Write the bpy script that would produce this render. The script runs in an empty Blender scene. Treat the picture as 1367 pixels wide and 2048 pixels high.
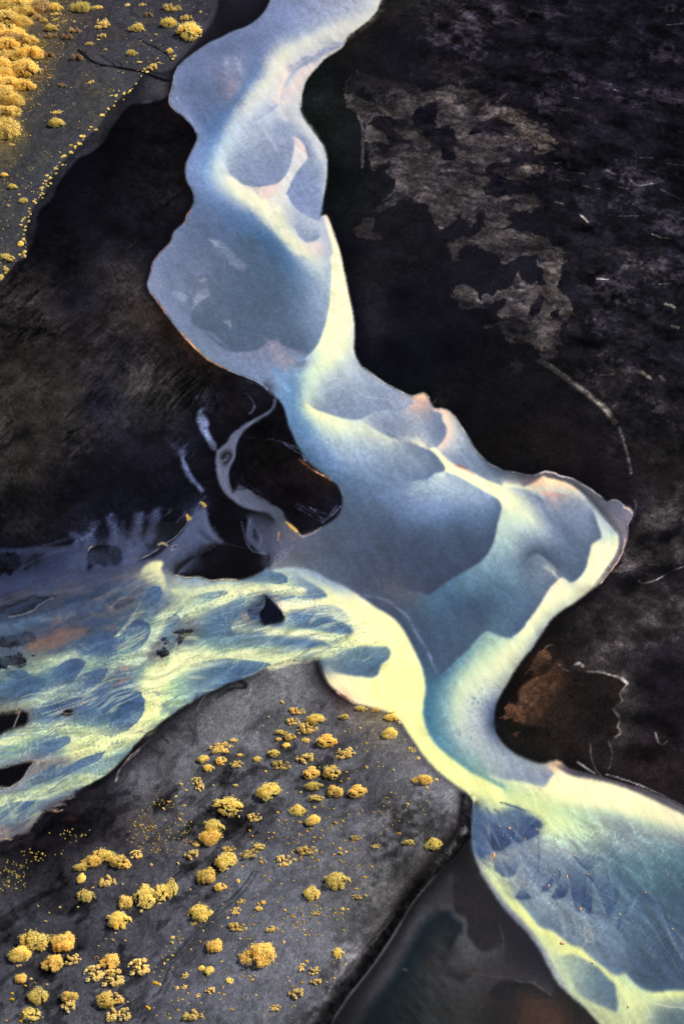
# Braided glacial river on black volcanic sand, seen from the air.
RIVER = '''
@ 250 0 2.2783
# left bank (travel down: L river, R land)
E 0 8893b8 100e14 lb1: 690 -140 660 0 628 60 585 100 [7d8bb2,121018] 540 125 490 142 440 168 390 190 330 228 280 265 [7685b0,15141a] 245 300 222 345 [8290b6,141218] 218 385 205 430 203 460 [909bbe,1a1215] 215 490 245 515 275 540 310 580 330 618 [8090b8,0d0a0f] 320 655 300 695 280 740 275 790 [8497c0,17110f] 285 830 308 870 315 910 [6d80ab,0d0c12] 300 950 280 985
S 700 30 8691ba 850 50 9aa4c2 1000 40 a9b0c4 1100 30 b9bfc9 1150 10 c5c6c2 1050 120 c9c9c3 760 90 8c99bd 560 180 7986b0 450 230 7380aa 320 290 7585b0 290 400 6f80ae 350 500 6f82b0 600 240 7687b2 650 180 8394bb 420 420 6e7ea9 560 330 6a7cab 370 560 6d86b8 330 700 7c98c4 300 800 8197c0
S 480 300 8a8dae 490 390 938fa8 470 440 7f82a5 515 285 8f95b5
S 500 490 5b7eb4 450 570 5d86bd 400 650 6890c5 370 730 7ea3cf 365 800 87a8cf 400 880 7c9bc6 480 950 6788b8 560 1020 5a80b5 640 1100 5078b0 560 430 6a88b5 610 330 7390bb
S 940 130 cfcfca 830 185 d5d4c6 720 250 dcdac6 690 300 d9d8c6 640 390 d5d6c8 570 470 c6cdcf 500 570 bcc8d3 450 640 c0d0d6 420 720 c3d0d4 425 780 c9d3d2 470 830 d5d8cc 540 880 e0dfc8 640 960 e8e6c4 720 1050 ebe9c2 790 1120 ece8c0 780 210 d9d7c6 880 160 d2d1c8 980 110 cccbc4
S 560 620 aab5c6 620 700 a3afc4 560 760 98a5bf 520 720 a5b1c4 640 800 8593b4 700 780 8e9ab8 700 640 a5b0c5 660 560 adb7c7 740 570 98a3bb 760 640 95a0bb 680 430 c0c7d0 620 480 c0c8d0 740 330 b0b9c9 800 250 b9bfc9
S 900 215 98a2ba 960 195 a5aab9 840 240 a0a9bf 870 285 cfcbc6 780 345 dfd0c8 750 400 dfd2c9 735 460 d8d2ca 760 420 d0ccca 770 500 c5c8cc 790 550 bec6cf
E 4 b0b9c6 c5c4c2: 1010 185 960 208 [98a2ba,c5bfbd] 900 228 [98a2ba,cbc6c2] 850 262 [9aa4bb,dccfc8] 790 297 [aab3c6,dfcfc7] 745 340 [b5bdca,dfd0c8] 715 420 [b5bdca,dfd0c8] 705 455 [b8c0cc,dcd2c8] 715 490 [b5bec9,d2d0cb] 745 545 [a5afc2,c6c9cc]
E 2 c0c8d2 aab4c6: 700 480 650 525 590 560 [b5bfcc,b0bac8] 
E 2 b5bfca d8dacd: 465 800 500 815 540 842 [9ba8c0,dcd9cb] 580 850 [8f9cb9,d9cfcc] 650 848 [8593b4,e3cfc4] 695 835 [8b98b7,d5ccca] 730 800 750 760 [9aa6be,c8ccd2] 765 700 775 640 [9aa5bc,dccfcd]
E 1 a0aabf dccfcd: 770 622 800 640 [8d98b4,e0cfc9] 820 680 832 715 [939eb8,d5cccb]
E 2 a5b2c6 c3c8d0: 838 718 790 770 [98a8c5,c8ccd0] 760 820 735 880 [8b9cbf,cfd0d0] 745 890 760 925 [8b9cbf,c5cad0] 800 965 [8fa0c0,b9c0cc] 850 995 885 1003 [9fb0c8,b5bec9] 905 990 [b5bfca,c5c8c8]
S 850 850 8c9dc0 830 900 8798bd 860 780 98a8c6 880 720 b0bbca 860 650 b4bfcd 830 590 bcc5cf 780 720 c5c9cf 800 690 d5ccca 700 900 c9cdd2 690 960 d6d8d0 640 880 e0cdc5 660 865 e3cfc5 760 990 b5bec9 850 1030 b0bac8
# right bank (travel down: L land, R river)
E 0 12100f c8c8c0 rb1: 1215 -120 1165 0 1150 45 1110 90 [12100f,cccac2] 1060 130 1015 165 1005 185 [131110,c0bcb8] 990 215 955 240 [121212,c8c4c0] 915 265 880 300 [0e1413,cfc8c2] 850 335 825 370 812 410 803 440 [0d1413,c9c4c2] 797 490 [0d1412,b8bfca] 815 540 845 585 880 630 [0b100f,c0c8d2] 905 670 920 720 923 780 [0b0f10,b8bfc6] 915 850 903 910 890 970 [0b0f10,a0adc4]
@ 250 400 2.2783
E 0 0b0f10 e6d2c4 rb2: 894 72 915 67 930 90 950 150 [0b0d12,efe2cc] 975 220 992 290 1005 360 [0b0b12,efe6c8] 1022 440 1037 510 [0a0911,e8e6cc] 1046 580 [0a0911,d5d8cc] 1044 650 1045 690 [0a0911,d0d5c8] 1060 730 [0a0911,b5c0c8] 1085 765 1130 795 [0b0c12,a9b5c5] 1175 830 1230 860 [0b0c12,9fabc0] 1285 888 [0b0d10,a8a8b5] 1302 893
E 0 6d80ab 0d0c12 lb2: 280 76 265 105 222 145 [7a89b0,0c0b10] 207 190 160 240 [838fb2,0e0c10] 130 280 118 330 103 385 [8d98b8,0e0d12] 115 420 150 465 190 520 [8795b4,1a1413] 230 575 265 620 [7f90b0,221812] 300 655 340 695 [8092b0,261910] 390 735 465 772 [7d90b2,1a1414] 520 795 590 822 [7f93b5,100e12] 650 862 690 900 [7f9cc4,0d0c10] 715 930 735 985 [7097c0,0f0d12] 745 1030 [6a8cb8,100e14] 770 1085
S 640 130 4f77b0 720 230 4a74ae 770 300 5b82b4 830 360 7f9cbc 880 450 8fa6be 580 80 5a7cb2 560 160 587099 700 120 ece9c4 760 180 ebe8c4 820 240 dcdec8 880 290 cfd5cc 650 70 e6e5c6 850 300 b9c5cb 900 330 b4c0c8 900 420 a2b2c4 890 520 8ea2bd 880 600 7e93b3 860 660 7389ab 690 40 dcdccb 820 330 9db0c2
E 2 b5bec9 c0c6ce: 770 120 [98a5bc,c0c7cf] 800 175 [93a1bb,d5d6cb] 835 193 [8f9eb9,d0ccc8] 885 172 [8f9eb9,c0c0c6] 885 148 [96a4bc,b5bdc8] 862 122 [b0b9c6,b0b9c6]
S 830 150 93a1bb 790 120 9caac0 870 205 dcc8c4 890 215 d8c5c4 830 212 dcd6ca 910 170 b5bec8 900 120 b9c2cb 925 100 d8cfc8 920 230 c0c6cc
E 2 efe6c8 b9c2cb: 935 255 940 300 938 380 [efebc4,b0bdc8] 930 480 [eeeac2,9fb0c3] 905 590 [ecebc3,8aa0bb] 865 675 [d9e0c8,7288ab] 815 720 [a8c0cc,6a82a8]
E 1 e8dccb b9c2cb: 905 85 [e0d0c6,b5bec9] 925 150 [ecdcc6,b5bec9] 942 210 [efe0c5,b9c2cb] 942 255 935 262 [efe6c8,b9c2cb] 
S 960 250 f0e6cb 975 350 f0ebc6 990 480 efedc6 985 580 edecc6 960 660 e9eac4 920 740 dfe3c6 870 790 d0dac6 930 120 e9d8c8
S 400 60 6b80ad 350 120 6b7ba5 450 150 6277a5 300 200 7280a5 200 260 7d8aad 180 330 7886a8 550 250 5f729c 550 350 5e709a 450 350 6b789e 400 280 747fa4 640 400 5b6f98 700 480 5d7199 780 430 6a82a6 600 500 5c6e95 500 450 63729a 350 400 7a84a5 330 520 6b799e 450 520 6a789e 600 590 62739a 700 600 63749b 800 640 61739b 250 550 8694b2 330 640 7d8fb0 450 730 8292b2 560 760 8193b5 400 660 7689ab 160 400 8390b0 230 480 7f8dad
E 3 6f7da2 7a8aac: 300 500 305 560 [66759b,7e8dae] 350 595 [66759b,7e8dae] 400 640 480 690 [63729a,8290ae] 540 690 610 680 [64739b,8a8fac] 655 640 [68769c,7f86a8]
E 3 62739b 8d8fa8: 645 630 720 665 800 690 [61739b,8088a5] 818 702 [6a82a8,7a87a5] 
E 1 8a8ea8 7f9cc0: 820 705 805 738 [7a8aa8,86a0c0] 760 720
S 680 690 8f90a8 640 650 8d8fab 700 760 9899ae 640 720 858fae 730 720 8a8fa8 745 755 8f95ab 720 790 8498b8
E 5 82a5cc 8b9bb8: 668 775 690 810 [7fa5cc,8499bb] 720 850 [7aa5cf,7f9cc2]
S 770 850 5b8fc4 780 930 5f93c2 830 1000 6d9cc0 740 820 7fa8cc 790 760 7da6c6 800 860 c5d5c4 790 830 b0cacb 830 790 c8d6c6 830 960 e4e7bf 800 920 d0dec6 870 980 ece9bd 730 900 79a0c8 800 1040 6f9ac2 
S 950 830 a8b5c2 900 900 9aa9ba 1000 900 98a7bc 1100 870 9eacc0 1050 960 8a9bb5 950 950 93a3b7 1000 780 b8c3c6 860 860 c0ccc0 850 900 b5c2bc 1180 900 95a3ba
E 1 b0bcbd e8e6be: 835 930 870 955 [9aa9b6,ebe8be] 930 975 [8b9bb3,e2e2c2] 1000 995 [8799b2,d8dcc4] 1060 1000 [8596b2,c5cfc9] 1100 985 1140 965 [8b9bb5,9fadbf] 1200 958 1250 962 [97a4ba,a5b0c1] 1310 930 [a5b0c2,d5bcb0]
@ 400 750 2.2783
S 500 170 ebe8bf 560 205 e4e4c2 640 230 d5dac3 740 250 d0d5c4 820 270 cfd3c0 880 300 b9c3c1 600 270 c0cdc4 700 300 aebfc6 660 350 a4b8c8 560 330 8fabc8 800 350 9fb0c2 900 370 97a8bb 1000 400 8b9cb2 1050 420 8596ae 700 400 94aac2 600 400 7a98c0 800 440 8299b5 900 450 7d93b0 500 270 7a9ec6 520 230 a5c0cb
E 1 b5bfc8 cfd4c4: 740 210 800 250 870 285 [8593ae,c5cbbd] 940 300 [b0b5be,98a5b2] 1000 325 [e0dcc6,7d8ca8] 1050 345 [f0ecc6,7486a6] 1090 385 1115 425 [f0edc2,7285a5] 1105 440 [d9dcc6,7085a8] 1065 450 [b5c5cc,7085a8] 1030 478 [a8bbc6,7388ab] 990 478 965 485 [9fb3c6,7a91b2]
S 900 200 8e9bb3 950 230 9ba7b8 1010 250 a5afbd 1060 290 8593b0 1090 220 7b8aab 850 250 8897b2 1100 270 8190b0 780 220 9aa8bb 960 290 aeb4bd 1000 300 b5bac0
E 1 d8c0b5 8a98b2: 1060 165 1095 175 1105 210 [e8d5c0,7c8cac] 1120 240 [dfcdbe,7a89aa] 1118 275 1095 310 [dcc8bb,8291ae] 1075 330 1030 330 [e5dfc8,97a3b6]
S 1010 110 e5c0a0 1000 95 efc9a5 960 140 c8b0ac 1030 130 c5aaa5 1110 165 ecc8a0 1140 230 e8d6c0 1130 290 d5c8bd 1170 270 b5bdc3 1180 320 9fafc0 1220 300 a8b5c2 1150 340 a5b3c0 1250 380 8496b3 1300 420 8392ad 1180 390 8898b3 1110 340 a8b5c0
E 0 0b0d10 d0b2a5 rb3: 965 97 1000 85 [0b0d10,ecc8a5] 1020 83 [0b0d10,eecba8] 1040 105 1055 135 [0b0d10,b5a5ac] 1075 152 1105 152 [0b0d10,e8c9b0] 1130 162 1160 190 [0b0c10,c5c5c0] 1185 230 1215 275 [0c0d10,a0adba] 1240 320 1270 360 [0d0d10,8a9ab0] 1310 400 [0e0e12,6f7f9e] 1362 428 [0c0c10,5a688a]
E 1 97a5b5 f0eac5: 1060 330 [e0d9c8,efeac8] 1085 345 1110 370 1160 408 [8f9fb8,f0e5c8] 1215 430 [8898b0,f0e0c8] 1285 468 [8394ac,eee6c5] 1367 502 [98a2b0,efeac5]
E 1 f3efc8 a9bac8: 1118 440 1180 465 1250 505 [f2efc6,a0b5c6] 1310 540 [f0eec5,8fa5bf] 
S 1130 415 f3efc6 1200 450 f4efc8 1280 490 f3efc8 1340 530 f2efc6
S 1000 520 a8bbc8 1080 490 b3c3c9 1150 520 a9bbc8 1250 560 93a8c0 1000 580 8aa0c0 1100 600 86a0c2 1200 650 5f7aa5 1300 680 6078a2 900 600 6d86b0 800 520 6f86ad 700 500 6a82ac 700 600 5a6c96 850 700 515f8b 1000 750 4c5a88 1150 750 4d5e8b 1250 780 4c5d8a 1000 850 485681 850 800 525b84 700 700 58658d 600 780 5a6085 500 800 666b88 400 850 787a90 350 870 8b8a98 800 900 535a80 950 950 4d5780 650 850 55608a 600 900 6a7495 900 980 6b6a80 740 950 565f85
E 0 7097c0 0f0d12 lb3: 393 190 405 240 [6a8cb8,100e14] 430 295 455 340 [6080ac,120f14] 480 375 500 400 [5d7da8,201612] 545 435 590 470 [5c7aa5,221812] 625 500 645 545 [5d7199,110e14] 648 580 [5a6a90,12101a] 640 620 615 655 [58678e,12121a] 560 690 520 710 [666f90,14131a] 462 730 [6a7394,17151c]
@ 750 750 2.2783
E 1 c5cfc0 8aa2bd: 530 548 [efeec5,8aa0bc] 560 570 [efeec5,7389ad] 574 598 [d9ddc2,647ba5] 570 630 [c5cfc0,5f759f] 555 680 545 735 [b5c5c0,4c5f8d] 530 780 [a2bcc0,485c8b] 490 840 [8fadba,475688] 430 880 370 915 [5f86ab,43517d] 300 960 [557ba6,434f7a] 240 1002 [55769f,454f78] 200 990 [66708f,4f5780] 150 985 [6a6c85,555c82]
S 620 560 efeec6 660 600 e8eac5 700 650 dbe0c5 730 680 c5cfc5 640 660 c8d4c4 600 700 b5c8c2 600 800 9fb9bd 560 850 86a5b8 640 780 a2b7bd 700 760 8fa1b2 760 600 8494b0 850 580 8c9cb5 900 600 8c9cb5 800 650 7f90ae 850 700 70809f 930 700 8090ae 980 720 7c8cab 800 750 8899b2 900 800 7386a8 850 780 7a8cac 960 820 6f80a3 900 900 6b7da2 690 850 62739a 700 820 5f6f97 740 800 5b6a92 790 830 55658e 840 870 566690 740 870 8190a8 780 900 8c9aad 720 950 6e83a2 700 920 7185a5 650 900 7f98af 670 850 788ca6 900 760 6f80a0
E 3 55658e 8a98ab: 700 830 [5c6c95,7585a0] 740 815 [55648d,8090a8] 790 850 [54638c,8a98ab] 830 890 [58688f,a0a8aa]
@ 1000 850 3.7248
E 1 f0edc8 e8e8c8: 20 456 120 468 [d9dbc5,b5bfc2] 220 490 [d3d3c2,96a4b2] 290 530 [b0b5b8,7f90ac] 330 570 [8f9db2,8593ae]
S 350 525 d0b3a6 400 530 d3b5a8 450 525 c5b0a8 420 550 b5a8a8
E 2 cfcabb d0b3a6: 300 500 380 495 [cfcdbd,d3b5a8] 480 515 [c0c5bf,b8a9a8]
S 330 480 d8d8c5 430 475 d6d6c2 500 490 cfd2c2 560 520 b5bfc0 330 420 efdcb8 450 440 eedab8 540 475 e6d5bd 230 460 cfc5b0 270 425 d2a995 320 400 d8b8a0 200 445 8a7f88 100 420 757690 50 400 6d7593 160 395 7a6a72 250 405 836a6a
E 1 8f8288 f0dcb5: 180 455 [756f80,d9d5c0] 250 425 [8a7078,dcc0a8] 320 375 [55505a,e8cba8] 340 388 [505058,f0d8b4] 420 405 [55525c,f0d8b4] 510 435 [54525f,ecd5b8] 570 475 590 490 [4d4c60,d5d0c0] 620 515 680 580 [4f506a,b0bac0] 740 650 [55546e,a9b8c4] 800 720 [6a6478,b5c2c8] 865 795 [7a7288,b5c4c4] 880 830 [757088,d5d8c5] 885 880 [706c85,e0dfc3] 870 940 840 1000 [68667e,e6e4c5] 790 1070 740 1140 [757080,e6e4c5] 690 1200 [8a8585,e3e2c3]
S 600 455 66646c 700 560 747083 800 640 7b7690 870 720 a08c94 900 640 6f7094 920 760 8d86a5 910 850 8a809a 900 930 8e8298 850 1010 857d92 945 660 7f7f9d 850 600 72738f
E 0 0e0e12 5a688a rb4: 5 336 90 350 180 368 [0c0c10,545562] 240 374 [0c0c10,504f5a] 300 355 [0d0c10,907f80] 340 348 [0d0c10,857a7c] 400 362 [0e0c10,66646a] 470 385 530 400 590 430 [0f0c10,66636f] 650 465 710 505 765 550 [100e12,72708a] 805 575 840 558 [131015,757490] 880 572 915 600 [141116,8080a0] 950 610 980 640 [15131a,9a90a5] 975 680 960 720 945 745 [121016,8b84a0] 947 800 940 860 [111015,9a8794] 925 920 895 980 [121014,9e8a92] 855 1040 800 1110 [141013,9a8788] 740 1180 [120f12,b5aa9a] 660 1240 560 1320 [100d10,c0c5b0] 470 1375 400 1430 [0f0d10,b5bcb0] 350 1490 310 1550 [100e10,aab2ad] 270 1610 235 1668
E 1 b5c2c8 8797b0: 690 640 705 680 [c0cac6,7688a8] 725 740 742 790 [c5cec5,6f81a2] 747 840 [cad2c4,6d7fa0] 720 860 680 890 [e0dcc0,6a7c9e] 665 940 650 1000 640 1050 [e9e6c3,62749a] 615 1100 570 1150 [e3e3c4,5a6c94] 520 1172 [c9cfc0,61739a] 490 1150 450 1135 [ece6c4,7785a2] 420 1160 370 1210 [e9e0c8,7080a0] 320 1290 270 1370 [e6e4c2,5c709a] 210 1450 150 1530 [e2e3c0,50699a] 70 1590 [c9d6c2,5a7aa2]
S 790 760 b5c4c4 820 830 c0cbc2 830 880 dcdcc2 780 900 e8e4c4 740 1000 ece9c4 650 1130 ebe9c5 500 1250 ebe9c3 420 1190 e6e4c2 350 1350 ebe9c2 250 1480 ebe9c0 150 1600 e8e9bf 250 1600 d9dcc0 650 620 a5b3be 
@ 500 1100 2.2783
S 850 200 5b86ac 900 250 4b6a98 1000 250 455f8e 1050 280 435a88 950 320 4c6693 1000 150 6c93b0 1100 60 93b0b8 1200 100 7f9fb0 1150 200 5b7ba2 1200 300 5d7ba0 1250 250 6180a5 1300 180 6d86a5 1150 350 6080a3 880 400 49628f 1000 380 50688f 850 500 465d8a 900 480 4c6490 800 450 46608c 760 320 4f6690 
E 2 4a608a 5584aa: 860 580 900 540 950 490 985 460 [4f6790,7fa9b0] 1020 420 1060 378 [536b92,93b5b3] 1085 372 1130 390 [5f7d9f,a9c5b5] 1190 405 [60809f,d5dcbd]
E 3 858898 b0c0b8: 95 95 150 80 220 80 [74798f,a8b9c0] 300 100 [666f90,95a8bd] 350 130 430 165 [60698c,a9b8c0] 480 195 [565f88,d5d8c0] 530 230 580 265 [515c88,efecc0] 640 300 690 350 [485a85,efe9b8] 730 420 765 490 [42608f,efeab8] 790 560 800 640 [4a7ba5,ece8ac] 790 700 790 760 [4c80a8,d9dca6] 810 830 850 890 [5d93b0,d9dca5] 920 950 1000 1010 [7aa8a8,dfe0a8] 1060 1040 1150 1090 [90b5a5,dfe0a8]
S 450 215 f0e9b8 560 300 f3eab8 600 400 f3ecb8 640 330 e0e0b8 700 450 f0ebb4 720 560 efe9ac 650 620 eee4a8 680 700 f2eab0 600 580 ece6aa 500 640 f3e6b5 400 590 f2e8c0 430 640 f2e3ba 560 690 f0e6b5 740 780 ece8ab 800 880 f0ecb0 900 980 f0eeb2 980 1060 f0eeb0
E 1 ece4b8 f2e8b5: 578 572 [f0e2b5,ece6aa] 575 620 [f3e4b5,e5dfa5] 600 660 [f3e6b5,eae3a8]
S 850 620 4e83aa 830 700 5088ac 840 780 4f8aae 900 880 6399ae 950 950 6fa2ae 870 550 5384aa 890 650 72a3b4 870 800 6aa0b0 
S 1000 500 b5cdb8 1050 450 a5c5b8 1100 480 cfd9b8 1000 560 dcdfbc 950 620 d5dcba 920 700 d5dabc 920 800 c8d2c0 960 750 c8cfc2 1000 700 c5cbc2 1050 700 b0b9be 1050 760 a8b2bb 1000 800 bfc5bf 1050 640 c9cfc0 1100 560 dddfc3 1150 500 e0e1c0 1100 650 a8b0b4 1090 720 7885a5 1080 800 8f9bb0 1130 870 8f9cb2 1050 870 b5bdbc 960 870 b9c5bf 1150 930 a5afb8 1250 980 97a5b8 1000 930 a8bcbd 1100 980 a5b0b5 1200 420 e0e2bc 1250 400 e6e5bf
E 0 100e10 aab2ad rb5: 1280 455 1240 500 [14100f,b9bfae] 1205 550 1170 610 [100d0d,aab2a8] 1140 660 [0d0b0e,9aa5a8] 1115 720 [0e0d12,5f729f] 1110 790 [100f12,465a92]
@ 767 1200 2.2783
E 0 100f12 465a92 rb6: 505 585 510 605 540 650 [121212,8592a5] 590 695 650 725 [141413,8f9ca8] 710 745 740 742 [141212,b5b0a8] 765 733 800 733 [161212,dcbc9c] 840 765 [120f12,75686a] 900 785 [110d10,55546a] 950 795 1010 810 1080 835 [151012,55525c] 1160 860 1230 885 [1a1416,66626c] 1300 915 1367 950 [1f1a1c,77747c] 1500 1010
E 3 9a8a80 ecdcb8: 770 755 [d0b090,dcc0a0] 810 775 [6a6070,ecdfc0] 860 800 [4d4a5c,ece2c2] 950 815 1050 838 [4d4a58,ece5c2] 1150 875 1250 920 [504d58,e6dfc0] 1367 978 [5f5c68,dcd6b8] 1500 1050
S 800 800 efe5c2 900 840 f0e7c0 1000 870 f0e9c0 1100 900 efe7bd 1200 930 ede6bc 1300 970 eae6bc 1367 1010 e8e4ba 700 860 dcdcb8 760 830 e9e4c0
E 1 e9e4bf 93a0b2: 772 795 750 820 730 850 [e5e0b8,8f9cb0] 690 840 620 825 [d5d9b5,95a3b2] 540 815 [c5cfb2,98a8b2] 490 795 [b5c5b2,a5b2b2]
S 650 790 93a0b2 700 800 8d9ab0 720 770 8595ad 600 770 9aa6b0
S 400 760 8fb5a8 500 830 9abda2 560 850 a0bd9f 650 890 a9c29f 750 930 a9c0a0 850 960 98b8a8 950 980 86a8ac 1050 1010 7fa0ac 1150 1030 88a5a8 1250 1060 8aa2a5 1367 1090 7f9aa5 600 850 d8dcb0 700 890 e0dfb2 850 920 e5e2b5 1000 940 e9e4b8 1100 970 dcdbb5 1200 1000 d5d5b2
S 600 900 e3e3a8 750 1000 d5dca8 850 1040 c9d4ae 950 1060 b0c5b0 1000 1040 c5d2ac 1100 1080 98b0b2 700 960 e0e2a8 520 890 e8e8a8 430 890 ecebab 450 850 dfe2a5
@ 767 1548 2.2783
E 0 d9dca5 141210 ws: 402 118 405 150 [8fa5b5,121116] 400 220 [8095b0,100f14] 400 300 [7f95a8,131216] 415 380 440 440 [a5ad9f,1a1a20] 480 510 [9aa09f,1c1b20] 530 590 [8388a0,1c1a20] 580 650 630 700 [7a7c95,1b1a22] 680 760 [8286a0,1a1922] 720 820 750 880 [8a91a0,191820] 790 950 850 1010 [a5ad9f,171616] 920 1070 980 1139 [b5b99a,151416] 1060 1220
E 5 c9cfa8 85899a: 450 440 [c5ccab,8f96a0] 500 515 [cfd5a8,858a9c] 560 595 [d0d5a5,80839a] 640 680 [d8daa0,7d8098] 720 785 [c5cba5,8a8fa0] 780 895 [b8c2aa,95a0a5] 850 985 [c0c8a8,a5ad9f] 
S 450 430 c9d0ac 500 500 d0d6a8 560 590 d3d8a5 620 650 dadca0 680 700 e0e09a 740 760 dfe0a0 800 800 d3d6a0 860 820 e2e2a0 920 850 e0e0a0 980 890 dde0a5 1050 950 e0e1a5 1120 990 dadea5 1180 1000 d8dea0 1250 1010 e0e2a5 1330 1000 e3e4a8 1400 1000 e3e4a8 1200 1060 bcc6a8 1150 1060 d0d5a5 1300 1040 b5c5ae 760 840 b8c2aa 800 930 c0c8a8 870 1000 c9cfa5 950 1060 d0d3a0 1050 1090 d5d7a0 1120 1120 c5cba2 840 880 b5c0aa
E 2 d5d9a5 b5c2a8: 800 830 [d0d5a5,b5c0aa] 870 825 [dcdda2,a5b5a5] 940 860 [dfe0a5,8aa0a0] 980 885 1010 920 [dfe0a5,6f889f] 1050 960 1057 1000 [c5cda5,5f7898] 1063 1050 1060 1080 [c0c9a5,6a8299] 1010 1065 950 1040 [c9cea5,7f95a0] 900 1010 860 970 [c0c8a8,9fb0a5]
S 950 930 7a939f 1000 1000 66809b 930 980 809aa2 900 920 90a5a2
E 2 7f98ac d0d5a5: 600 565 640 610 [86a0aa,d8dba2] 680 660 710 695 [7a93ab,dcdea0] 760 710 810 745 [6f88a5,dfe0a0] 850 775 900 795 [7f99aa,dfe0a2] 950 840 1000 880 [6f8ba8,dcdfa5] 1060 915 1100 905 [6280a2,b5c5ab] 1130 940 1180 980 [4f6d95,c5cfa8] 1250 992 [48658f,d9dda5] 1300 985 1367 985 [4a6a95,dcdfa5] 1500 985
S 430 220 7590aa 600 250 7590a8 440 150 a5b5a8 480 135 d5d9a8
S 650 400 8fa8b8 700 450 8aa5b6 760 500 84a0b3 800 400 8ba8b5 850 450 7b9cb2 900 560 7596b0 1000 600 6f93b0 950 700 84a2b5 1100 550 6a91ae 1200 450 6392a8 1250 350 7aa5aa 1100 400 6f9da8 1000 330 86abaa 900 270 b0c5ae 820 230 c9d3ac 1200 260 8fb0ae 1300 300 7fa2ac 1340 400 6090a5 1300 550 4c749a 1400 600 4a7098 1250 700 587ca0 1150 800 5f80a5 1300 800 426290 1250 900 44648f 1400 900 446690 1050 800 7596b0 1100 860 6785a5 850 680 86a0b0 750 620 8da5b0 720 660 90a8b0 900 700 8aa5b0 650 620 90a5a8 940 780 7f9db0 1000 820 7d9ab0 760 340 a5b9b2 700 350 8fa8b2 660 480 86a0b0 640 350 8fa8b8 690 600 8da5b0
S 1400 1050 6f8a9f 1300 1090 5f7890 1250 1100 6a8290 1200 1110 c0c8a5 1367 1100 5f7890
'''
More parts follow.
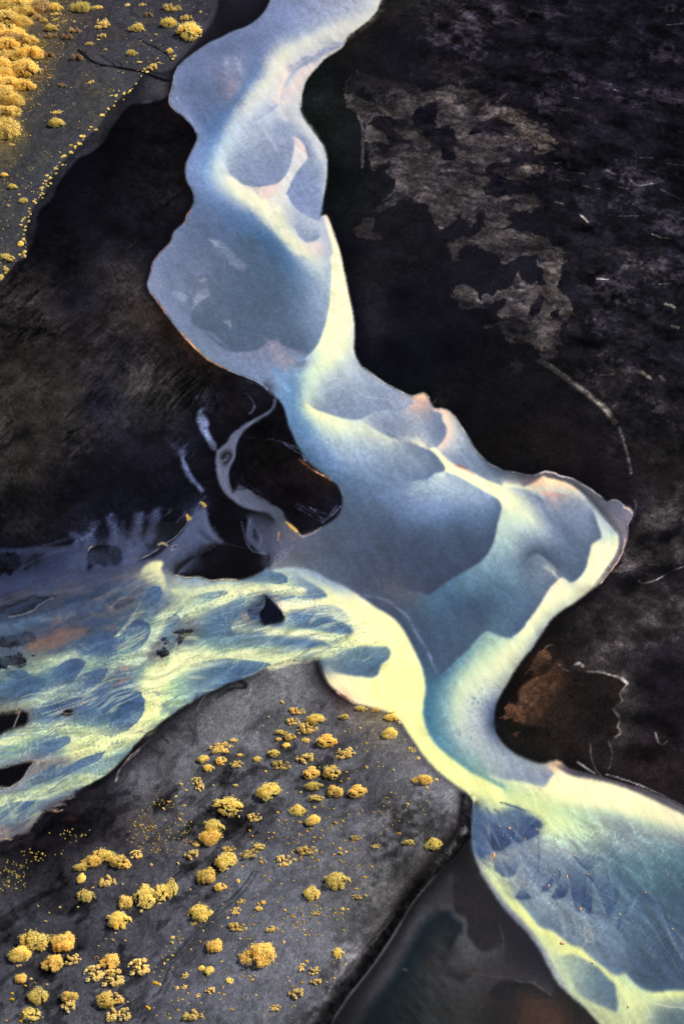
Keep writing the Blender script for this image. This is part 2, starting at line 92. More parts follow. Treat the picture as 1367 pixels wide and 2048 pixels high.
DELTA = '''
@ 0 950 2.2783
S 150 350 3f4560 250 400 39415c 300 440 4a4f68 100 480 3a4260 200 500 4d5068 330 350 353b58 430 440 4f556e 550 420 565a70 50 520 414560 300 520 625e68 480 430 484e68 650 370 505872 40 480 30364e 380 470 555766
E 1 0d0c10 9fa5a8 isl: 800 455 850 468 [0d0c10,95a5b0] 905 465 [0d0c10,8fa3b5] 960 482 [0d0c10,9fb0b5] 1030 475 [0d0c10,b0bfb8] 1085 480 [0d0c10,aabab5] 1150 462 [0d0c10,6f8aa8] 1200 435 1215 420 [0f0e14,6f84a5]
S 1150 480 7792a8 1240 465 5f80a5 1000 510 d5dab0 900 530 d0d6b2 850 510 b0bcb2 1100 510 cfd6b2 1200 520 e2e2b2 1300 510 dfe0b5 1130 530 e8e6b5 1300 530 e5e4b5 1080 490 a5b5b2 950 500 a5b5b0
S 930 560 7a95aa 860 580 93a9aa 1100 560 cfd5b5 1000 600 c0ccb2
E 1 4f5a72 0f1220: 1205 545 1240 575 [a5a09a,0f1220] 1270 605 [cfc5b0,0f1220] 1297 645 [e5dcb8,0f1220] 1285 670 [7a8aa0,11141f] 1240 680 [6a86a5,12151f] 1195 685 [7a8aa0,12151f] 1180 650 [3c4868,10131f] 1175 625 [3c4868,10131f] 1200 600 [434f6c,10131f] 1205 550
S 1150 620 3c4868 1130 650 55617d 1110 640 8f8580 1100 620 7a7f90 1080 650 6f839f 1240 630 0f1220 1230 650 10131f 1170 570 5f708f 1120 580 8fa0ab
S 1260 565 b5a898 1300 600 f0e5c0 1367 600 f3e9bb 1250 555 b0b5b0
@ 500 1100 2.2783
E 1 b5c2b5 f0e3bd: 110 215 [8f9aa0,b5a590] 160 235 [b5bfb5,f0e0bb] 230 240 [b5c2b8,f0e5bd] 330 225 [cfd5b8,f0e8bb] 380 208
E 1 f0e8bb d0c9b5: 160 285 220 270 300 255 [f0e8bb,c5c9bb] 350 250 400 260 [f0e8bb,b5c0bb] 440 290 [f0e8bb,bfc6b8] 470 330 [f0e8bb,d5d8b8]
E 1 a5b5ba 9fb2b8: 200 110 240 130 310 170 [c5cdba,7f98b0] 350 205 [e5e2b8,6380a8] 340 218 [ece5bb,6380a8] 280 222 [ece5bb,6f8caa] 190 222 [d9d8b5,8aa2ae]
S 200 150 9fb3b5 270 130 a8b8bd 100 185 e5e4b5 180 190 b5c4b8 250 195 7d98ae 320 110 93a5bb 380 160 9fb0c0 370 190 c9cfba 420 190 c5ccc0
E 2 b5bfb8 7a94a8: 170 295 250 295 [b5bfb8,6a86a8] 330 305 400 325 [c5cbb5,6180a5] 450 345 470 375 [dcddb5,5f7fa5] 430 385 [dfe0b2,6583a5] 350 375 [dde0b0,7f9aaa] 250 360 150 350 [d5dab0,8aa3ac]
S 300 330 6b88a8 200 320 7d96ab 100 340 a0b0ac 250 375 d9ddae 100 365 c9d3ae 400 400 dfe1b0 340 400 d0d8ae 480 350 e3e0b8 530 380 f0e8bb 300 280 c9cab8 400 290 b5c0bb
E 2 c5d0ae 7d99ae: 0 362 100 375 200 390 [d5dbb0,6484a5] 300 405 [d5dbb0,6080a5] 350 425 370 440 [dde0b2,6281a5] 300 455 200 470 [d9deaa,89a3aa] 100 480 [d5dcaa,98afaa]
E 2 dde0b0 6584a5: 370 480 430 460 500 440 [e3e2b2,7a98a8] 560 440 [e8e5b2,7a98a8] 620 440 640 465 [f0e9b2,7d98a8] 630 495 600 520 [efe8b0,5a7aa0] 585 550 578 575 [f0e8b8,5a789f] 520 578 450 570 [f0e6bb,6a86a5] 400 560 350 550 [eee3bb,55708f]
S 450 500 6a89a5 550 520 51749f 400 530 5f7fa2 500 480 7a98a8 590 470 7c98a8 250 490 d5dcaa 300 470 d3daaa 100 510 d3d9a5 330 500 6a8a9f
@ 0 1300 2.2783
E 0 a5958a 1a1618 hs1: -80 905 -30 885 60 850 130 820 [8a858a,161418] 180 760 [7f8a95,14121a] 200 730 280 690 [8590a0,121015] 350 650 390 620 [a5b5a0,121015] 430 600 480 570 [aebda5,14141a] 540 520 600 455 [8fa8a8,121015] 640 410 690 365 740 325 [cfd6a5,15151a] 800 285 870 240 920 205 [8aa3a5,1a1a1e] 980 180 1040 150 [7d98a8,1c1c20] 1090 135 1150 115 [6a86a0,3a3b40] 1190 90 1240 65 [cfd6a5,55575e]
@ 500 1100 2.2783
E 0 cfd6a5 55575e hs2: 100 522 180 502 [d5daa8,54555c] 290 488 [6a859f,4a4b52]
E 0 5a7898 1c1b20 hs3: 305 494 318 530 [5f7a98,141318] 335 575 [c5c0aa,141318] 360 610 [eee3bb,15141a] 390 640 430 672 [e3c9b0,201618] 480 700 [efe3bd,3a3538] 540 715 600 730 [ece0b0,5a5240] 650 755 690 790 [e8e3ab,45454a] 715 830 750 880 790 940 [e8e6aa,4c4d55] 830 985 880 1030 [e5e5aa,505059] 940 1075 990 1110 [dfe2a8,5f6068] 1008 1132
@ 0 1300 2.2783
S 900 100 8fa8aa 850 140 a9bcaa 800 180 b8c8a8 1000 90 7894a8 1100 90 6a88a5 950 150 809ba8 820 230 bccaa5 760 200 cfd8a5 740 270 d3daa5 700 330 d9de9f 900 180 8fa8aa
E 1 7d8fa5 6f8aa5: 330 270 400 230 470 200 540 180 [93a5b0,5d7ca0] 600 175 640 190 [b5c5b0,5a7a9f] 645 210 662 230 [e0e2a0,55759c] 660 270 650 300 [e3e49f,5f7f9f] 620 330 580 350 [d9dea5,8fa8a8] 520 370 [c5d0a5,a5b8a8]
S 500 250 6a89a5 400 280 7490a5 580 220 5c7ca2 500 310 86a2a8 400 330 98b0a5 300 330 a5b9a5 250 350 c0cca2 150 370 c8d2a0 50 400 cbd4a0 0 420 c9d3a0 350 370 c5d0a5 450 370 b5c5a8 0 460 a5b5a5 -60 420 c9d3a0
S 680 240 e8e79f 690 160 e5e5a2 720 100 dfe1a5 780 50 d9ddaa 850 25 dadea8 1000 15 d3daa8 650 350 e5e5a0 560 400 e8e69f 450 440 e3e3a0 350 455 dadfa2 300 450 cfd6a5
S 100 450 9ab0a5 200 430 7591a8 50 500 a8bca2 270 415 6282a5 -60 500 a8bca2
E 1 8fa0a0 0b0b0f: -60 545 0 540 80 520 140 508 [a59a90,0b0b0f] 157 514 [a59588,0b0b0f] 125 545 [a08f88,0c0c10] 110 580 70 610 [8f9095,0d0d11] 35 628 0 620 -60 618
S 60 570 0b0b0f 20 590 0e0e13 100 550 0b0b0f -50 580 0b0b0f
S 250 570 5f7ba0 350 530 6a87a5 400 510 7290a5 300 520 a59588 220 530 9d8d85 450 500 9ab0a5 150 600 5f7a9c 100 640 6f8aa5 50 660 95aba5 200 640 b5c5a0 300 610 cfd79f 400 580 c5d0a0 130 670 cfd79f 30 690 c9d29f 500 520 86a0a5 550 480 8fa8a5 -60 690 c9d29f 180 550 8f8885 240 500 a89888
S 200 700 8a9fa8 250 670 8f9ca5 100 790 7f8da0 30 820 a89585 140 770 7a8290 60 740 5f7f9f 10 750 7290a5 300 660 8a90a0 -50 840 a08f85
@ 0 950 2.2783
S 450 780 56759c 350 790 56759c 300 820 7d97a5 
S 690 560 7f9aa8 650 620 98b0a8 600 680 b5c4a8 560 710 b0c0a5 720 540 6484a5
S 760 630 c5d0b0 715 690 c9d3b0 690 760 bccab0 660 820 b5c4ae 800 590 bfcab0
S 760 690 7f9aa8 
S 900 640 6f86a0 1000 640 5f7da0 950 700 6a88a5 1050 720 7d99a8 900 760 9ab0a8 1000 770 8aa5a8 1100 760 7f9ba8 1200 760 8fa8a8 850 830 c0cba8 950 820 c9d3a5 800 850 d5dba5 750 880 d9dea5 1100 810 cfd7a8 1250 800 bccaa8 1200 720 c9d2ae 1100 690 95abab 1300 720 cfd8ae 1350 690 7d98a8 1300 690 6f8ca8 
S 690 820 8a7a72 720 790 6a6468 870 690 75696c 880 660 7d7a80 740 730 7a8590 860 740 5a6478 800 830 b5bda5
S 50 930 6f8ca5 120 950 56759c 50 1000 8099a5 -50 950 6f8ca5
S 320 880 54749b 260 930 66849f 230 960 a5b8a5 180 1020 b0bfa8 150 880 b5c3a5 250 830 b5c3a5 400 860 a5b5a5 60 890 a5b5a0 340 980 93a8a5
S 560 870 b8a598 600 860 a5a59a 520 880 8a9098 650 870 b0bfa8 580 930 7d93a5 530 960 6f6868 480 1000 6f86a0 600 950 93a8a8 640 920 b5c5a8 560 830 9aafaa 500 850 a0b3a8 440 860 9fb2a8
S 250 1080 56759c 200 1110 5f7b9c 330 1050 6a6468 100 1060 a09080 40 1062 958880
S 300 720 83695f 250 760 8a7065 350 700 806a62 200 720 6f625f 260 670 8f7a6e 400 640 6f6468 450 660 5f6478 500 600 6d6870 350 600 3f4f70 250 600 5f5c68 500 540 4d5a78 600 600 7a7a85 620 500 85807f 560 480 7d7a7f 780 560 a09790 850 620 8fa0a5 650 560 8f8c8c 40 600 3a4055 100 670 55617d 30 680 5f7090 150 640 5f6a85 100 700 5f6f8c 20 710 5d708f 170 690 60677a 500 700 5f6f88 450 710 5a6a85 540 650 6f7f95 -50 690 5d708f
S 830 590 a09a95 780 590 8f9090 640 530 8a8684 560 600 6f7a8f 520 640 6f7a8c
E 2 70706f e5e0b0: 638 462 645 430 [5a5f72,e9e4b0] 680 400 720 390 [565b70,efebae] 745 400 [4f566e,efebae] 735 430 [5a6278,efebae] 755 470 [8f9aa0,dcddb0] 755 520 [a5a8a0,d5d8b0]
S 700 440 f3eeb0 690 480 e5deb0 740 500 dfdfb0 650 470 c5bfa5 660 500 958f88
# black pools
E 1 a09080 0d0d12: -50 1075 30 1072 70 1068 [a08a78,0d0d12] 120 1080 [958070,0d0d12] 130 1110 110 1150 [6f7a8a,0d0d12] 60 1155 0 1180 [6f8aa5,0d0d12] -50 1185
S 50 1110 0d0d12 100 1100 0e0e12 0 1130 0d0d12 
E 1 6a6468 0c0d12: 275 1093 300 1070 330 1068 [7a7a80,0c0d12] 340 1082 320 1098 [8f9aa0,0c0d12] 275 1095
# side channel and mud
@ 250 700 2.9085
E 1 454a5f 0d0c11: 800 205 [3a3e50,100e13] 840 235 862 265 [5a6078,0e0d12] 868 290 [62687f,0d0c11] 855 335 800 375 [62687f,0d0c11] 740 405 690 435 [62687f,0d0c11] 620 490 590 540 [666c83,0d0c11] 540 580 528 620 [6a7088,0d0c11] 530 680 540 750 [6a7088,0d0c11] 570 820 620 870 [62687f,0d0c11] 690 915 760 935 [5a6076,0e0d12] 830 950 870 985 [50566a,1a1c28] 
E 1 0d0c11 5a6078: 874 285 [100e12,5a6078] 872 320 850 360 [0d0c11,62687f] 800 400 740 435 [0d0c11,62687f] 690 475 660 525 [0d0c12,666c83] 645 570 643 620 [0d0c12,6a7088] 620 665 605 720 [0e0d14,666c83] 612 780 630 830 [17151d,5f657c] 660 790 [1a171f,50566a] 720 810 [110d11,555b70] 780 860 [0f0c11,555b70] 850 900 910 935 [0f0d12,50566a] 935 985 [110e12,50566a]
S 590 620 6a7088 560 700 6a7088 600 800 62687f 660 860 5c6279 740 890 545a70 830 920 50566a 890 960 4a5063 690 460 62687f
E 1 0d0c11 8a90a5: 575 640 590 615 605 612 [15141c,6a7088] 595 635 575 650
E 4 6a7088 0f0e14: 440 340 418 380 430 450 470 520 510 580 530 605
E 1 0f0e14 6a7088: 450 370 470 385 490 430 485 460 500 500 530 550 540 578
S 435 410 6a7088 460 470 6a7088 500 540 656b83
E 4 5f6580 0f0e14: 325 620 335 680 360 740 410 790 442 822
E 1 0f0e14 5f6580: 340 630 350 650 372 690 385 720 420 770 452 812
S 350 690 62687f 390 760 5c627c
S 400 1100 4d5672 350 1150 586079 460 1000 5a6280 500 1080 4d5570 330 1050 4a5270 300 1200 555c74 780 1050 3c4056 900 1000 4a4e62 950 1080 5a5c6c 870 1120 4a5068 800 1150 3a4058 750 1000 34384c 840 1060 454a5e 440 950 50587a 360 1040 4f5872 960 1030 5a5c68
S 600 1000 0d0c11 450 1180 0e0d12 700 1230 0d0b0e 380 880 0d1018 560 900 0d0c11 600 1250 0d0c10 520 1150 17171f 400 1130 2c3145
E 3 0d0c12 59617d: 475 930 480 960 490 1010 520 1070 570 1115
E 3 2a2f45 59617d: 385 1040 [4f5872,59617d] 440 1070 [2c3044,4d5672] 500 1120 [17171f,4a5068]
E 3 4a5270 0d0d14: 375 1000 330 1060 [4a5270,0d0d14] 260 1130 [4a5270,10111a] 180 1200 [4d5470,11121c] 90 1225 [4d5470,141622]
E 3 454b62 0f0e14: 715 985 705 1080 740 1140 800 1190
E 1 0d0c11 555c74: 300 1300 340 1260 400 1210 [0d0c11,2c3145] 440 1195 [0d0c11,1a1c28]
E 2 17171f 0d0c10: 440 1195 [20222e,0d0c10] 520 1130 [17171f,0d0c10] 560 1118
E 2 0d0c10 4a5068: 825 1200 [0d0c10,3a4058] 822 1270 [0d0c10,5a6078]
E 1 110e12 5a5c6c: 940 990 970 1025 [110e12,6a6668] 1025 1080 [110e12,6a6a75]
S 1000 1060 0f0d12 1100 950 120f14 900 700 110d10 800 600 17130f 1200 850 110f15 1150 780 110d11 1000 850 110d11
# round island
@ 0 950 2.2783
E 2 3a405a 0d0d13: 405 430 400 370 [3a405a,0d0d13] 420 330 470 320 530 325 555 350 [3f4560,0d0d13] 555 390 [464d68,0d0d13] 520 415 500 390 480 415 [404660,11111a] 440 405 405 432
S 450 370 0d0d13 530 370 0d0d13 430 380 0d0d13
S 300 100 0e0d12 100 150 141215 150 270 1f1c1d 250 290 17151a 40 400 0c0c12 60 430 0d0d14 500 100 0d0d13 700 100 0e0d14 780 180 11121c 460 250 0e0d14 560 230 0f1018 800 230 0d0d14 740 290 0e0f18
E 3 12121a 2a3046: -50 340 0 335 [100f15,2a3046] 100 335 [131217,3a4058] 200 330 330 318 [131218,3a4058] 345 300 [131218,303650] 
S 160 400 12131e
'''
LAND = '''
@ 0 0 1 1.0
S 560 1380 55575e 480 1400 55565d 350 1500 4c4d55 260 1560 46474e 300 1620 3c3c42 200 1720 2f2e34 100 1760 2a2a30 60 1720 16151a 180 1650 131218 230 1590 1d1c22 120 1900 2c2d35 30 1850 2b2c34 50 2000 3a3b44 250 1800 2c2c34 350 1900 3a3b44 300 2000 3c3d47 450 1950 454752 550 2000 484a54 600 1950 4a4c57 620 1850 484a55 520 1750 454751 560 1650 40424b 480 1600 3c3d46 640 1600 3e4049 700 1500 3c3d45 650 1450 404149 560 1450 45464d 760 1550 42434b 850 1580 4b4c55 900 1600 55565f 700 1650 474852 780 1620 38383c 800 1680 35353a 840 1700 3f3f43 860 1660 404145 760 1780 505054 700 1850 3f4045 680 1900 55565e 640 2000 4c4d57 700 1920 55555d 420 1450 4c4d54 620 1400 4c4d54 420 1560 3f4047 360 1600 3f4047 120 1700 141318 250 1650 29282d 30 1700 17161a 30 1760 26262b 500 2100 484a54 100 2100 3a3b44 -60 1900 2b2c34 440 1400 4a4b52 390 1430 3a3a40
@ 600 1550 3.4175 0.2
E 8 55565c 121113: 1140 130 1122 300 [5c5c62,0e0d10] 1100 395 [55565c,0c0b0d] 1040 480 [505055,0d0c0d] 950 585 [5a5a5e,121112] 850 710 780 795 [606064,141314] 700 900 [5c5c60,161516] 650 1010 560 1160 [5a5a60,161517] 450 1310 350 1440 [55555c,171618] 220 1610 150 1712 [52525a,171618] 90 1800
@ 600 1550 3.4175 0
E 3 100f11 171615: 1178 190 1162 300 [0e0d10,131216] 1168 420 [0c0b0d,121112] 1120 480 1080 540 [0d0c0e,171616] 1000 610 900 710 [0f0e10,1d1c1d] 830 790 760 880 [0f0e10,232224] 700 980 640 1080 [100f11,262527] 560 1200 470 1330 [100f11,232224] 380 1440 300 1550 [100f11,1c1b1d] 210 1702 [100f11,1a191b] 150 1790
S 1000 700 1e1c1c 900 800 2b2a2c 1000 880 2e2d2f 800 950 333237 850 1000 1a2026 950 980 0e161e 800 1080 0d151b 750 1150 2a2a2d 700 1050 303035 640 1250 2f2f33 720 1250 0d1519 600 1400 262629 560 1480 2e2e30 500 1600 0c1215 400 1600 1c1c1f 700 1400 12181b 900 1250 1e1f20 950 1350 252525 1000 1200 272728 1100 1100 3a3a3d 1110 1050 38383a 1180 1150 323235 1150 950 222022 1250 1100 1f1d1f 1300 900 1f1c1f 1250 1000 1d1b1d 1150 1250 363638 1300 1250 27262a 1100 1400 2d2d30 1050 1300 2f2f31 1250 1350 2a2829 1200 1500 252425 1300 1500 2f2521 1100 1600 232323 950 1600 1e1f1f 800 1500 191c1d 1100 600 161515 1150 700 1a1919
E 2 201e20 2c2b2d: 1040 690 1045 850 [1f1d1f,2c2a2c] 1060 930 [1d1b1e,343336] 1130 980 [1d1b1d,3b3b3e] 1140 1080 [1d1b1e,3b3b3e] 1180 1150 1230 1200 [1f1d20,38383b] 1300 1200 [201e21,333336] 1367 1160 [232124,2a282b]
E 4 38383b 10171d: 955 930 1020 930 [2f2f32,10171d] 1040 970 1110 1020 [38383b,121a20] 1112 1050 1060 1130 [343436,15191c] 1030 1200 [2f2f31,1b1c1d]
E 14 0e171c 2c2c30: 955 925 850 1000 [0e171c,333337] 790 1090 740 1190 [0c151a,2c2c30] 680 1300 600 1420 [0c1418,2e2e31] 500 1550 420 1690 [0b1114,1c1c1f] 380 1780
E 2 262527 2f2f32: 1010 1380 1110 1410 [1a191a,2c2c2f] 1200 1350 [2a292b,2f2e30]
@ 767 1548 2.2783 0
S 720 1050 3d2a22 800 1100 3a2a24 680 1000 332720 650 1080 30241e 560 1000 17171a 500 1080 171719 780 1010 171617 600 960 1e1d20 850 1100 1c1817 600 780 1a191c 500 700 1a191c 700 880 191820 480 850 2a292c 350 780 38383b
E 2 2a282b 171719: 480 990 530 945 600 940 680 955 730 985 755 1005
@ 0 0 1 0
S 250 250 0b090d 150 350 08070c 220 330 0d0b10 300 350 1a171b 350 400 211d1e 280 450 17141a 200 480 121016 120 450 0a0a0e 250 550 2a2523 320 620 2a211d 230 600 1d1a1b 150 600 141218 80 600 2a2624 60 560 241f1e 40 700 2c2623 130 700 221e1d 60 800 2f2a26 150 780 2b2623 120 850 332e2a 50 900 2a2522 100 1000 141214 200 800 16141d 280 770 35312d 330 800 2e2a27 250 700 181619 340 720 1a1517 400 760 221d1b 450 780 151217 260 900 141218 200 950 100e13 330 880 17151a 350 950 100f16 300 1000 0d0c12 60 1060 2b2725 40 950 27231f 500 850 120f13 530 820 141115 600 900 120f13 480 820 1a1517 420 1000 0c0b10 -60 700 2c2623 -60 900 2a2522 350 300 17151a 290 620 332a24 380 700 1c1515 240 630 26211f 270 560 302a27 200 540 1d1a1c
S 680 150 100e12 640 250 0c1210 680 350 0b0f10 700 500 0d0c14 800 600 0a0912 900 700 08080f 780 700 08080f 850 750 0b0d12 1000 850 110f12 1100 900 191514 1000 900 15120f 1150 1000 141217 1300 100 12101a 1100 60 14121c 900 80 15131e 1000 200 17151f 1200 250 16141e 1300 400 14131c 1200 600 1a1921 1300 700 181720 1250 850 15141a 1330 950 1a1817 1320 1050 232020 1300 1250 1d1b1c 1200 1250 252223 1330 1400 151217 1300 1500 171315 1340 1540 1d1719 1250 1350 1c1a1c 1150 1230 262424 1280 1180 2b2827 1450 300 14131c 1450 800 181720 1450 1200 1d1b1c 1000 -80 14121c 780 80 14121a 1050 400 1a1820 900 350 1a1820 760 300 100f15 1230 1120 17161a 1320 1130 100f14
@ 767 1200 2.2783 0
S 800 450 2c2420 900 450 1f1a1a 700 480 57402f 720 420 5e4435 760 340 523a2c 950 600 191516 580 600 17140f 600 420 14100f 550 450 110f10 650 650 1a1a18 760 600 211b19 850 700 1c1716 700 300 33261e 850 300 1c1818 1000 500 1c1818 1000 400 1e1a1a 950 700 1f1a1b 1100 700 1b1618 1200 800 1c1719 1150 500 1a181b 900 200 1f1d1e 1000 150 2b2829 1200 100 2c2a2a 1250 300 121016 1300 600 141114 850 100 1c1a1b 750 150 141213
E 1 1a1512 5e4435: 615 460 612 420 [14100f,5e4435] 640 385 690 355 [14100f,74513b] 740 335 780 300 [2f2620,5e4435] 
E 2 2a2523 1d1818: 840 325 930 328 [353030,1d1818] 1000 335 1060 352 1105 378 [3a3535,1c1717] 1075 430 [332f2f,1c1717] 1085 460 1045 500 [302c2c,1c1717] 1070 540 1065 580 [2a2626,1c1717] 1080 605 1020 640 [2a2626,1c1717]
E 2 241f20 1a1516: 945 655 1020 648 [2a2627,1e191a] 1038 710 1020 770 [221d1e,2a2627]
@ 0 0 3.0378 0.8
S 600 100 38363c 900 250 3c3b43 400 400 37363b 400 600 35363a 700 480 3b3b40 1200 50 2d2c35 1300 80 23222a 1200 180 3a3944 250 800 333338 600 620 3a3836 150 700 33333a 250 550 343439 780 420 38383d 500 250 37353b 80 100 9a7c3a 50 300 a5843a 60 500 a08038 60 640 a08038 250 50 5f4f38 170 300 806a38 170 480 75603a 20 750 a5823a 230 400 4a4238 220 200 453e3a 100 180 75603a -80 300 8a7035
S 600 -100 34333a
@ 0 250 3.0378 0.8
S 150 200 36363a 100 350 38383d 60 600 353538 50 700 3a3a3d 350 150 35353a 230 330 34353a -60 400 38383d -60 650 38383d
@ 0 0 3.0378 0.3
E 3 1a1920 33323a: 1330 -40 1320 50 [17161c,2f2e36] 1290 130 1230 210 [1d1c23,3a3943] 1150 300 1070 390 [1a1920,35343b] 1000 440 900 450 [24232a,38373c] 860 480 830 520 [17171c,3b3b40] 750 590 690 640 [1c1b20,3a3a3f] 640 710 600 780 [212126,3a3a3f] 545 845
S 1330 150 15141b 1250 260 17161d 1100 350 1c1b22 950 530 3f3d44 1000 500 4a454a 880 590 35343b 850 540 18181d 1020 540 4f4a4a 780 640 1e1d23 720 680 232328 1340 30 1a1922 1280 200 24232b 1180 310 23222a 1060 440 1e1d24
E 3 0a090d 2a292e: 1030 570 980 600 [0a090d,35343a] 900 625 [0a090d,2d2c32] 800 630 [0a090d,232227] 730 700 [09080c,232227] 668 790 [08070b,222226]
@ 0 250 3.0378 0.3
E 3 1f1f24 3a3a3f: 565 50 500 120 [1f1f24,3a3a3f] 420 190 350 270 [1c1c21,39393e] 300 340 270 420 [19191e,37373c] 220 480 180 560 [19191e,36363b] 160 640 165 720 [17171c,35353a] 160 790 100 840 [17151a,3a3a3d] 50 900 0 960 [201c1c,3a3a3d] -80 1060
E 3 08070b 222226: 665 30 640 90 560 160 [08070b,232328] 480 200 [07060a,202025] 400 290 340 380 [07060a,1c1c21] 320 440 240 520 [07060a,1a1a1f] 220 620 185 760 [0c0b0f,19191e] 165 810 [151317,17171c]
# overlays
@ 0 0 3.0378 0.8
W 6.5 .92 09090c 1.5: 480 310 540 365 600 395 680 405 760 420 830 435 890 450 950 465 1020 475
W 3.5 .85 0b0b0f 1.2: 850 245 910 275 960 300 1010 330 1040 360
W 1.5 .6 101014 1: 500 320 530 340 545 372
W 3 .75 0e0e12 1: 620 340 660 370 700 400
W 1.5 .6 121216 1: 600 485 650 520 690 550 740 570
W 2 .7 0e0e12 1: 500 320 515 350 530 380 570 405 620 412
W 2 .6 101014 1: 540 365 520 330 525 315
W 2 .6 101014 1: 700 400 680 380 630 360 600 335
W 1.6 .6 101014 1: 740 410 735 390 700 370
W 1.6 .6 101014 1: 880 262 850 240 810 235
W 1.6 .6 101014 1: 910 275 870 285 840 285
W 1.6 .55 101014 1: 960 300 935 270 920 265
W 1.5 .5 121216 1: 735 570 700 560 660 570
W 1.5 .5 121216 1: 520 830 480 800 450 790
W 1.5 .5 121216 1: 600 770 560 740 530 730
W 2 .5 141418 1: 890 450 870 480 830 520
W 2 .6 121116 1: 1367 -10 1340 40 1330 80 1250 100
W 2 .5 0c0c10 1: 1140 310 1090 360 1050 430 1045 480
W 3 .4 0c0c10 2: 1000 440 1040 490 1048 520
W 1.2 .4 55524f 1: 1010 480 950 500 900 560
W 1.2 .4 5a5552 1: 1020 530 960 580 880 600
W 1.5 .5 6f665a 1: 1045 505 1050 530 1035 550
@ 0 250 3.0378 0.8
W 1 .35 222226 1: 0 350 150 290 330 230
W 1 .3 2a2a2d 1: 110 0 120 200 90 330
@ 350 1750 3.9057 1.0
W 1.6 .75 1f2027 1: 610 -20 480 150 380 230 300 310 150 460 60 570 0 640 -90 740
W 1.3 .65 23242b 1: 645 -20 510 165 410 250 330 320 190 460 100 570 30 640 -60 740
W 1 .3 5d5e69 1: 1130 600 1000 720 880 830 700 960
@ 0 1750 3.9057 1.0
W 1.6 .65 202128 1: 1340 690 1250 900 1150 1000 1060 1180
W 1.3 .6 202128 1: 1380 730 1290 930 1200 1030 1110 1180
W 5 .5 17171c 3: 480 -60 490 40 560 110 700 180 780 240
W 6 .5 17171c 3: 800 340 850 420 830 470
W 5 .6 0f0f14 3: 330 680 380 760 480 740 520 650
W 6 .5 141419 3: 0 850 100 770 250 700
W 5 .5 141419 3: 940 560 960 700 960 760
W 5 .5 131318 3: 210 850 200 980 330 1010
W 5 .5 131318 3: 940 920 1000 980 1010 1060
W 5 .4 141419 4: 180 160 330 130 420 170 480 200
W 2 .4 141419 2: 60 200 130 320 200 360
@ 600 1550 3.4175 0.2
W 1.5 .5 25252a 1: 1090 130 1080 250 1050 380
W 1.5 .55 1c1c20 1: 970 540 870 690 760 830 690 930 600 1080 470 1250 350 1390 200 1590
W 3 .4 232327 2: 580 900 450 1130 300 1310 180 1480
W 2 .35 606068 2: 640 960 520 1120 380 1300 260 1440
W 1.2 .5 35363d 1: 60 430 200 425 320 440 420 500 480 580 505 680 490 780
W 1.2 .4 35363d 1: 130 410 300 420 440 480 510 570 530 650
@ 0 1300 2.2783 0.3
W 1.5 .5 9a8f8c 1: 940 200 915 235 900 280
W 1.5 .45 8f8684 1: 915 300 950 310 970 345
W 1.5 .5 98908c 1: 640 455 580 505 550 545 535 600
W 1.5 .4 98908c 1: 1145 150 1140 210 1110 225
W 5 .8 101014 3: 1090 140 1110 150 1120 175 1050 180 990 220
W 3 .5 26262b 3: 900 200 860 300 870 380
W 4 .45 1d1d22 3: 790 290 740 370 690 470
W 4 .5 17171b 3: 890 350 880 440
@ 0 0 1.90656 0
@ 650 0 1.90656 0
F 4b4545 .95 3 6 40: 95 375 180 360 250 350 320 320 400 355 480 325 560 350 640 380 700 345 690 400 720 420 760 430 720 450 830 480 850 540 830 590 780 560 710 580 640 620 560 650 620 670 680 620 760 610 840 620 850 660 790 690 740 720 760 760 830 760 860 800 800 815 720 810 690 850 640 880 580 940 540 953 490 930 540 900 600 850 560 830 520 870 490 820 440 860 420 800 330 770 260 800 210 810 220 760 280 700 220 660 240 600 200 620 150 640 140 600 150 500 130 440
F 11101a .95 1 2.5 20: 330 440 360 400 410 385 430 430 420 480 470 480 500 540 490 600 460 620 430 560 380 520 340 480
F 12101a .95 1 2 20: 550 510 590 465 640 455 715 475 700 505 640 515 590 510
F 13111a .9 1 2 20: 160 480 210 445 260 460 270 510 300 540 250 570 220 520
F 11101a .95 1 2 20: 600 720 650 660 700 690 760 700 720 740 660 760 620 750
F 13111a .7 2 3 20: 480 380 520 360 560 370 545 400 500 405
F 13111a .8 2 3 20: 570 360 640 330 660 370 640 410 590 400
F 13111a .85 2 3 20: 690 340 740 320 760 400 700 415
F 3a3434 .8 2 3 20: 100 880 140 810 180 815 180 870 230 900 220 920 150 915
F 3a3536 .5 4 5 25: 90 330 110 300 150 270 250 300 320 320 310 350 200 355 100 370
F 2f2b30 .5 4 6 25: 320 240 400 225 480 235 600 260 620 280 500 290 420 300 330 270
F 2a272e .5 5 6 25: 860 420 940 400 980 450 960 560 880 580
F 2a272e .5 5 6 25: 330 150 450 140 560 160 600 190 480 180
W 5 .6 6f6864 2.5: 125 430 140 480 143 560 140 640
W 2 .35 5a5555 2: 100 290 80 330 85 380 120 430
W 1.6 .34 a5a3a8 .7: 885 266 905 264 925 272
W 1.8 .34 b0aeb2 .7: 980 710 1010 718 1045 722
W 1.6 .34 a5a3a8 .7: 1070 648 1100 665 1140 668
W 2 .34 a5a3a8 .7: 1160 690 1190 710 1230 705 1265 700
W 1.8 .34 908e95 .7: 1275 725 1310 740 1335 752 1355 768
W 1.8 .34 b0aeb2 .7: 1080 820 1130 826 1190 826
W 1.8 .34 a5a3a8 .7: 1245 893 1280 905 1310 910
W 1.8 .6 808088 .7: 970 820 990 835 1000 852
W 1.4 .6 808088 .7: 1195 602 1250 605
W 1.8 .34 a5a3a8 .7: 1290 620 1330 628 1367 630
W 1.4 .7 908e95 .7: 1230 648 1265 658
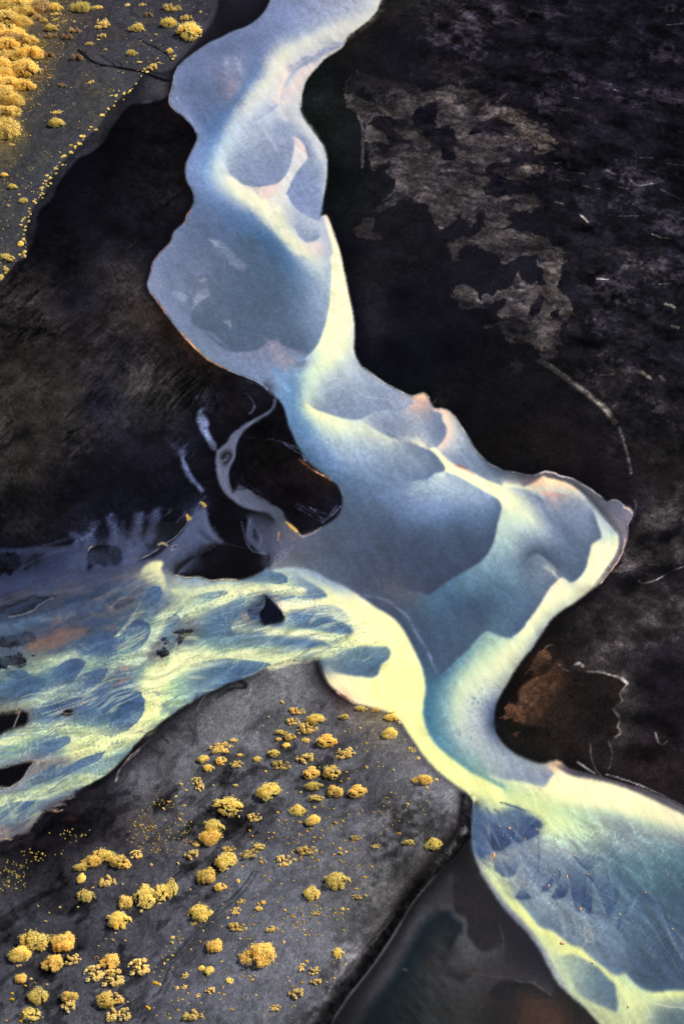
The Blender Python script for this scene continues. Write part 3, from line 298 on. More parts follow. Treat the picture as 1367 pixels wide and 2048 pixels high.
W 1.4 .6 808088 .7: 960 660 990 668
W 1.4 .7 908e95 .7: 860 620 885 626
W 1.4 .6 808088 .7: 895 682 930 690
W 1.4 .6 808088 .7: 875 770 905 780
W 1.4 .6 77757c .7: 1100 345 1120 350
W 1.4 .6 77757c .7: 945 375 965 377
W 1.4 .5 77757c .7: 1120 715 1150 722
W 1.4 .5 77757c .7: 1300 98 1360 92
W 1.4 .4 6a686f .7: 1080 322 1095 326
@ 767 350 2.2783 0
F 3c3636 .9 1.5 3 25: 300 310 360 290 380 330 350 380 320 400 310 360
F 4c4646 .95 2.8 5 40: 405 310 480 260 560 250 640 230 700 240 745 270 770 320 810 350 825 420 820 540 815 650 790 760 770 840 730 850 720 800 650 770 590 780 560 785 540 740 490 680 550 640 540 590 480 560 430 580 380 590 305 550 320 510 370 500 430 530 490 530 560 520 600 460 630 440 640 480 690 500 740 500 735 440 690 400 680 360 620 370 550 400 520 360 440 340
F 5c5555 .6 4 4 25: 640 490 700 500 700 540 660 620 620 600 640 540
F 5a5352 .5 6 5 25: 640 690 720 660 790 680 770 740 680 750
F 0d0c15 .95 .8 1.5 20: 650 640 670 590 710 540 722 560 715 640 680 655
F 0d0c15 .95 .8 1.5 20: 755 650 770 615 795 610 790 640 770 655
F 332e30 .7 2 3 20: 560 910 580 850 605 835 630 850 620 900 590 915
F 2a2628 .6 2 3 20: 95 370 130 360 155 390 130 415
F 15131c .75 6 5 25: 880 390 920 370 930 400 890 430
F 0e0d15 .8 4 4 25: 890 780 930 730 980 720 1050 740 1000 790 920 800
F 0e0d15 .7 4 4 25: 890 640 940 600 950 640 920 660
F 302d33 .55 5 6 20: 1000 370 1060 340 1120 380 1200 450 1200 500 1100 420
F 2a282e .5 6 6 20: 1150 340 1250 360 1320 420 1300 470 1200 400
F 2a282e .55 6 6 15: 950 830 1100 720 1250 640 1300 660 1200 740 1100 800
F 2c2a2f .5 6 6 15: 880 930 960 900 1150 880 1200 960 1100 1100 980 1000
W 11 .75 5f5a58 3: 712 850 780 890 860 950 930 1003 990 1050 1030 1100 1048 1128
W 3 .5 86817c 1.5: 730 852 790 890 870 955 940 1010 1000 1062 1030 1105
W 2.2 .75 a5a3a5 .8: 970 474 1020 478
W 2.2 .75 a5a3a5 .8: 1220 270 1260 285 1300 290
W 2.2 .7 908e92 .8: 1250 500 1300 498
W 6 .7 8a8480 1: 1280 588 1322 602
W 6 .7 8a8480 1: 1312 690 1338 698
W 6 .7 8a8480 1: 1160 898 1185 910 1213 928
W 4 .7 8a8480 1: 1258 920 1278 938
W 3 .6 7a7672 1: 985 914 1040 910
W 2 .6 7a7672 1: 895 185 915 205 930 215
@ 1000 850 3.7248 0
W 5 .65 6a6664 2: 880 20 900 90 
W 4.5 .65 6f6b68 1.5: 905 90 930 170 955 270 970 360
W 2 .3 5a5655 2: 1000 560 1010 600 1000 650 980 740
F 2f2c2d .6 5 6 25: 1080 180 1200 200 1280 300 1180 330 1050 320
F 302d2c .6 6 6 25: 1100 560 1250 480 1367 500 1367 620 1250 640 1130 680
F 34302f .7 5 6 25: 1100 700 1180 690 1140 850 1000 980 960 1010 940 1100 860 1080 980 900
F 353131 .7 6 6 25: 1200 900 1367 820 1367 990 1150 1050 900 1090 960 1010
F 0b0a0f .8 5 5 25: 1150 850 1250 760 1367 680 1367 760 1280 830 1170 910
F 100e12 .8 8 6 25: 850 1230 1000 1140 1200 1100 1367 1040 1367 1110 1150 1160 980 1230 860 1280
F 383536 .7 8 7 25: 1000 1450 1050 1330 1200 1260 1367 1250 1367 1520 1200 1480 1100 1530
F 2e2b2c .7 6 6 25: 560 1450 700 1330 850 1300 800 1400 650 1450
F 302c2d .7 5 6 25: 600 1560 750 1480 850 1540 950 1600 900 1676 750 1600
W 1.6 .7 9a9692 .7: 1030 1165 1060 1185 1150 1160 1240 1110 1367 1050
@ 767 1200 2.2783 0
F 684836 .85 1.5 2 15: 560 500 600 460 615 500 640 520 650 545 625 560 610 555 560 555 540 550 570 530
F 624534 .8 1.5 2 15: 650 340 660 305 720 240 740 222 755 270 700 310 690 325
F 4a3428 .6 8 4 20: 700 350 780 310 810 330 800 400 740 480 700 520 640 470 650 400
F 7a5038 .7 2 2 12: 585 610 600 600 620 620 600 625
F 101012 .6 4 4 20: 560 580 640 560 720 580 760 620 700 640 620 620
W 3 .7 8f8884 1.2: 740 215 760 206 778 212
W 3 .7 8f8884 1.2: 798 298 815 312 838 322
W 5 .7 a09894 1.5: 870 295 890 292 905 305
W 3 .7 9a9490 1.2: 930 328 1000 335 1060 352
W 4.5 .8 aaa29e 1.2: 1050 350 1080 362 1105 380
W 2.5 .5 8a8480 1.2: 1105 385 1075 430 1085 460 1045 500 1070 540 1065 580 1080 605 1050 630
W 4 .5 9a9490 1.2: 1042 500 1065 530
W 3 .5 6a6462 1.2: 940 660 945 720 970 780 990 800
W 3 .5 6a6462 1.2: 1022 650 1038 700 1022 770
W 2.5 .5 6f6a68 1.2: 1235 610 1250 650 1270 660 1290 645
F 363333 .6 5 6 20: 870 200 900 180 950 190 940 230 890 240
F 302d2e .6 6 6 20: 1100 120 1180 60 1300 80 1340 160 1200 210 1110 180
F 2e2b2c .5 6 6 20: 1080 420 1200 430 1140 520 1100 500
@ 767 1548 2.2783 0
W 2 .5 55504e 1: 600 940 680 955 730 985 755 1005
W 2 .4 48464a 1: 540 800 545 760 525 690
W 1.6 .35 77777a 1: 90 890 105 895
W 2 .4 5a3f3a 2: 400 910 450 915 530 930
@ 0 950 2.2783
F 0c0c12 .95 2 4 18: -60 340 20 342 70 352 98 380 95 415 60 440 30 472 -60 478
F 101119 .9 3 4 18: 118 440 122 405 150 372 190 357 222 362 190 398 150 438
F 0c0d12 .9 2 3 18: 410 400 402 365 425 332 470 322 530 328 553 352 552 385 520 405 470 412
F 0d0d12 .95 2 5 16: -60 1080 40 1076 110 1086 118 1120 70 1150 -60 1182
F 12131c .6 5 5 25: 430 300 440 250 480 230 510 250 505 320 450 330
F 0e0f17 .7 5 4 25: 560 300 555 230 585 215 590 300 575 340
F 0e0f17 .7 5 4 25: 655 290 660 200 690 160 700 200 680 270
F 0d0d14 .8 4 3 25: 735 280 745 200 790 150 830 165 835 210 790 270 720 320 660 360 680 310
F 4a3f3a .5 2 2 15: 750 195 770 160 790 165 770 190
F 4d5878 .5 5 5 20: 860 220 920 150 960 230 1010 300 930 290 880 380 790 400 840 300
@ 0 1300 2.2783
F 0b0b10 .95 2 3.5 16: -60 550 20 542 90 524 145 513 125 540 108 575 65 606 30 622 -60 615
# rims on the river banks
@ 250 0 2.2783
W 1.3 .7 bcc3d6 .6: 222 345 218 385 205 430 203 460 215 490 245 515
W 1.2 .5 c08a78 .6: 206 475 225 505 248 520
W 1.2 .55 a8b2cc .6: 245 300 222 345 
W 1.2 .35 a5b3d0 .6: 235 450 250 490 290 540 325 600
W 1 .4 b8c2d8 .6: 275 540 310 580 330 618 320 655 300 695 280 740 275 790 285 830 308 870 316 910
W 1.2 .5 d8c8c0 .6: 1005 187 990 215 955 240 915 265 880 300 850 335 825 370 812 410 803 440 798 490
W 1.4 .7 dcdce0 .6: 797 490 803 440 815 400
W 1.4 .6 e8ddd0 .6: 1150 45 1110 90 1060 130 1015 165
@ 250 400 2.2783
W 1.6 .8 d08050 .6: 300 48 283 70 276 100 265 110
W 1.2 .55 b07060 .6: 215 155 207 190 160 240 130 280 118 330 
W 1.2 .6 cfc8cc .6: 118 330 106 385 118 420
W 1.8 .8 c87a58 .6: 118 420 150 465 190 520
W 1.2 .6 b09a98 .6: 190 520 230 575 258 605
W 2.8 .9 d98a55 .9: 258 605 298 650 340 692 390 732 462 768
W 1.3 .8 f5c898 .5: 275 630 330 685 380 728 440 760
W 1.1 .7 d0d4e0 .5: 470 774 520 795 590 822 650 862
W 1.6 .85 f0eee8 .5: 1085 765 1130 795 1175 830 1230 860 1285 888 1320 895
W 1.2 .6 f0ece0 .5: 915 70 950 150 992 290
@ 400 750 2.2783
W 1.6 .8 efe8e0 .5: 970 96 1000 84 1020 82 1040 104
W 1.6 .8 e8e2da .5: 1075 153 1105 153 1130 162 1160 190 1185 230 1215 275
W 1.3 .6 c5c5c8 .5: 1215 275 1240 320 1270 360 1310 400 1367 430
W 1.2 .4 3a4050 1.5: 1190 260 1250 350 1310 412 1367 440
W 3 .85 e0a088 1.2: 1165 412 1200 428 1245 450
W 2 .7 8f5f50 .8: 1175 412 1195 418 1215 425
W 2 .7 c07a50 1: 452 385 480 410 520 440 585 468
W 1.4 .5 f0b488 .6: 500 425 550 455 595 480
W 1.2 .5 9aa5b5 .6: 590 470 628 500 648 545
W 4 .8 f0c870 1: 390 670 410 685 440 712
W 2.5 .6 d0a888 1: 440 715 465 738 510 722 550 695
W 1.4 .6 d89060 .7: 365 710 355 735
W 3 .55 8a98b0 1.5: 640 600 600 640 555 670
W 1.6 .5 7a88a8 1.2: 500 605 540 640 560 670
W 1.2 .35 7a88a8 1.5: 430 600 500 640 545 665
W 2.5 .6 8f9ab5 1.5: 385 315 430 345 475 372
W 2 .35 60688a 1.5: 290 295 340 300 400 320
W 2.5 .35 8a9ab8 1.2: 1075 110 1050 140
@ 1000 850 3.7248
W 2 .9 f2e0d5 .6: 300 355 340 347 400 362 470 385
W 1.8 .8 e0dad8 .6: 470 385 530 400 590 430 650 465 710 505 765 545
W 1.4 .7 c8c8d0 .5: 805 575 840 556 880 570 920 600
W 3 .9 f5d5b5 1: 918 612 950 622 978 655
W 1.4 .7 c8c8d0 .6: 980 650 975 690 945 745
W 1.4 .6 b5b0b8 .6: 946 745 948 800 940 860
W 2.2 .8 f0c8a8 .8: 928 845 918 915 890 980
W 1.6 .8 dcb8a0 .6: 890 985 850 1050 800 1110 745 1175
W 1.4 .6 d0c0b0 .6: 820 1050 770 1120 700 1190 
W 1.3 .6 aab0c8 .6: 0 335 100 352 180 368 240 374 290 360
W 2 .5 3f4560 1: 640 540 720 640 800 725 865 795
W 1.2 .5 d8b8b8 .8: 850 690 875 715 885 735
W 5 .5 cfd0c4 2: 330 1060 380 1090 425 1135
@ 767 1200 2.2783
W 1.8 .7 d0cfc8 .6: 880 740 960 790
W 1.4 .75 c5c2c5 .6: 1010 795 1100 820 1180 850 1250 880 1310 915 1367 942
W 1.3 .5 8a7f88 .6: 1050 825 1200 870 1300 915
@ 500 1100 2.2783
W 5 .35 8f9cba 4: 520 205 620 230 700 290 750 370 800 450 845 550
W 2 .4 93a0be 1.5: 640 235 710 300 760 385 810 470 855 570
W 3 .8 d0a898 1: 400 650 440 675 480 698
W 2 .7 5a2a20 1: 415 660 450 685
W 4 .5 15141a 1.5: 312 500 325 540 345 590 
W 3.5 .4 c9ccc0 2: 1190 1045 1240 1065 1340 1070
@ 0 950 2.2783
F 4b5573 .6 14 4 25: 330 430 340 330 400 300 450 340 520 320 530 250 560 330 600 300 640 210 640 300 660 290 690 310 720 200 715 290 640 390 560 430
W 12 .5 5f688a 9: 395 300 415 260 435 225
W 12 .5 5a6385 9: 528 300 520 250 508 195
W 14 .55 626b8c 9: 590 390 610 290 635 190
W 12 .5 5a6385 9: 685 280 700 220 718 165
W 8 .5 55608a 5: 625 380 635 330 640 295
W 6 .4 4a5475 5: 560 320 565 270 560 220
W 8 .5 4d5674 5: 345 330 370 300 330 270
W 5 .4 4a5475 4: 380 430 390 350 400 310
W 3 .9 f0c868 1: 850 180 855 205
W 5 .95 f2c050 1.2: 852 185 866 200
W 4.5 .95 f2c050 1.2: 918 125 935 142
W 4 .9 f0cf90 1.2: 725 318 745 312 760 322
W 1.6 .7 c8c4c0 .8: 720 335 690 358 645 380
W 1.4 .7 b0aeb2 .8: 860 210 820 260 775 300 745 322
W 1.4 .5 9a98a0 .8: 640 382 610 385
W 1.2 .7 e8ddc5 .6: 800 456 850 467 905 464 960 482 1030 474 1085 480
W 1.6 .8 e8c890 .6: 1010 476 1080 480
W 1.6 .8 dcc8a0 .6: 402 345 410 332 422 325
W 1.4 .6 b5a898 .7: 785 340 790 325 805 318
W 1.2 .6 9a9ea8 .7: 780 345 795 338 806 320
F 12131a .9 1 .5 10: 783 338 790 325 803 320 796 334
W 1.6 .7 b0a8a4 .6: 60 1060 90 1080 80 1110 65 1150
W 2.5 .8 c08060 .8: 75 1085 90 1080
W 2.5 .9 f0a040 .8: 845 722 858 732
W 2 .4 8a9ab8 2: 1100 215 1120 300 1150 345 1210 360
W 1.6 .5 6a7290 1.5: 1140 205 1125 270 1140 320
W 1.6 .5 6a7290 1.5: 1180 250 1190 300 1180 330
F 14151e .8 3 1 15: 1150 255 1165 240 1185 290 1180 310 1165 300
W 2.2 .9 f0b850 .8: 1300 215 1325 240 1348 258
W 1.5 .6 c89060 .8: 1275 255 1265 280 1268 300
@ 0 1300 2.2783
W 1.6 .7 c8b8b0 .7: 157 514 130 545 112 580 70 612 35 628 0 624
W 1.4 .6 b5a8a0 .7: 275 280 300 290 335 285
W 2 .6 d0b098 1: 250 740 270 735
W 1.6 .5 d8b8a0 .8: 0 862 40 858
@ 767 1548 2.2783
W 1.5 .5 eeeac0 .6: 700 700 760 725 820 765 
W 1.3 .5 eeeac5 .6: 1120 960 1160 1000
W 1.6 .5 e8e6c8 .8: 1230 1045 1280 1055 1367 1065
W 1.5 .5 e8e4c8 .7: 555 480 560 520 575 545
W 3.5 .85 8f4530 1: 492 385 498 368 512 360
W 1.6 .9 f5e0c8 .6: 490 385 492 368 506 358
W 2 .8 c8c0c0 .7: 806 768 818 776
'''
POLY = '''
@ 0 950 2.2783
PATH dn: -160 470 40 470 100 410 95 350 200 330 330 318 400 308 500 290 560 270 640 240 720 215 800 215 845 190 860 205 880 205 905 150 920 120 950 200 985 260 1020 300 1110 330 1180 360 1222 350 1215 425 1240 430 1290 380 1366 292
@ 250 700 2.9085
PATH chan: 862 262 868 290 850 345 800 385 740 430 690 470 660 520 645 570 643 620 620 668 605 720 612 780 640 815 720 812 780 860 850 900 910 935 935 985 1025 1080 950 1130 830 1200 800 1190 740 1140 705 1080 715 985 760 935 690 915 620 870 570 820 540 750 530 680 528 620 540 580 590 540 620 490 690 440 740 405 800 373 855 330
@ 0 950 2.2783
ISLE: 805 452 830 425 870 395 940 350 1010 318 1110 335 1180 362 1215 420 1150 460 1085 480 960 482 905 465 850 466
ISLE: 405 430 400 370 420 330 470 320 530 325 555 350 555 390 520 415 500 390 480 415 440 405
ISLE: 1205 548 1240 575 1270 605 1297 645 1285 670 1240 680 1195 685 1180 650 1178 625 1200 600
ISLE: 275 1093 300 1070 330 1068 340 1082 320 1098
ISLE: -150 1075 30 1074 70 1070 118 1082 128 1110 110 1148 60 1153 0 1178 -150 1185
@ 0 1300 2.2783
ISLE: -150 545 0 542 80 522 140 510 153 516 125 545 110 578 70 608 35 626 -150 620
@ 250 700 2.9085
ISLE: 575 640 590 617 603 614 594 635
@ 600 1550 3.4175
PATH scarpfoot: 1185 170 1165 300 1170 420 1120 480 1080 540 1000 610 900 710 830 790 760 880 700 980 640 1080 560 1200 470 1330 380 1440 300 1550 210 1702 100 1880
'''
BANDSTXT = '''
@ 250 0 2.2783
B: 1010 95 cccbc4 940 130 cfcfca 880 160 d4d3c9 830 185 d8d7c8 780 210 dcdac8 720 250 dfddc8 690 300 dfddc8 640 390 d8d8c9 570 470 c9cfcf 500 570 bfcad3 450 640 c2d1d6 420 720 c9d6d4 427 785 d3dad0 470 842 dedcca 540 893 e6e4c6 640 965 ebe8c2 720 1050 efecc0 790 1130 f0ecbe
B: 800 60 8f9cc0 720 120 8796bd 650 190 8092ba 600 280 7488b6 560 380 6a8ab9 520 455 5b80b6 470 530 5b82ba 430 600 628bc2 392 680 719acb 364 750 7ea3cf 360 810 82a5cf 395 885 7898c5 480 955 6485ba 560 1025 5a80b5 640 1105 5078b0
B: 1040 40 adb3c4 980 60 a8b0c4 900 100 a5afc4 830 150 a5afc5 760 200 a9b3c5
B: 640 60 8794bb 560 150 7b88b2 450 190 7683ae 340 240 7885b0 290 300 7a88b2 270 380 7484b0
B: 930 205 97a1b9 880 222 97a1b9 820 250 9ea7bd 770 300 abb4c6 720 370 b8bfcb 690 430 c0c7d0
B: 820 310 dccfc8 775 365 dfd0c8 745 420 d9cfca 740 470 cfcccb 770 530 c5c9cd 820 590 c0c8d0 860 660 b9c3ce 880 740 b5bfca
B: 625 900 d5d0c8 690 930 dfddcc 720 1000 d0d3cb 760 1050 c9cfcd 830 1080 c2c9cc
B: 800 700 d5cccb 770 760 cccfd2 735 820 cacdd2 700 880 d3d2cc 680 940 e2dfcb
@ 250 400 2.2783
B: 640 130 4f77b0 720 225 4a74ae 770 300 5b82b4 815 350 789ab9 850 410 8aa3bd
B: 700 120 ece9c2 760 180 efecc4 820 242 e0e0c6 870 278 d3d8ca 905 310 c5cdcb
B: 560 160 587099 620 260 5a7099 680 350 5c719a 720 450 5f749b
B: 965 230 f3e9cb 980 350 f3edc6 993 480 f2efc6 988 580 efeec6 965 660 ecedc4 925 735 e2e6c3 870 790 d5dec4 830 850 c8d6c4 808 920 d6e0c2 850 968 e8e8bf 940 995 e9e8c2 1020 1015 dee2c6
B: 740 800 82a8cc 770 850 5b8fc4 782 930 5f93c2 805 1000 669ac2 840 1060 6d9cc4
B: 150 330 8a96b4 150 400 8e99b7 200 490 8794b3 260 590 8594b2 340 665 8394b2 440 740 8394b3 550 780 8395b6 650 840 8199bf
@ 400 750 2.2783
B: 475 150 e8e6c0 510 182 ecebbf 560 208 e6e6c2 640 236 dbdfc4 740 255 d3d8c5 820 276 d0d5c1 870 293 c5cbbd
B: 415 180 6a9ac4 450 240 6c9ac4 500 312 7096c2 560 370 7093be 640 430 6f8fba 720 470 6f8cb2
B: 1000 500 acbdc9 1080 480 b7c6ca 1150 500 b0c0c9 1230 535 a5b8c8 1310 570 98aec4
B: 960 640 6f8ab5 1080 660 6a86b2 1200 650 647fac 1320 650 6481ab
B: 480 760 646c8c 600 800 5a6287 720 850 535d85 850 880 505a83 950 930 4d5780
B: 980 90 d5b5a5 1010 105 ecc5a0 1035 125 cdb0a5
B: 1120 175 ecd0a8 1140 220 ead6bd 1140 270 e0cfbf 1110 315 d3c8c0
B: 1080 370 b0bbc5 1150 340 a8b5c0 1180 290 b3bcc3 1150 220 c0c2c2
@ 750 750 2.2783
B: 575 572 f2f0c6 620 577 efecc6 670 610 e7e9c6 710 650 dde2c6 740 690 c9d3c6 765 730 b0bfc1
B: 600 640 cdd8c5 590 720 b7cac3 590 800 a0babd 560 860 84a4b8 520 910 7097b0
B: 690 535 98a5b6 740 570 8998b1 790 625 7f8eac 850 690 6f7fa0 900 750 6a7a9e 945 805 647498
B: 685 890 68799d 686 840 5d6d96 712 800 55658e 752 798 55658e 800 832 52628b 850 872 516290 880 905 5a6c94
B: 830 560 9aa5b6 900 580 93a0b6 960 640 8c9bb5 1000 700 8593b0
B: 740 880 8696a8 780 910 8d9aac 800 950 8494a8
@ 500 1100 2.2783
B: 830 610 4a7fa8 825 690 4c86ac 836 780 4d8cae 880 860 5a95af 940 940 6ba0ae
B: 985 480 8bb5b0 940 560 90bcb2 905 640 8cb5b5 885 720 86b0b5 890 800 84aeb3 915 870 80aab2
B: 1080 440 b5ccb8 1020 520 cad5b8 960 610 d9debb 930 690 dbdfbc 925 770 d0d8bf 945 850 c0cbc2 1000 920 b3c2c0
B: 1250 390 e9e7bf 1180 460 e6e5bf 1110 560 e3e3c3 1060 640 d0d5c3 1040 720 b8c0c0 1060 800 a9b3bc
B: 1095 690 8a98b0 1085 760 6f7fa5 1110 830 7f8eaa 1160 890 939fb2
B: 480 215 f2ebb8 560 290 f5edb8 620 370 f5eeb8 680 450 f3eeb4 720 540 f0ebac 740 640 efeab0 730 740 eeeaaf 770 830 f0edac 850 920 f2efb0 950 1020 f3f0b2
B: 380 590 f2e8c2 420 630 f3e6bd 490 660 f3e8b8 580 710 f0e6b3
B: 110 130 c9d3b5 130 170 e0e2b5 
@ 767 1200 2.2783
B: 330 690 6fa2ae 400 760 8fb5a8 500 832 9abda2 560 857 a0bd9f 650 892 a9c29f 750 932 a9c0a0 850 962 98b8a8 950 985 86a8ac 1050 1012 7fa0ac 1150 1035 88a5a8 1250 1062 8aa2a5 1400 1095 7f9aa5
B: 480 800 c5d2b0 600 855 dce0b0 700 892 e6e4b2 850 925 ece8b8 1000 945 efe9bd 1200 990 e9e3ba 1400 1060 dcd8b7
B: 430 870 efedab 520 897 ebeaa8 600 917 e8e8a8 700 957 e2e4a8 800 987 d5dda8 900 1012 c9d4ae 1000 1037 c5d2ac
B: 800 795 efe5c4 900 838 f2e8c2 1000 868 f2eac2 1100 895 efe7be 1200 925 eee6be 1300 960 ebe6bd 1420 1000 e8e4ba
@ 767 1548 2.2783
B: 432 410 b5c0a8 458 445 c9d0ac 502 508 d3d8a8 562 592 d6daa5 622 656 dddfa0 682 712 e3e39a 740 758 e2e2a0
B: 700 708 dcdea0 760 736 e2e29f 820 778 e8e6a0 880 818 eae8a2 950 864 eae8a5 1000 902 e8e6a5 1060 947 e6e5a5 1130 990 e0e2a8 1200 1010 dfe2a5 1280 1006 e5e5a8 1400 1000 e6e5a8
B: 780 870 b5c0aa 830 950 c0c9a8 900 1030 ccd2a3 980 1085 d3d6a0 1060 1110 d8d9a2
B: 440 150 7f99a8 430 220 6a86a8 430 300 5f7ea5 
@ 0 950 2.2783
B: 1360 535 e6e5b2 1250 525 e8e7b2 1130 532 edeab5 1050 537 eae8b6
B: 1200 508 dfe2b2 1100 507 dfe2b2 1000 515 d8ddb2 900 530 d0d6b2 820 535 c2cab5 775 522 d5d8b5
B: 1040 565 dfe2b6 950 602 d5dbb3 880 628 cfd6b2 810 600 c0ccb2 750 650 cdd6b1 705 715 cbd5b0 685 775 bfccb0 645 828 b5c4ae 
B: 1367 800 ccd6a8 1250 815 d5dcaa 1100 815 cfd8a8 980 825 cfd8a6 860 837 d5dca5 780 862 dde1a5 720 902 e3e5a3 685 950 ebea9f 672 1010 edeb9f 667 1080 eeec9f 640 1139 edeba0
B: 1367 735 d5dcae 1280 722 cdd7ae 1180 712 c5d0ae 1090 695 a5b8ac
B: 590 840 b5c3aa 500 852 aebfa8 440 850 b9c8a8 340 822 b3c2a5 250 847 bfcca5 150 890 c2cda5 60 900 aab8a2 -40 915 a5b5a0
B: 400 872 b9c8a8 345 950 acbca5 260 985 b3c2a8 180 1025 bbc8a8 60 1056 a8b5a2
B: 640 640 a9bba8 600 685 c0cda8 560 712 bac8a6 530 735 a0b3a5
B: 0 660 566585 100 650 5a6785 200 620 4d5a7c 300 590 44527a 400 580 3f4d72 500 570 45527a
B: 0 705 637595 80 700 6a7a94 180 690 6f7c92 260 650 5f6f8c 360 615 4d5c80 450 600 55637f
B: 140 790 8a6e62 220 740 8d7265 300 715 8f7568 380 690 80706a
B: 230 690 8a7a74 300 650 7a7074 
B: 560 690 6a7f9c 500 690 5f7595 430 720 566a90 400 730 4f6590
B: 0 440 39425f 120 450 3a4360 240 430 3d4663 340 420 454c68
B: 0 520 3f4663 150 510 4c5068 300 490 575a6c 440 460 5c5d6e 560 430 5a5d70
B: 620 400 565a6f 700 350 5a6280 770 300 5c6588
@ 0 1300 2.2783
B: 600 380 eceaa0 540 410 ebea9f 450 441 e8e7a0 350 458 e0e3a2 285 466 d5d9a5
B: 580 366 e0e2a0 450 373 ccd5a3 350 373 c9d3a2 250 353 c7d2a2 150 373 cdd6a0 50 403 d3da9f -60 427 d3da9f
B: 400 582 c9d3a0 300 614 d6dc9f 200 648 ccd5a0 130 670 d6dc9f 30 692 d0d79f -60 705 d0d79f
B: 480 520 8fa8a5 400 535 7a96a5 300 560 6480a2 200 585 5a789f 100 625 6785a5
B: 260 470 b5b8a5 200 505 a89890 150 540 958a88 130 580 7f8a98
'''
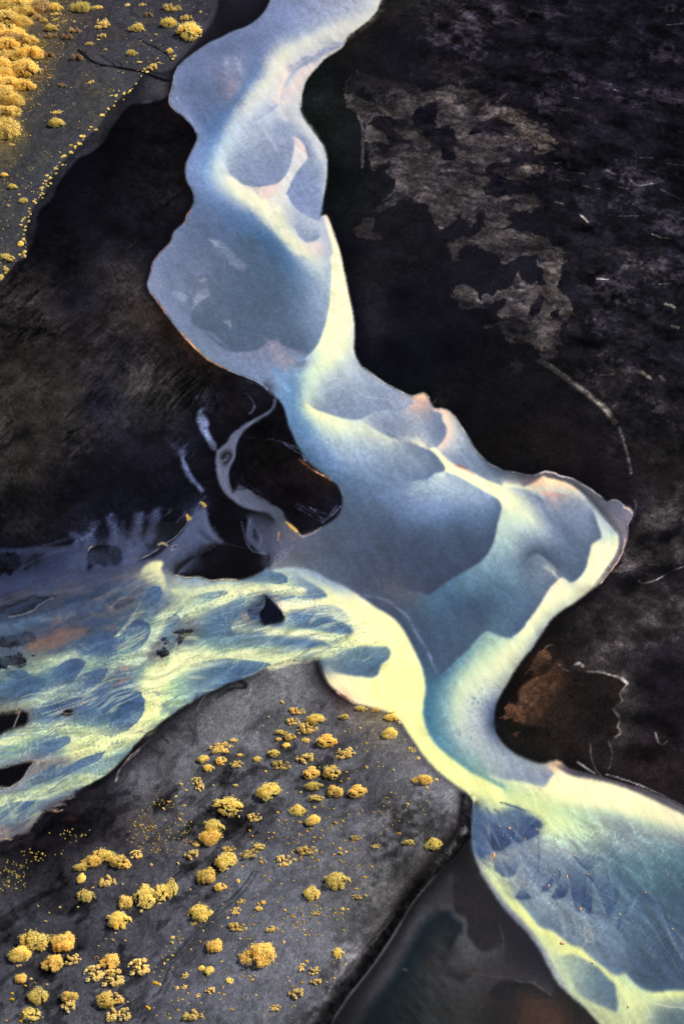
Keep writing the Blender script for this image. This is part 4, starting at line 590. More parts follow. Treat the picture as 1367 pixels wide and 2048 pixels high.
LOBES = '''
@ 0 950 2.2783
W 15 .8 edeab2 6: 1367 532 1250 524 1130 531 1050 537 990 545
W 14 .75 dde0b0 7: 1040 566 950 602 880 628 840 645
W 11 .65 e2e4b2 6: 1250 512 1150 506 1050 508 950 522 870 535 800 530
W 17 .75 d6dcae 8: 880 565 810 592 750 645 705 715 685 775 645 828 600 850
W 15 .7 cbd5a8 8: 590 845 500 852 440 853 390 850
W 14 .7 c9d3a8 8: 345 820 250 847 150 890 60 905 -60 930
W 17 .65 c5cfa8 9: 400 872 345 950 260 985 180 1025 60 1056 -60 1075
W 10 .5 bcc8aa 6: 520 870 470 930 400 975 300 1000
W 32 .8 e8e8aa 18: 900 830 800 858 730 900 690 950 672 1020 665 1080 640 1139
W 16 .7 dadfac 8: 1367 798 1250 815 1100 816 980 826 880 838
W 12 .55 ccd6ae 6: 1367 735 1280 722 1180 710 1080 700
@ 0 1300 2.2783
W 30 .8 ebe9a5 14: 690 200 672 270 650 330 600 378 540 408 450 440 350 458
W 22 .75 dee2a6 12: 560 380 450 388 350 388 250 365 150 377 50 407 -60 432
W 16 .75 d8dea4 8: 400 582 300 614 200 648 130 670 30 692 -60 705
@ 250 1100 3.4175
W 20 .7 e5e6ac 12: 1000 768 900 748 760 733 620 738 480 765 380 800 250 870 180 930 140 1010
W 20 .8 e5e6aa 8: 1400 690 1250 720 1120 745 1010 775
W 16 .7 e3e4b2 8: 780 520 900 540 1000 560 1100 572 1230 580 1340 600
@ 0 1150 3.4175
W 12 .4 6d6668 8: 0 205 150 165 300 135 420 125 600 100
W 14 .5 5f7ba0 7: 0 378 100 352 200 327 330 292 450 270 560 245 700 200
W 10 .45 546d92 6: 0 352 60 340 160 320 280 300 400 260 520 200
W 10 .5 5f7a9c 6: 690 165 800 100 900 60 945 40
W 8 .4 62799a 5: 560 330 680 270 760 230 860 130
W 8 .4 8f8a86 5: 300 310 420 285 520 262
W 5 .4 857268 4: 640 175 720 140 800 90
W 6 .4 7f6d66 4: 820 300 900 270 980 260
W 6 .35 7f7570 4: 1000 290 1100 230 1200 190
F 7d6159 .8 3 4 20: 190 495 230 440 300 400 380 380 470 368 560 350 620 350 590 390 560 420 500 450 420 480 350 520 290 520 240 500
F 94705f .5 3 3 15: 200 490 240 450 310 420 300 450 260 480 220 500
F 85665c .7 3 3 15: 340 330 400 300 470 310 440 340 380 345
F 756561 .55 3 3 15: 720 200 790 170 900 150 950 170 920 210 840 250 740 270
F 6f625f .5 3 3 15: 640 250 720 270 800 270 760 300 660 300 620 320
F 3c4a6a .75 2.5 4 14: 420 215 500 180 580 165 650 185 660 220 600 250 500 270 440 300 420 260
F 2f3850 .8 2 3 14: 740 218 800 185 900 165 930 180 860 215 790 245
F 3c4d6c .75 2 4 12: 600 340 660 310 740 310 760 340 800 360 790 415 700 425 610 415
F 85705f .5 2 3 12: 700 350 790 330 810 370 740 390
F 3d4b68 .7 2 3 12: 540 330 620 300 720 260 725 270 640 320 560 345
F 41506f .65 2 3 12: 160 345 230 312 300 310 250 342 180 370
F 3d4c6a .75 1.5 3 10: 420 482 500 445 545 440 485 480 430 520 340 548 285 548 350 520
F 41506f .5 2 3 12: 950 200 1000 180 1010 230 960 290 900 310 920 250
F 44557a .5 2 3 12: 1060 220 1120 180 1180 190 1140 230 1070 280 1030 290
G d8deb0 .9 1.5 .8 1000 170 850 360: 780 422 860 335 925 235 975 145 1035 105 1060 150 1000 240 910 325 835 405
G 45628a .85 1.2 .8 960 240 1090 110: 1005 95 1050 72 1095 78 1113 115 1092 175 1025 265 970 305 935 260 965 165
G 3f5579 .9 1 .8 870 520 990 360: 820 405 880 340 930 310 970 305 1020 330 1028 390 1010 440 960 500 885 545 850 470
G 42587c .9 1 1.2 600 560 690 440: 340 542 430 490 530 440 640 425 760 425 850 445 876 465 850 500 780 528 640 535 480 525 400 548
G 46607f .85 1 .8 60 860 250 710: -60 665 100 650 170 655 240 690 325 710 310 760 250 810 150 855 60 860 -60 870
G 3e5276 .9 1 .8 360 800 540 610: 380 640 440 590 500 570 560 575 590 600 550 660 500 740 430 790 330 845 325 760 330 710
G 445a7e .85 1 .8 480 815 700 660: 500 735 560 680 640 650 740 640 725 680 700 730 620 762 540 805 430 840
G 47607f .85 1 .6 1120 400 1210 290: 1110 342 1150 290 1200 262 1230 285 1225 320 1180 362 1115 405
G 8a7268 .75 2 1 740 800 820 710: 700 795 790 742 860 705 908 690 890 715 800 762 720 802
G 8a7065 .65 2 1 500 920 580 860: 490 905 560 865 602 850 570 890 510 922
G a58878 .75 2 1 820 660 860 630: 795 645 840 620 905 628 860 650 810 662
G 44597b .8 1 .8 700 830 880 735: 690 805 800 752 918 725 880 752 790 785 700 825
G 41557a .8 1.2 .8 250 1050 500 850: 180 1005 230 930 330 890 440 870 540 830 602 828 560 860 480 900 420 940 400 990 330 1045 180 1048
G 3f5a80 .92 1 .8 580 1070 920 850: 500 945 560 885 650 840 760 802 850 790 910 775 965 800 972 828 995 850 987 930 950 1000 880 1060 760 1105 640 1085 560 1045 490 1005
F 14151d .9 4 4 14: -60 275 -60 225 80 190 170 165 300 140 395 122 330 152 280 180 240 230 150 265 60 282
F 10111a .95 2 4 12: -60 500 -60 420 80 400 170 390 230 395 264 420 240 450 180 480 110 488 60 500
F 4a5068 .6 2 3 10: -60 520 60 500 150 520 185 560 120 540 40 552 -60 560
F 0d0d14 .95 1.2 4 8: 30 562 70 545 120 550 190 575 190 600 130 620 80 630 20 642 -60 665 -60 600
F 0d0d14 .95 1 1 8: 218 546 232 538 244 548 232 558
W 1.4 .6 a8a8ae .8: 60 286 150 270 230 240 255 215 270 200
W 1.2 .5 a8a8ae .8: 270 205 300 190 330 172 365 160
W 1.4 .6 b5a8a0 .8: 60 620 110 625 160 612 192 598
W 1.2 .5 8f8f95 .8: 60 505 100 495 150 510
F 0d0e15 .9 1 2 8: 1090 430 1110 412 1140 420 1135 445 1105 452
F 0d0e15 .9 1 2 8: 1105 470 1130 452 1155 468 1145 485 1115 483
F 0d0e15 .9 1 2 8: 1170 395 1200 375 1250 360 1310 365 1318 400 1270 420 1250 470 1215 490 1200 440 1215 410
F 0d0e15 .9 1 2 8: 1070 550 1080 520 1120 500 1165 520 1160 550 1110 572
F 75686a .5 2 3 10: 1000 540 1060 470 1080 430 1110 470 1070 520 1060 580 1010 585
W 1.3 .65 b8b4b8 .7: 1088 440 1110 460 1140 460 1145 485 1100 470
W 1.3 .65 b8b4b8 .7: 1170 400 1200 412 1215 440 1205 480 1240 480 1270 430 1310 405
W 1.3 .65 b8b4b8 .7: 1070 565 1110 574 1160 545 1168 518
@ 0 1400 3.4175
G 4a6485 .85 1 .8 150 425 450 270: 170 385 250 320 300 290 380 260 450 245 489 255 480 290 430 320 380 350 300 392 200 415 60 445
F a09083 .6 3 3 15: 200 500 240 440 300 415 390 395 480 390 560 380 500 420 400 450 300 490 250 515
G 4a5f84 .85 1.2 1 340 600 540 410: 90 620 200 540 330 500 470 450 560 400 640 370 720 348 700 400 600 450 450 525 330 575 220 625 120 645
G 3f5a7e .88 1 .8 40 820 210 700: -60 735 80 705 160 690 236 683 241 700 190 750 130 800 60 842 -60 880
F 5d5960 .6 3 4 12: -60 960 60 900 130 830 250 780 300 740 400 690 480 640 592 588 520 660 430 720 300 782 230 840 180 900 80 952
F b59a86 .8 3 2 10: 5 905 40 862 72 880 50 922
F 17151c .95 1 3 8: 500 640 590 585 640 580 560 660 500 720 440 770 380 770 300 820 240 870 230 920 120 915 60 970 0 985 80 1025 400 1025 560 800
F 756a68 .8 .8 2 8: 330 730 400 700 470 720 400 735
F 756a68 .8 .8 2 8: 300 760 380 745 430 765 360 775
F 756a68 .8 .8 2 8: 180 860 230 820 262 835 215 862
F 756a68 .8 .8 2 8: 440 680 500 650 530 660 480 690
W 2.2 .7 c89a78 .8: 375 755 400 770 430 755
W 1.6 .6 c89a78 .8: 265 775 300 770
W 2 .7 c8a890 .8: 45 945 80 955
W 3 .7 131217 2: 1280 30 1150 130 1080 190 1010 230 940 300 900 350
F 0f0e13 .95 1.5 2 12: 620 580 760 490 830 430 890 360 920 320 1020 240 960 320 880 400 820 470 760 530 680 590 650 640 600 640
W 1.6 .6 b8a8a0 .8: 1025 280 960 335 890 385 850 440 810 500 800 570
F 26252b .6 4 5 14: 560 640 700 590 900 640 880 690 780 740 650 760 560 760
F 111116 .85 3 5 14: 700 690 800 650 910 632 900 670 820 690 800 740 720 740 
F 0e0d12 .9 3 5 14: 300 850 450 770 580 790 640 870 560 920 400 960 250 940
F 3a2626 .6 4 3 12: 430 830 500 800 540 830 470 870
F 1d1c22 .6 3 4 14: 1140 150 1200 180 1230 220 1190 260 1150 220
F 1d1c22 .55 3 4 14: 1300 200 1340 230 1350 330 1310 290
W 3 .5 17171c 2: 1120 190 1110 260 1150 310
W 3 .5 1c1c22 2: 1050 355 1090 380 1130 375 1090 420 1075 480
@ 250 1100 3.4175
G 4a6688 .88 1 .8 900 225 1080 190: 860 205 930 160 1000 140 1060 155 1108 190 1105 225 1060 237 960 228 880 228
G 55728f .8 1 .8 440 395 670 295: 430 332 540 295 640 280 700 282 709 298 640 325 540 362 440 405 400 385
G 5a7592 .6 1.5 1 600 530 760 350: 520 480 600 400 720 350 820 320 800 420 740 490 640 515 560 530
G 2c3854 .85 1.2 .8 900 330 900 480: 835 410 870 350 940 308 955 330 940 390 912 430 935 495 880 480 840 440
G 1b2138 .7 1.5 .8 860 390 850 440: 840 420 860 395 880 400 870 430 850 445
G a08d85 .75 2.5 1 900 520 820 450: 788 440 830 420 850 470 905 512 820 502
G 4f6c8e .85 1 .8 440 920 880 780: 340 805 460 772 620 746 760 742 880 755 980 770 1002 785 900 832 800 882 660 925 560 985 490 1030
G 5b7796 .7 1 1 700 640 1290 610: 560 600 620 560 800 540 900 550 1000 573 1100 580 1230 590 1320 610 1362 630 1300 642 1150 652 900 645 700 645
G 55718f .6 1.5 1 1100 500 1340 450: 1090 440 1200 434 1420 450 1420 505 1200 495 1100 485
W 8 .5 e6e4b8 4: 800 530 900 540 1000 570 1100 576 1230 585 1330 602
W 6 .5 e9e6b5 3: 720 295 850 270 980 262 1100 262
F 0f1220 .9 .8 1.5 10: 955 305 1000 340 1040 390 1088 445 1080 470 1020 500 945 512 930 490 912 430 945 395 958 345
W 1.2 .5 8a90a0 .7: 955 330 945 390 912 430 935 500
W 2 .8 e8d8b8 1: 1050 370 1075 400 1090 440
@ 930 1580 3.4175
G 49658a .85 9 .8 0 0 0 0: 60 100 110 140 170 165 240 150 290 120 350 125 410 150 480 190 525 235 512 268 490 272 505 300 460 328 400 345 372 368 335 358 300 375 260 408 215 420 175 412 165 440 135 440 130 465 105 468 70 430 48 370 40 250
G 45618a .5 2 1 330 170 510 240: 250 90 330 112 410 150 480 190 525 235 510 265 440 250 380 225 320 190
G 2b4268 .9 2.2 .6 170 190 220 410: 150 170 190 200 230 245 300 330 320 358 260 408 215 420 178 412 155 330 150 240
G 30486e .85 2.2 .6 240 250 330 335: 235 245 280 290 330 347 346 300 300 262
G 354d74 .88 2.2 .6 320 270 430 340: 300 265 380 225 470 238 505 300 460 328 400 345 372 366 340 350
G 2f476d .8 2.2 .6 330 180 510 245: 340 200 420 180 480 195 525 235 512 266 440 252 380 228
G 4d6888 .6 2.2 .6 90 140 120 385: 75 130 120 160 150 230 155 330 130 386 100 380 75 300 60 200
G 3b567c .85 2.2 .6 60 330 115 460: 50 320 90 380 130 440 130 466 105 470 70 430 50 380
G 3f5a7e .8 2.2 .6 140 370 150 440: 120 390 160 350 178 412 160 440 135 440
G 3c567c .85 2.2 .8 290 430 270 595: 190 470 230 430 330 410 370 480 340 570 300 603 250 592 200 550
G 314a70 .92 2.2 .5 395 650 400 752: 395 640 440 720 446 745 400 753 340 740 360 690
G 607c9a .55 2.2 .8 430 370 440 620: 350 390 430 370 500 340 490 600 470 640 420 600 390 520
G 67839f .5 2.2 .8 560 340 520 680: 495 330 510 420 495 600 520 692 560 660 640 540 740 450 640 380 540 330
G 344e74 .88 2.2 .5 635 555 545 690: 640 545 600 580 530 660 520 690 550 698 580 670 610 620 625 640 642 600
G 2b4369 .92 2.2 .5 690 605 655 745: 690 590 640 640 600 700 585 745 620 757 680 730 705 680 706 620
G 324d73 .82 2.2 .6 745 470 770 835: 740 450 680 520 700 600 720 720 750 820 785 846 800 810 830 700 830 600 800 520
G 2b4369 .88 2.2 .6 835 590 850 845: 830 575 790 700 800 800 840 850 866 840 870 700 860 630
G 385579 .8 2.2 .8 900 520 990 860: 845 575 880 640 920 740 970 862 1010 840 1040 740 1060 560 1050 480 960 470 900 520
G 46678c .5 2.2 .8 770 440 830 545: 745 450 800 510 840 562 880 520 880 440 820 430
G 2b4369 .8 2.2 .5 1055 850 1040 950: 1050 850 1062 900 1042 952 1030 930
G 9fb5ac .65 2 1 810 850 860 1000: 800 850 830 860 870 960 885 1040 820 1040 800 940
G a5b8b5 .5 2 1 650 770 680 1000: 640 760 670 800 692 1000 660 1040 650 900
G 8fa8b5 .6 2 1 540 840 560 710: 530 700 640 760 600 820 520 832 450 802 430 760
G 8fa9b5 .5 2 1 400 390 450 600: 400 380 420 480 480 620 430 600 390 500
W 4 .6 2b4369 2: 1225 700 1280 780 1367 870 1450 940
W 3 .6 2b4369 1.5: 745 455 790 510 830 545
W 3.5 .8 2f4870 1: 838 578 872 628
W 2.5 .7 2f4870 1: 640 545 641 592
W 2 .6 2f4870 1: 1330 545 1367 572
W 3 .4 7f9db0 2: 1180 720 1140 800 1110 860
W 2.5 .6 2b4369 1: 145 125 175 170
W 2.5 .6 2b4369 1: 200 135 230 160
W 3 .7 2f476d 1: 245 88 330 112 410 148
W 2 .5 344e74 1: 495 290 500 400 492 560
W 4 .5 dfe0b0 2: 280 600 300 690 310 720
W 3 .45 8fa9b5 2: 155 180 160 300 170 400
W 2.5 .45 8aa5b5 1.5: 330 170 360 230 345 320
W 2.5 .45 8aa5b5 1.5: 480 195 430 240 390 300
W 3 .4 93adb8 2: 700 600 720 720 740 800
W 3 .4 93adb8 2: 870 640 920 760 960 860
W 3 .35 7f9db0 2: 960 480 1000 640 1000 780
W 3 .35 42628c 2: 1050 480 1060 600 1030 760
W 3 .35 42628c 2: 1120 560 1130 700 1090 850
W 4 .35 42628c 3: 1200 760 1180 900 1200 1025
W 4 .35 42628c 3: 1060 950 1090 1025
W 4 .4 8aa5ad 3: 1000 900 1040 1000 1090 1100
@ 767 1548 2.2783
W 5 .4 42628c 3: 1190 545 1260 640 1320 760 1360 860
W 4 .4 42628c 3: 1313 710 1330 745 1367 800
W 4 .35 8aa5ad 3: 905 640 950 760 990 850
W 5 .3 3d5c88 4: 1080 660 1110 760 1170 880
W 5 .3 3d5c88 4: 1180 640 1210 760 1290 900
W 6 .3 7a9ab0 4: 1040 700 1080 800 1120 880
W 5 .3 7a9ab0 4: 1240 600 1290 720 1367 820
'''
MORE = '''
@ 250 0 2.2783
F dddbca .8 24 2 20: 1150 55 1100 100 1040 140 1000 172 930 196 860 230 790 256 740 290 700 350 660 430 600 480 520 540 470 590 500 500 570 420 625 340 655 275 715 222 800 184 880 160 960 120 1060 100
F c9c9c4 .6 20 2 20: 1170 0 1140 50 1080 100 1020 140 980 120 1040 80 1100 20 1120 0
F 97a0b8 .75 7 2 20: 740 330 800 297 870 266 950 218 1000 190 960 190 880 225 800 262 745 300
F e3d2ca .85 4 1.5 20: 850 287 800 312 755 362 722 412 709 455 718 492 745 470 760 420 790 370 830 330 880 302
F d2d0cb .6 8 1.5 20: 715 490 745 470 770 420 805 440 800 490 815 540 860 600 900 670 915 730 880 720 850 650 800 590 760 560 735 530
G 8794b2 .8 2 1 560 640 640 835: 480 800 460 740 480 680 540 640 640 640 720 700 745 760 725 805 690 838 640 850 580 851 530 838
F 8f9ab6 .7 9 2 20: 670 560 720 560 790 610 830 680 840 722 800 640 765 625 760 680 720 700 690 640
G 8a9bbf .8 5 1 880 740 760 890: 735 885 760 830 800 770 840 720 870 760 895 850 900 960 885 1003 850 995 800 965 760 925 745 890
F ece8c8 .8 9 2 20: 468 798 500 815 540 842 600 860 650 900 680 960 740 1040 840 1160 780 1160 700 1080 620 1000 540 920 480 850
F dcd9d0 .75 2.5 1.5 20: 620 860 690 840 735 805 760 760 770 700 800 640 825 690 832 715 790 770 755 825 735 880 745 900 700 920 680 960 700 1000 660 960 640 900
F e5c9c2 .8 2.5 1.5 15: 613 850 650 848 697 834 690 880 650 910 620 905
F 8593b0 .5 3 1 15: 580 852 615 856 612 895 590 870
F e3c5bd .7 2 1.5 12: 770 628 795 630 820 665 832 712 800 680 780 650
F 9aa5bf .5 10 2 20: 440 260 480 255 530 290 560 340 540 380 500 350 470 320
F a9a5b5 .45 8 2 20: 470 370 520 380 520 420 470 450 455 410
W 6 .45 b0b8cc 5: 465 330 460 290 470 260
W 6 .45 b0b8cc 5: 525 330 515 290 505 265
W 2.5 .5 a9b5d0 1.5: 235 440 260 490 300 545 320 600
W 5 .4 5f7fb5 4: 620 300 560 380 510 450 460 520
W 3 .4 c5cdd5 2: 590 560 650 525 700 482
W 3 .35 9aa6c0 2: 600 572 660 538 712 500
@ 250 400 2.2783
F a4a9bd .4 6 3 20: 380 170 430 190 480 230 550 300 540 330 480 290 420 230
F b5b9c8 .5 4 3 15: 390 180 430 185 445 215 410 215
F aab2c5 .6 4 3 15: 220 425 270 425 300 450 260 465
F b0b5c6 .65 4 3 15: 330 410 370 395 385 430 340 470 310 500 320 450
F b5bac8 .5 3 3 15: 445 550 480 548 485 590 465 570
F b0a8a8 .5 4 3 15: 330 370 360 345 385 355 350 375
F 97a3bd .5 4 2 15: 350 595 400 610 440 640 480 680 430 650 380 620
F a5a0b0 .5 8 3 20: 640 650 690 640 740 700 790 730 720 770 690 720
F b5a8ad .45 4 3 15: 720 740 770 725 780 745 730 780
F 8fb5d5 .45 5 1 15: 668 772 700 800 740 840 760 880 720 860 690 820
F f2edca .7 7 2 20: 930 262 960 250 990 330 1012 420 1030 510 1020 600 980 680 930 740 900 700 925 620 938 500 945 380
F e6d0c8 .7 3 2 15: 830 205 870 186 888 200 880 225
W 3 .4 c5c8cc 2: 700 0 730 60 800 160 
@ 400 750 2.2783
W 3 .5 f2edca 2: 500 165 560 202 640 232 740 250
F 8a98b2 .5 8 2 20: 560 130 640 110 760 150 740 190 680 200 600 175
W 2.5 .4 c5c9cb 2: 700 60 760 100 850 110 900 150
F e5e0c8 .4 8 2 20: 950 300 1000 290 1060 320 1030 330
W 3 .4 a5b0bd 2: 820 230 900 280 1000 318
W 4 .3 6a82aa 3: 700 600 800 560 950 560
W 6 .3 434f7a 4: 900 800 960 860 1000 930
W 6 .3 5a6088 4: 640 760 760 780 840 860
@ 750 750 2.2783
W 4 .4 e9e6c6 3: 600 590 660 620 710 670
W 6 .35 5a6a92 4: 760 600 830 690 900 770 950 830
W 3 .4 b5c0bd 2: 640 520 700 528 770 560
W 2.5 .5 b5bcbe 1.5: 770 860 800 885 825 925
@ 250 700 2.9085
W 3 .4 5f6580 2: 860 262 800 215 740 190 690 170
W 2 .45 6a7088 1.5: 700 250 740 290 755 330 735 375
W 4 .6 7a7f92 1.5: 725 370 745 350 752 330
W 2 .35 4a4f66 2: 640 480 720 510 800 515 880 520
W 4 .6 747c98 2: 925 540 970 560 1020 590 1045 640
W 2 .4 5a6078 1.5: 800 515 880 525 930 545
W 3 .35 4a4250 3: 680 740 740 800 800 840
W 2 .35 6f7590 1.5: 660 780 740 830 840 890 920 950
W 2 .35 6f7590 1.5: 560 690 590 790 640 850 720 900
W 1.5 .4 484d62 1: 560 640 570 720 610 800 670 850
W 1.5 .4 484d62 1: 620 660 600 700 600 760
W 2.5 .35 565c74 2: 1000 900 1060 930 1110 960 1160 990
W 3 .5 5f6784 2: 1110 960 1170 980 1230 910
W 2 .4 6a7090 1.5: 1100 930 1180 960
W 3 .3 3a3f55 3: 440 320 420 280 370 240
W 4 .35 3c4158 4: 330 610 300 570 240 520
W 3 .4 555c76 2: 470 850 440 880 400 960 360 1040 320 1100
W 6 .45 565e7a 5: 430 960 450 1020 500 1080 560 1110
W 5 .45 565e7a 4: 370 1000 340 1080 300 1160 250 1230
W 6 .35 4f5774 5: 390 1040 360 1140 330 1220
W 3 .35 6a7290 2: 300 1000 340 960 355 930
W 5 .35 454c66 5: 90 960 60 1080 40 1200
W 5 .35 454c66 5: 190 950 170 1050 150 1120
@ 0 950 2.2783
W 5 .35 4a5270 4: 340 285 280 300 200 325 120 335
W 3 .4 626b8a 3: 330 320 350 300 400 280 440 240
W 4 .4 4d5574 4: 100 420 180 380 250 350 330 340
W 3 .35 5f6784 3: 580 400 660 360 740 330
W 4 .4 3c4460 4: 20 500 150 470 300 450 400 455
W 4 .35 6a6870 3: 250 540 400 500 560 460
W 3 .35 9aa0a8 2: 640 500 560 560 500 600
'''
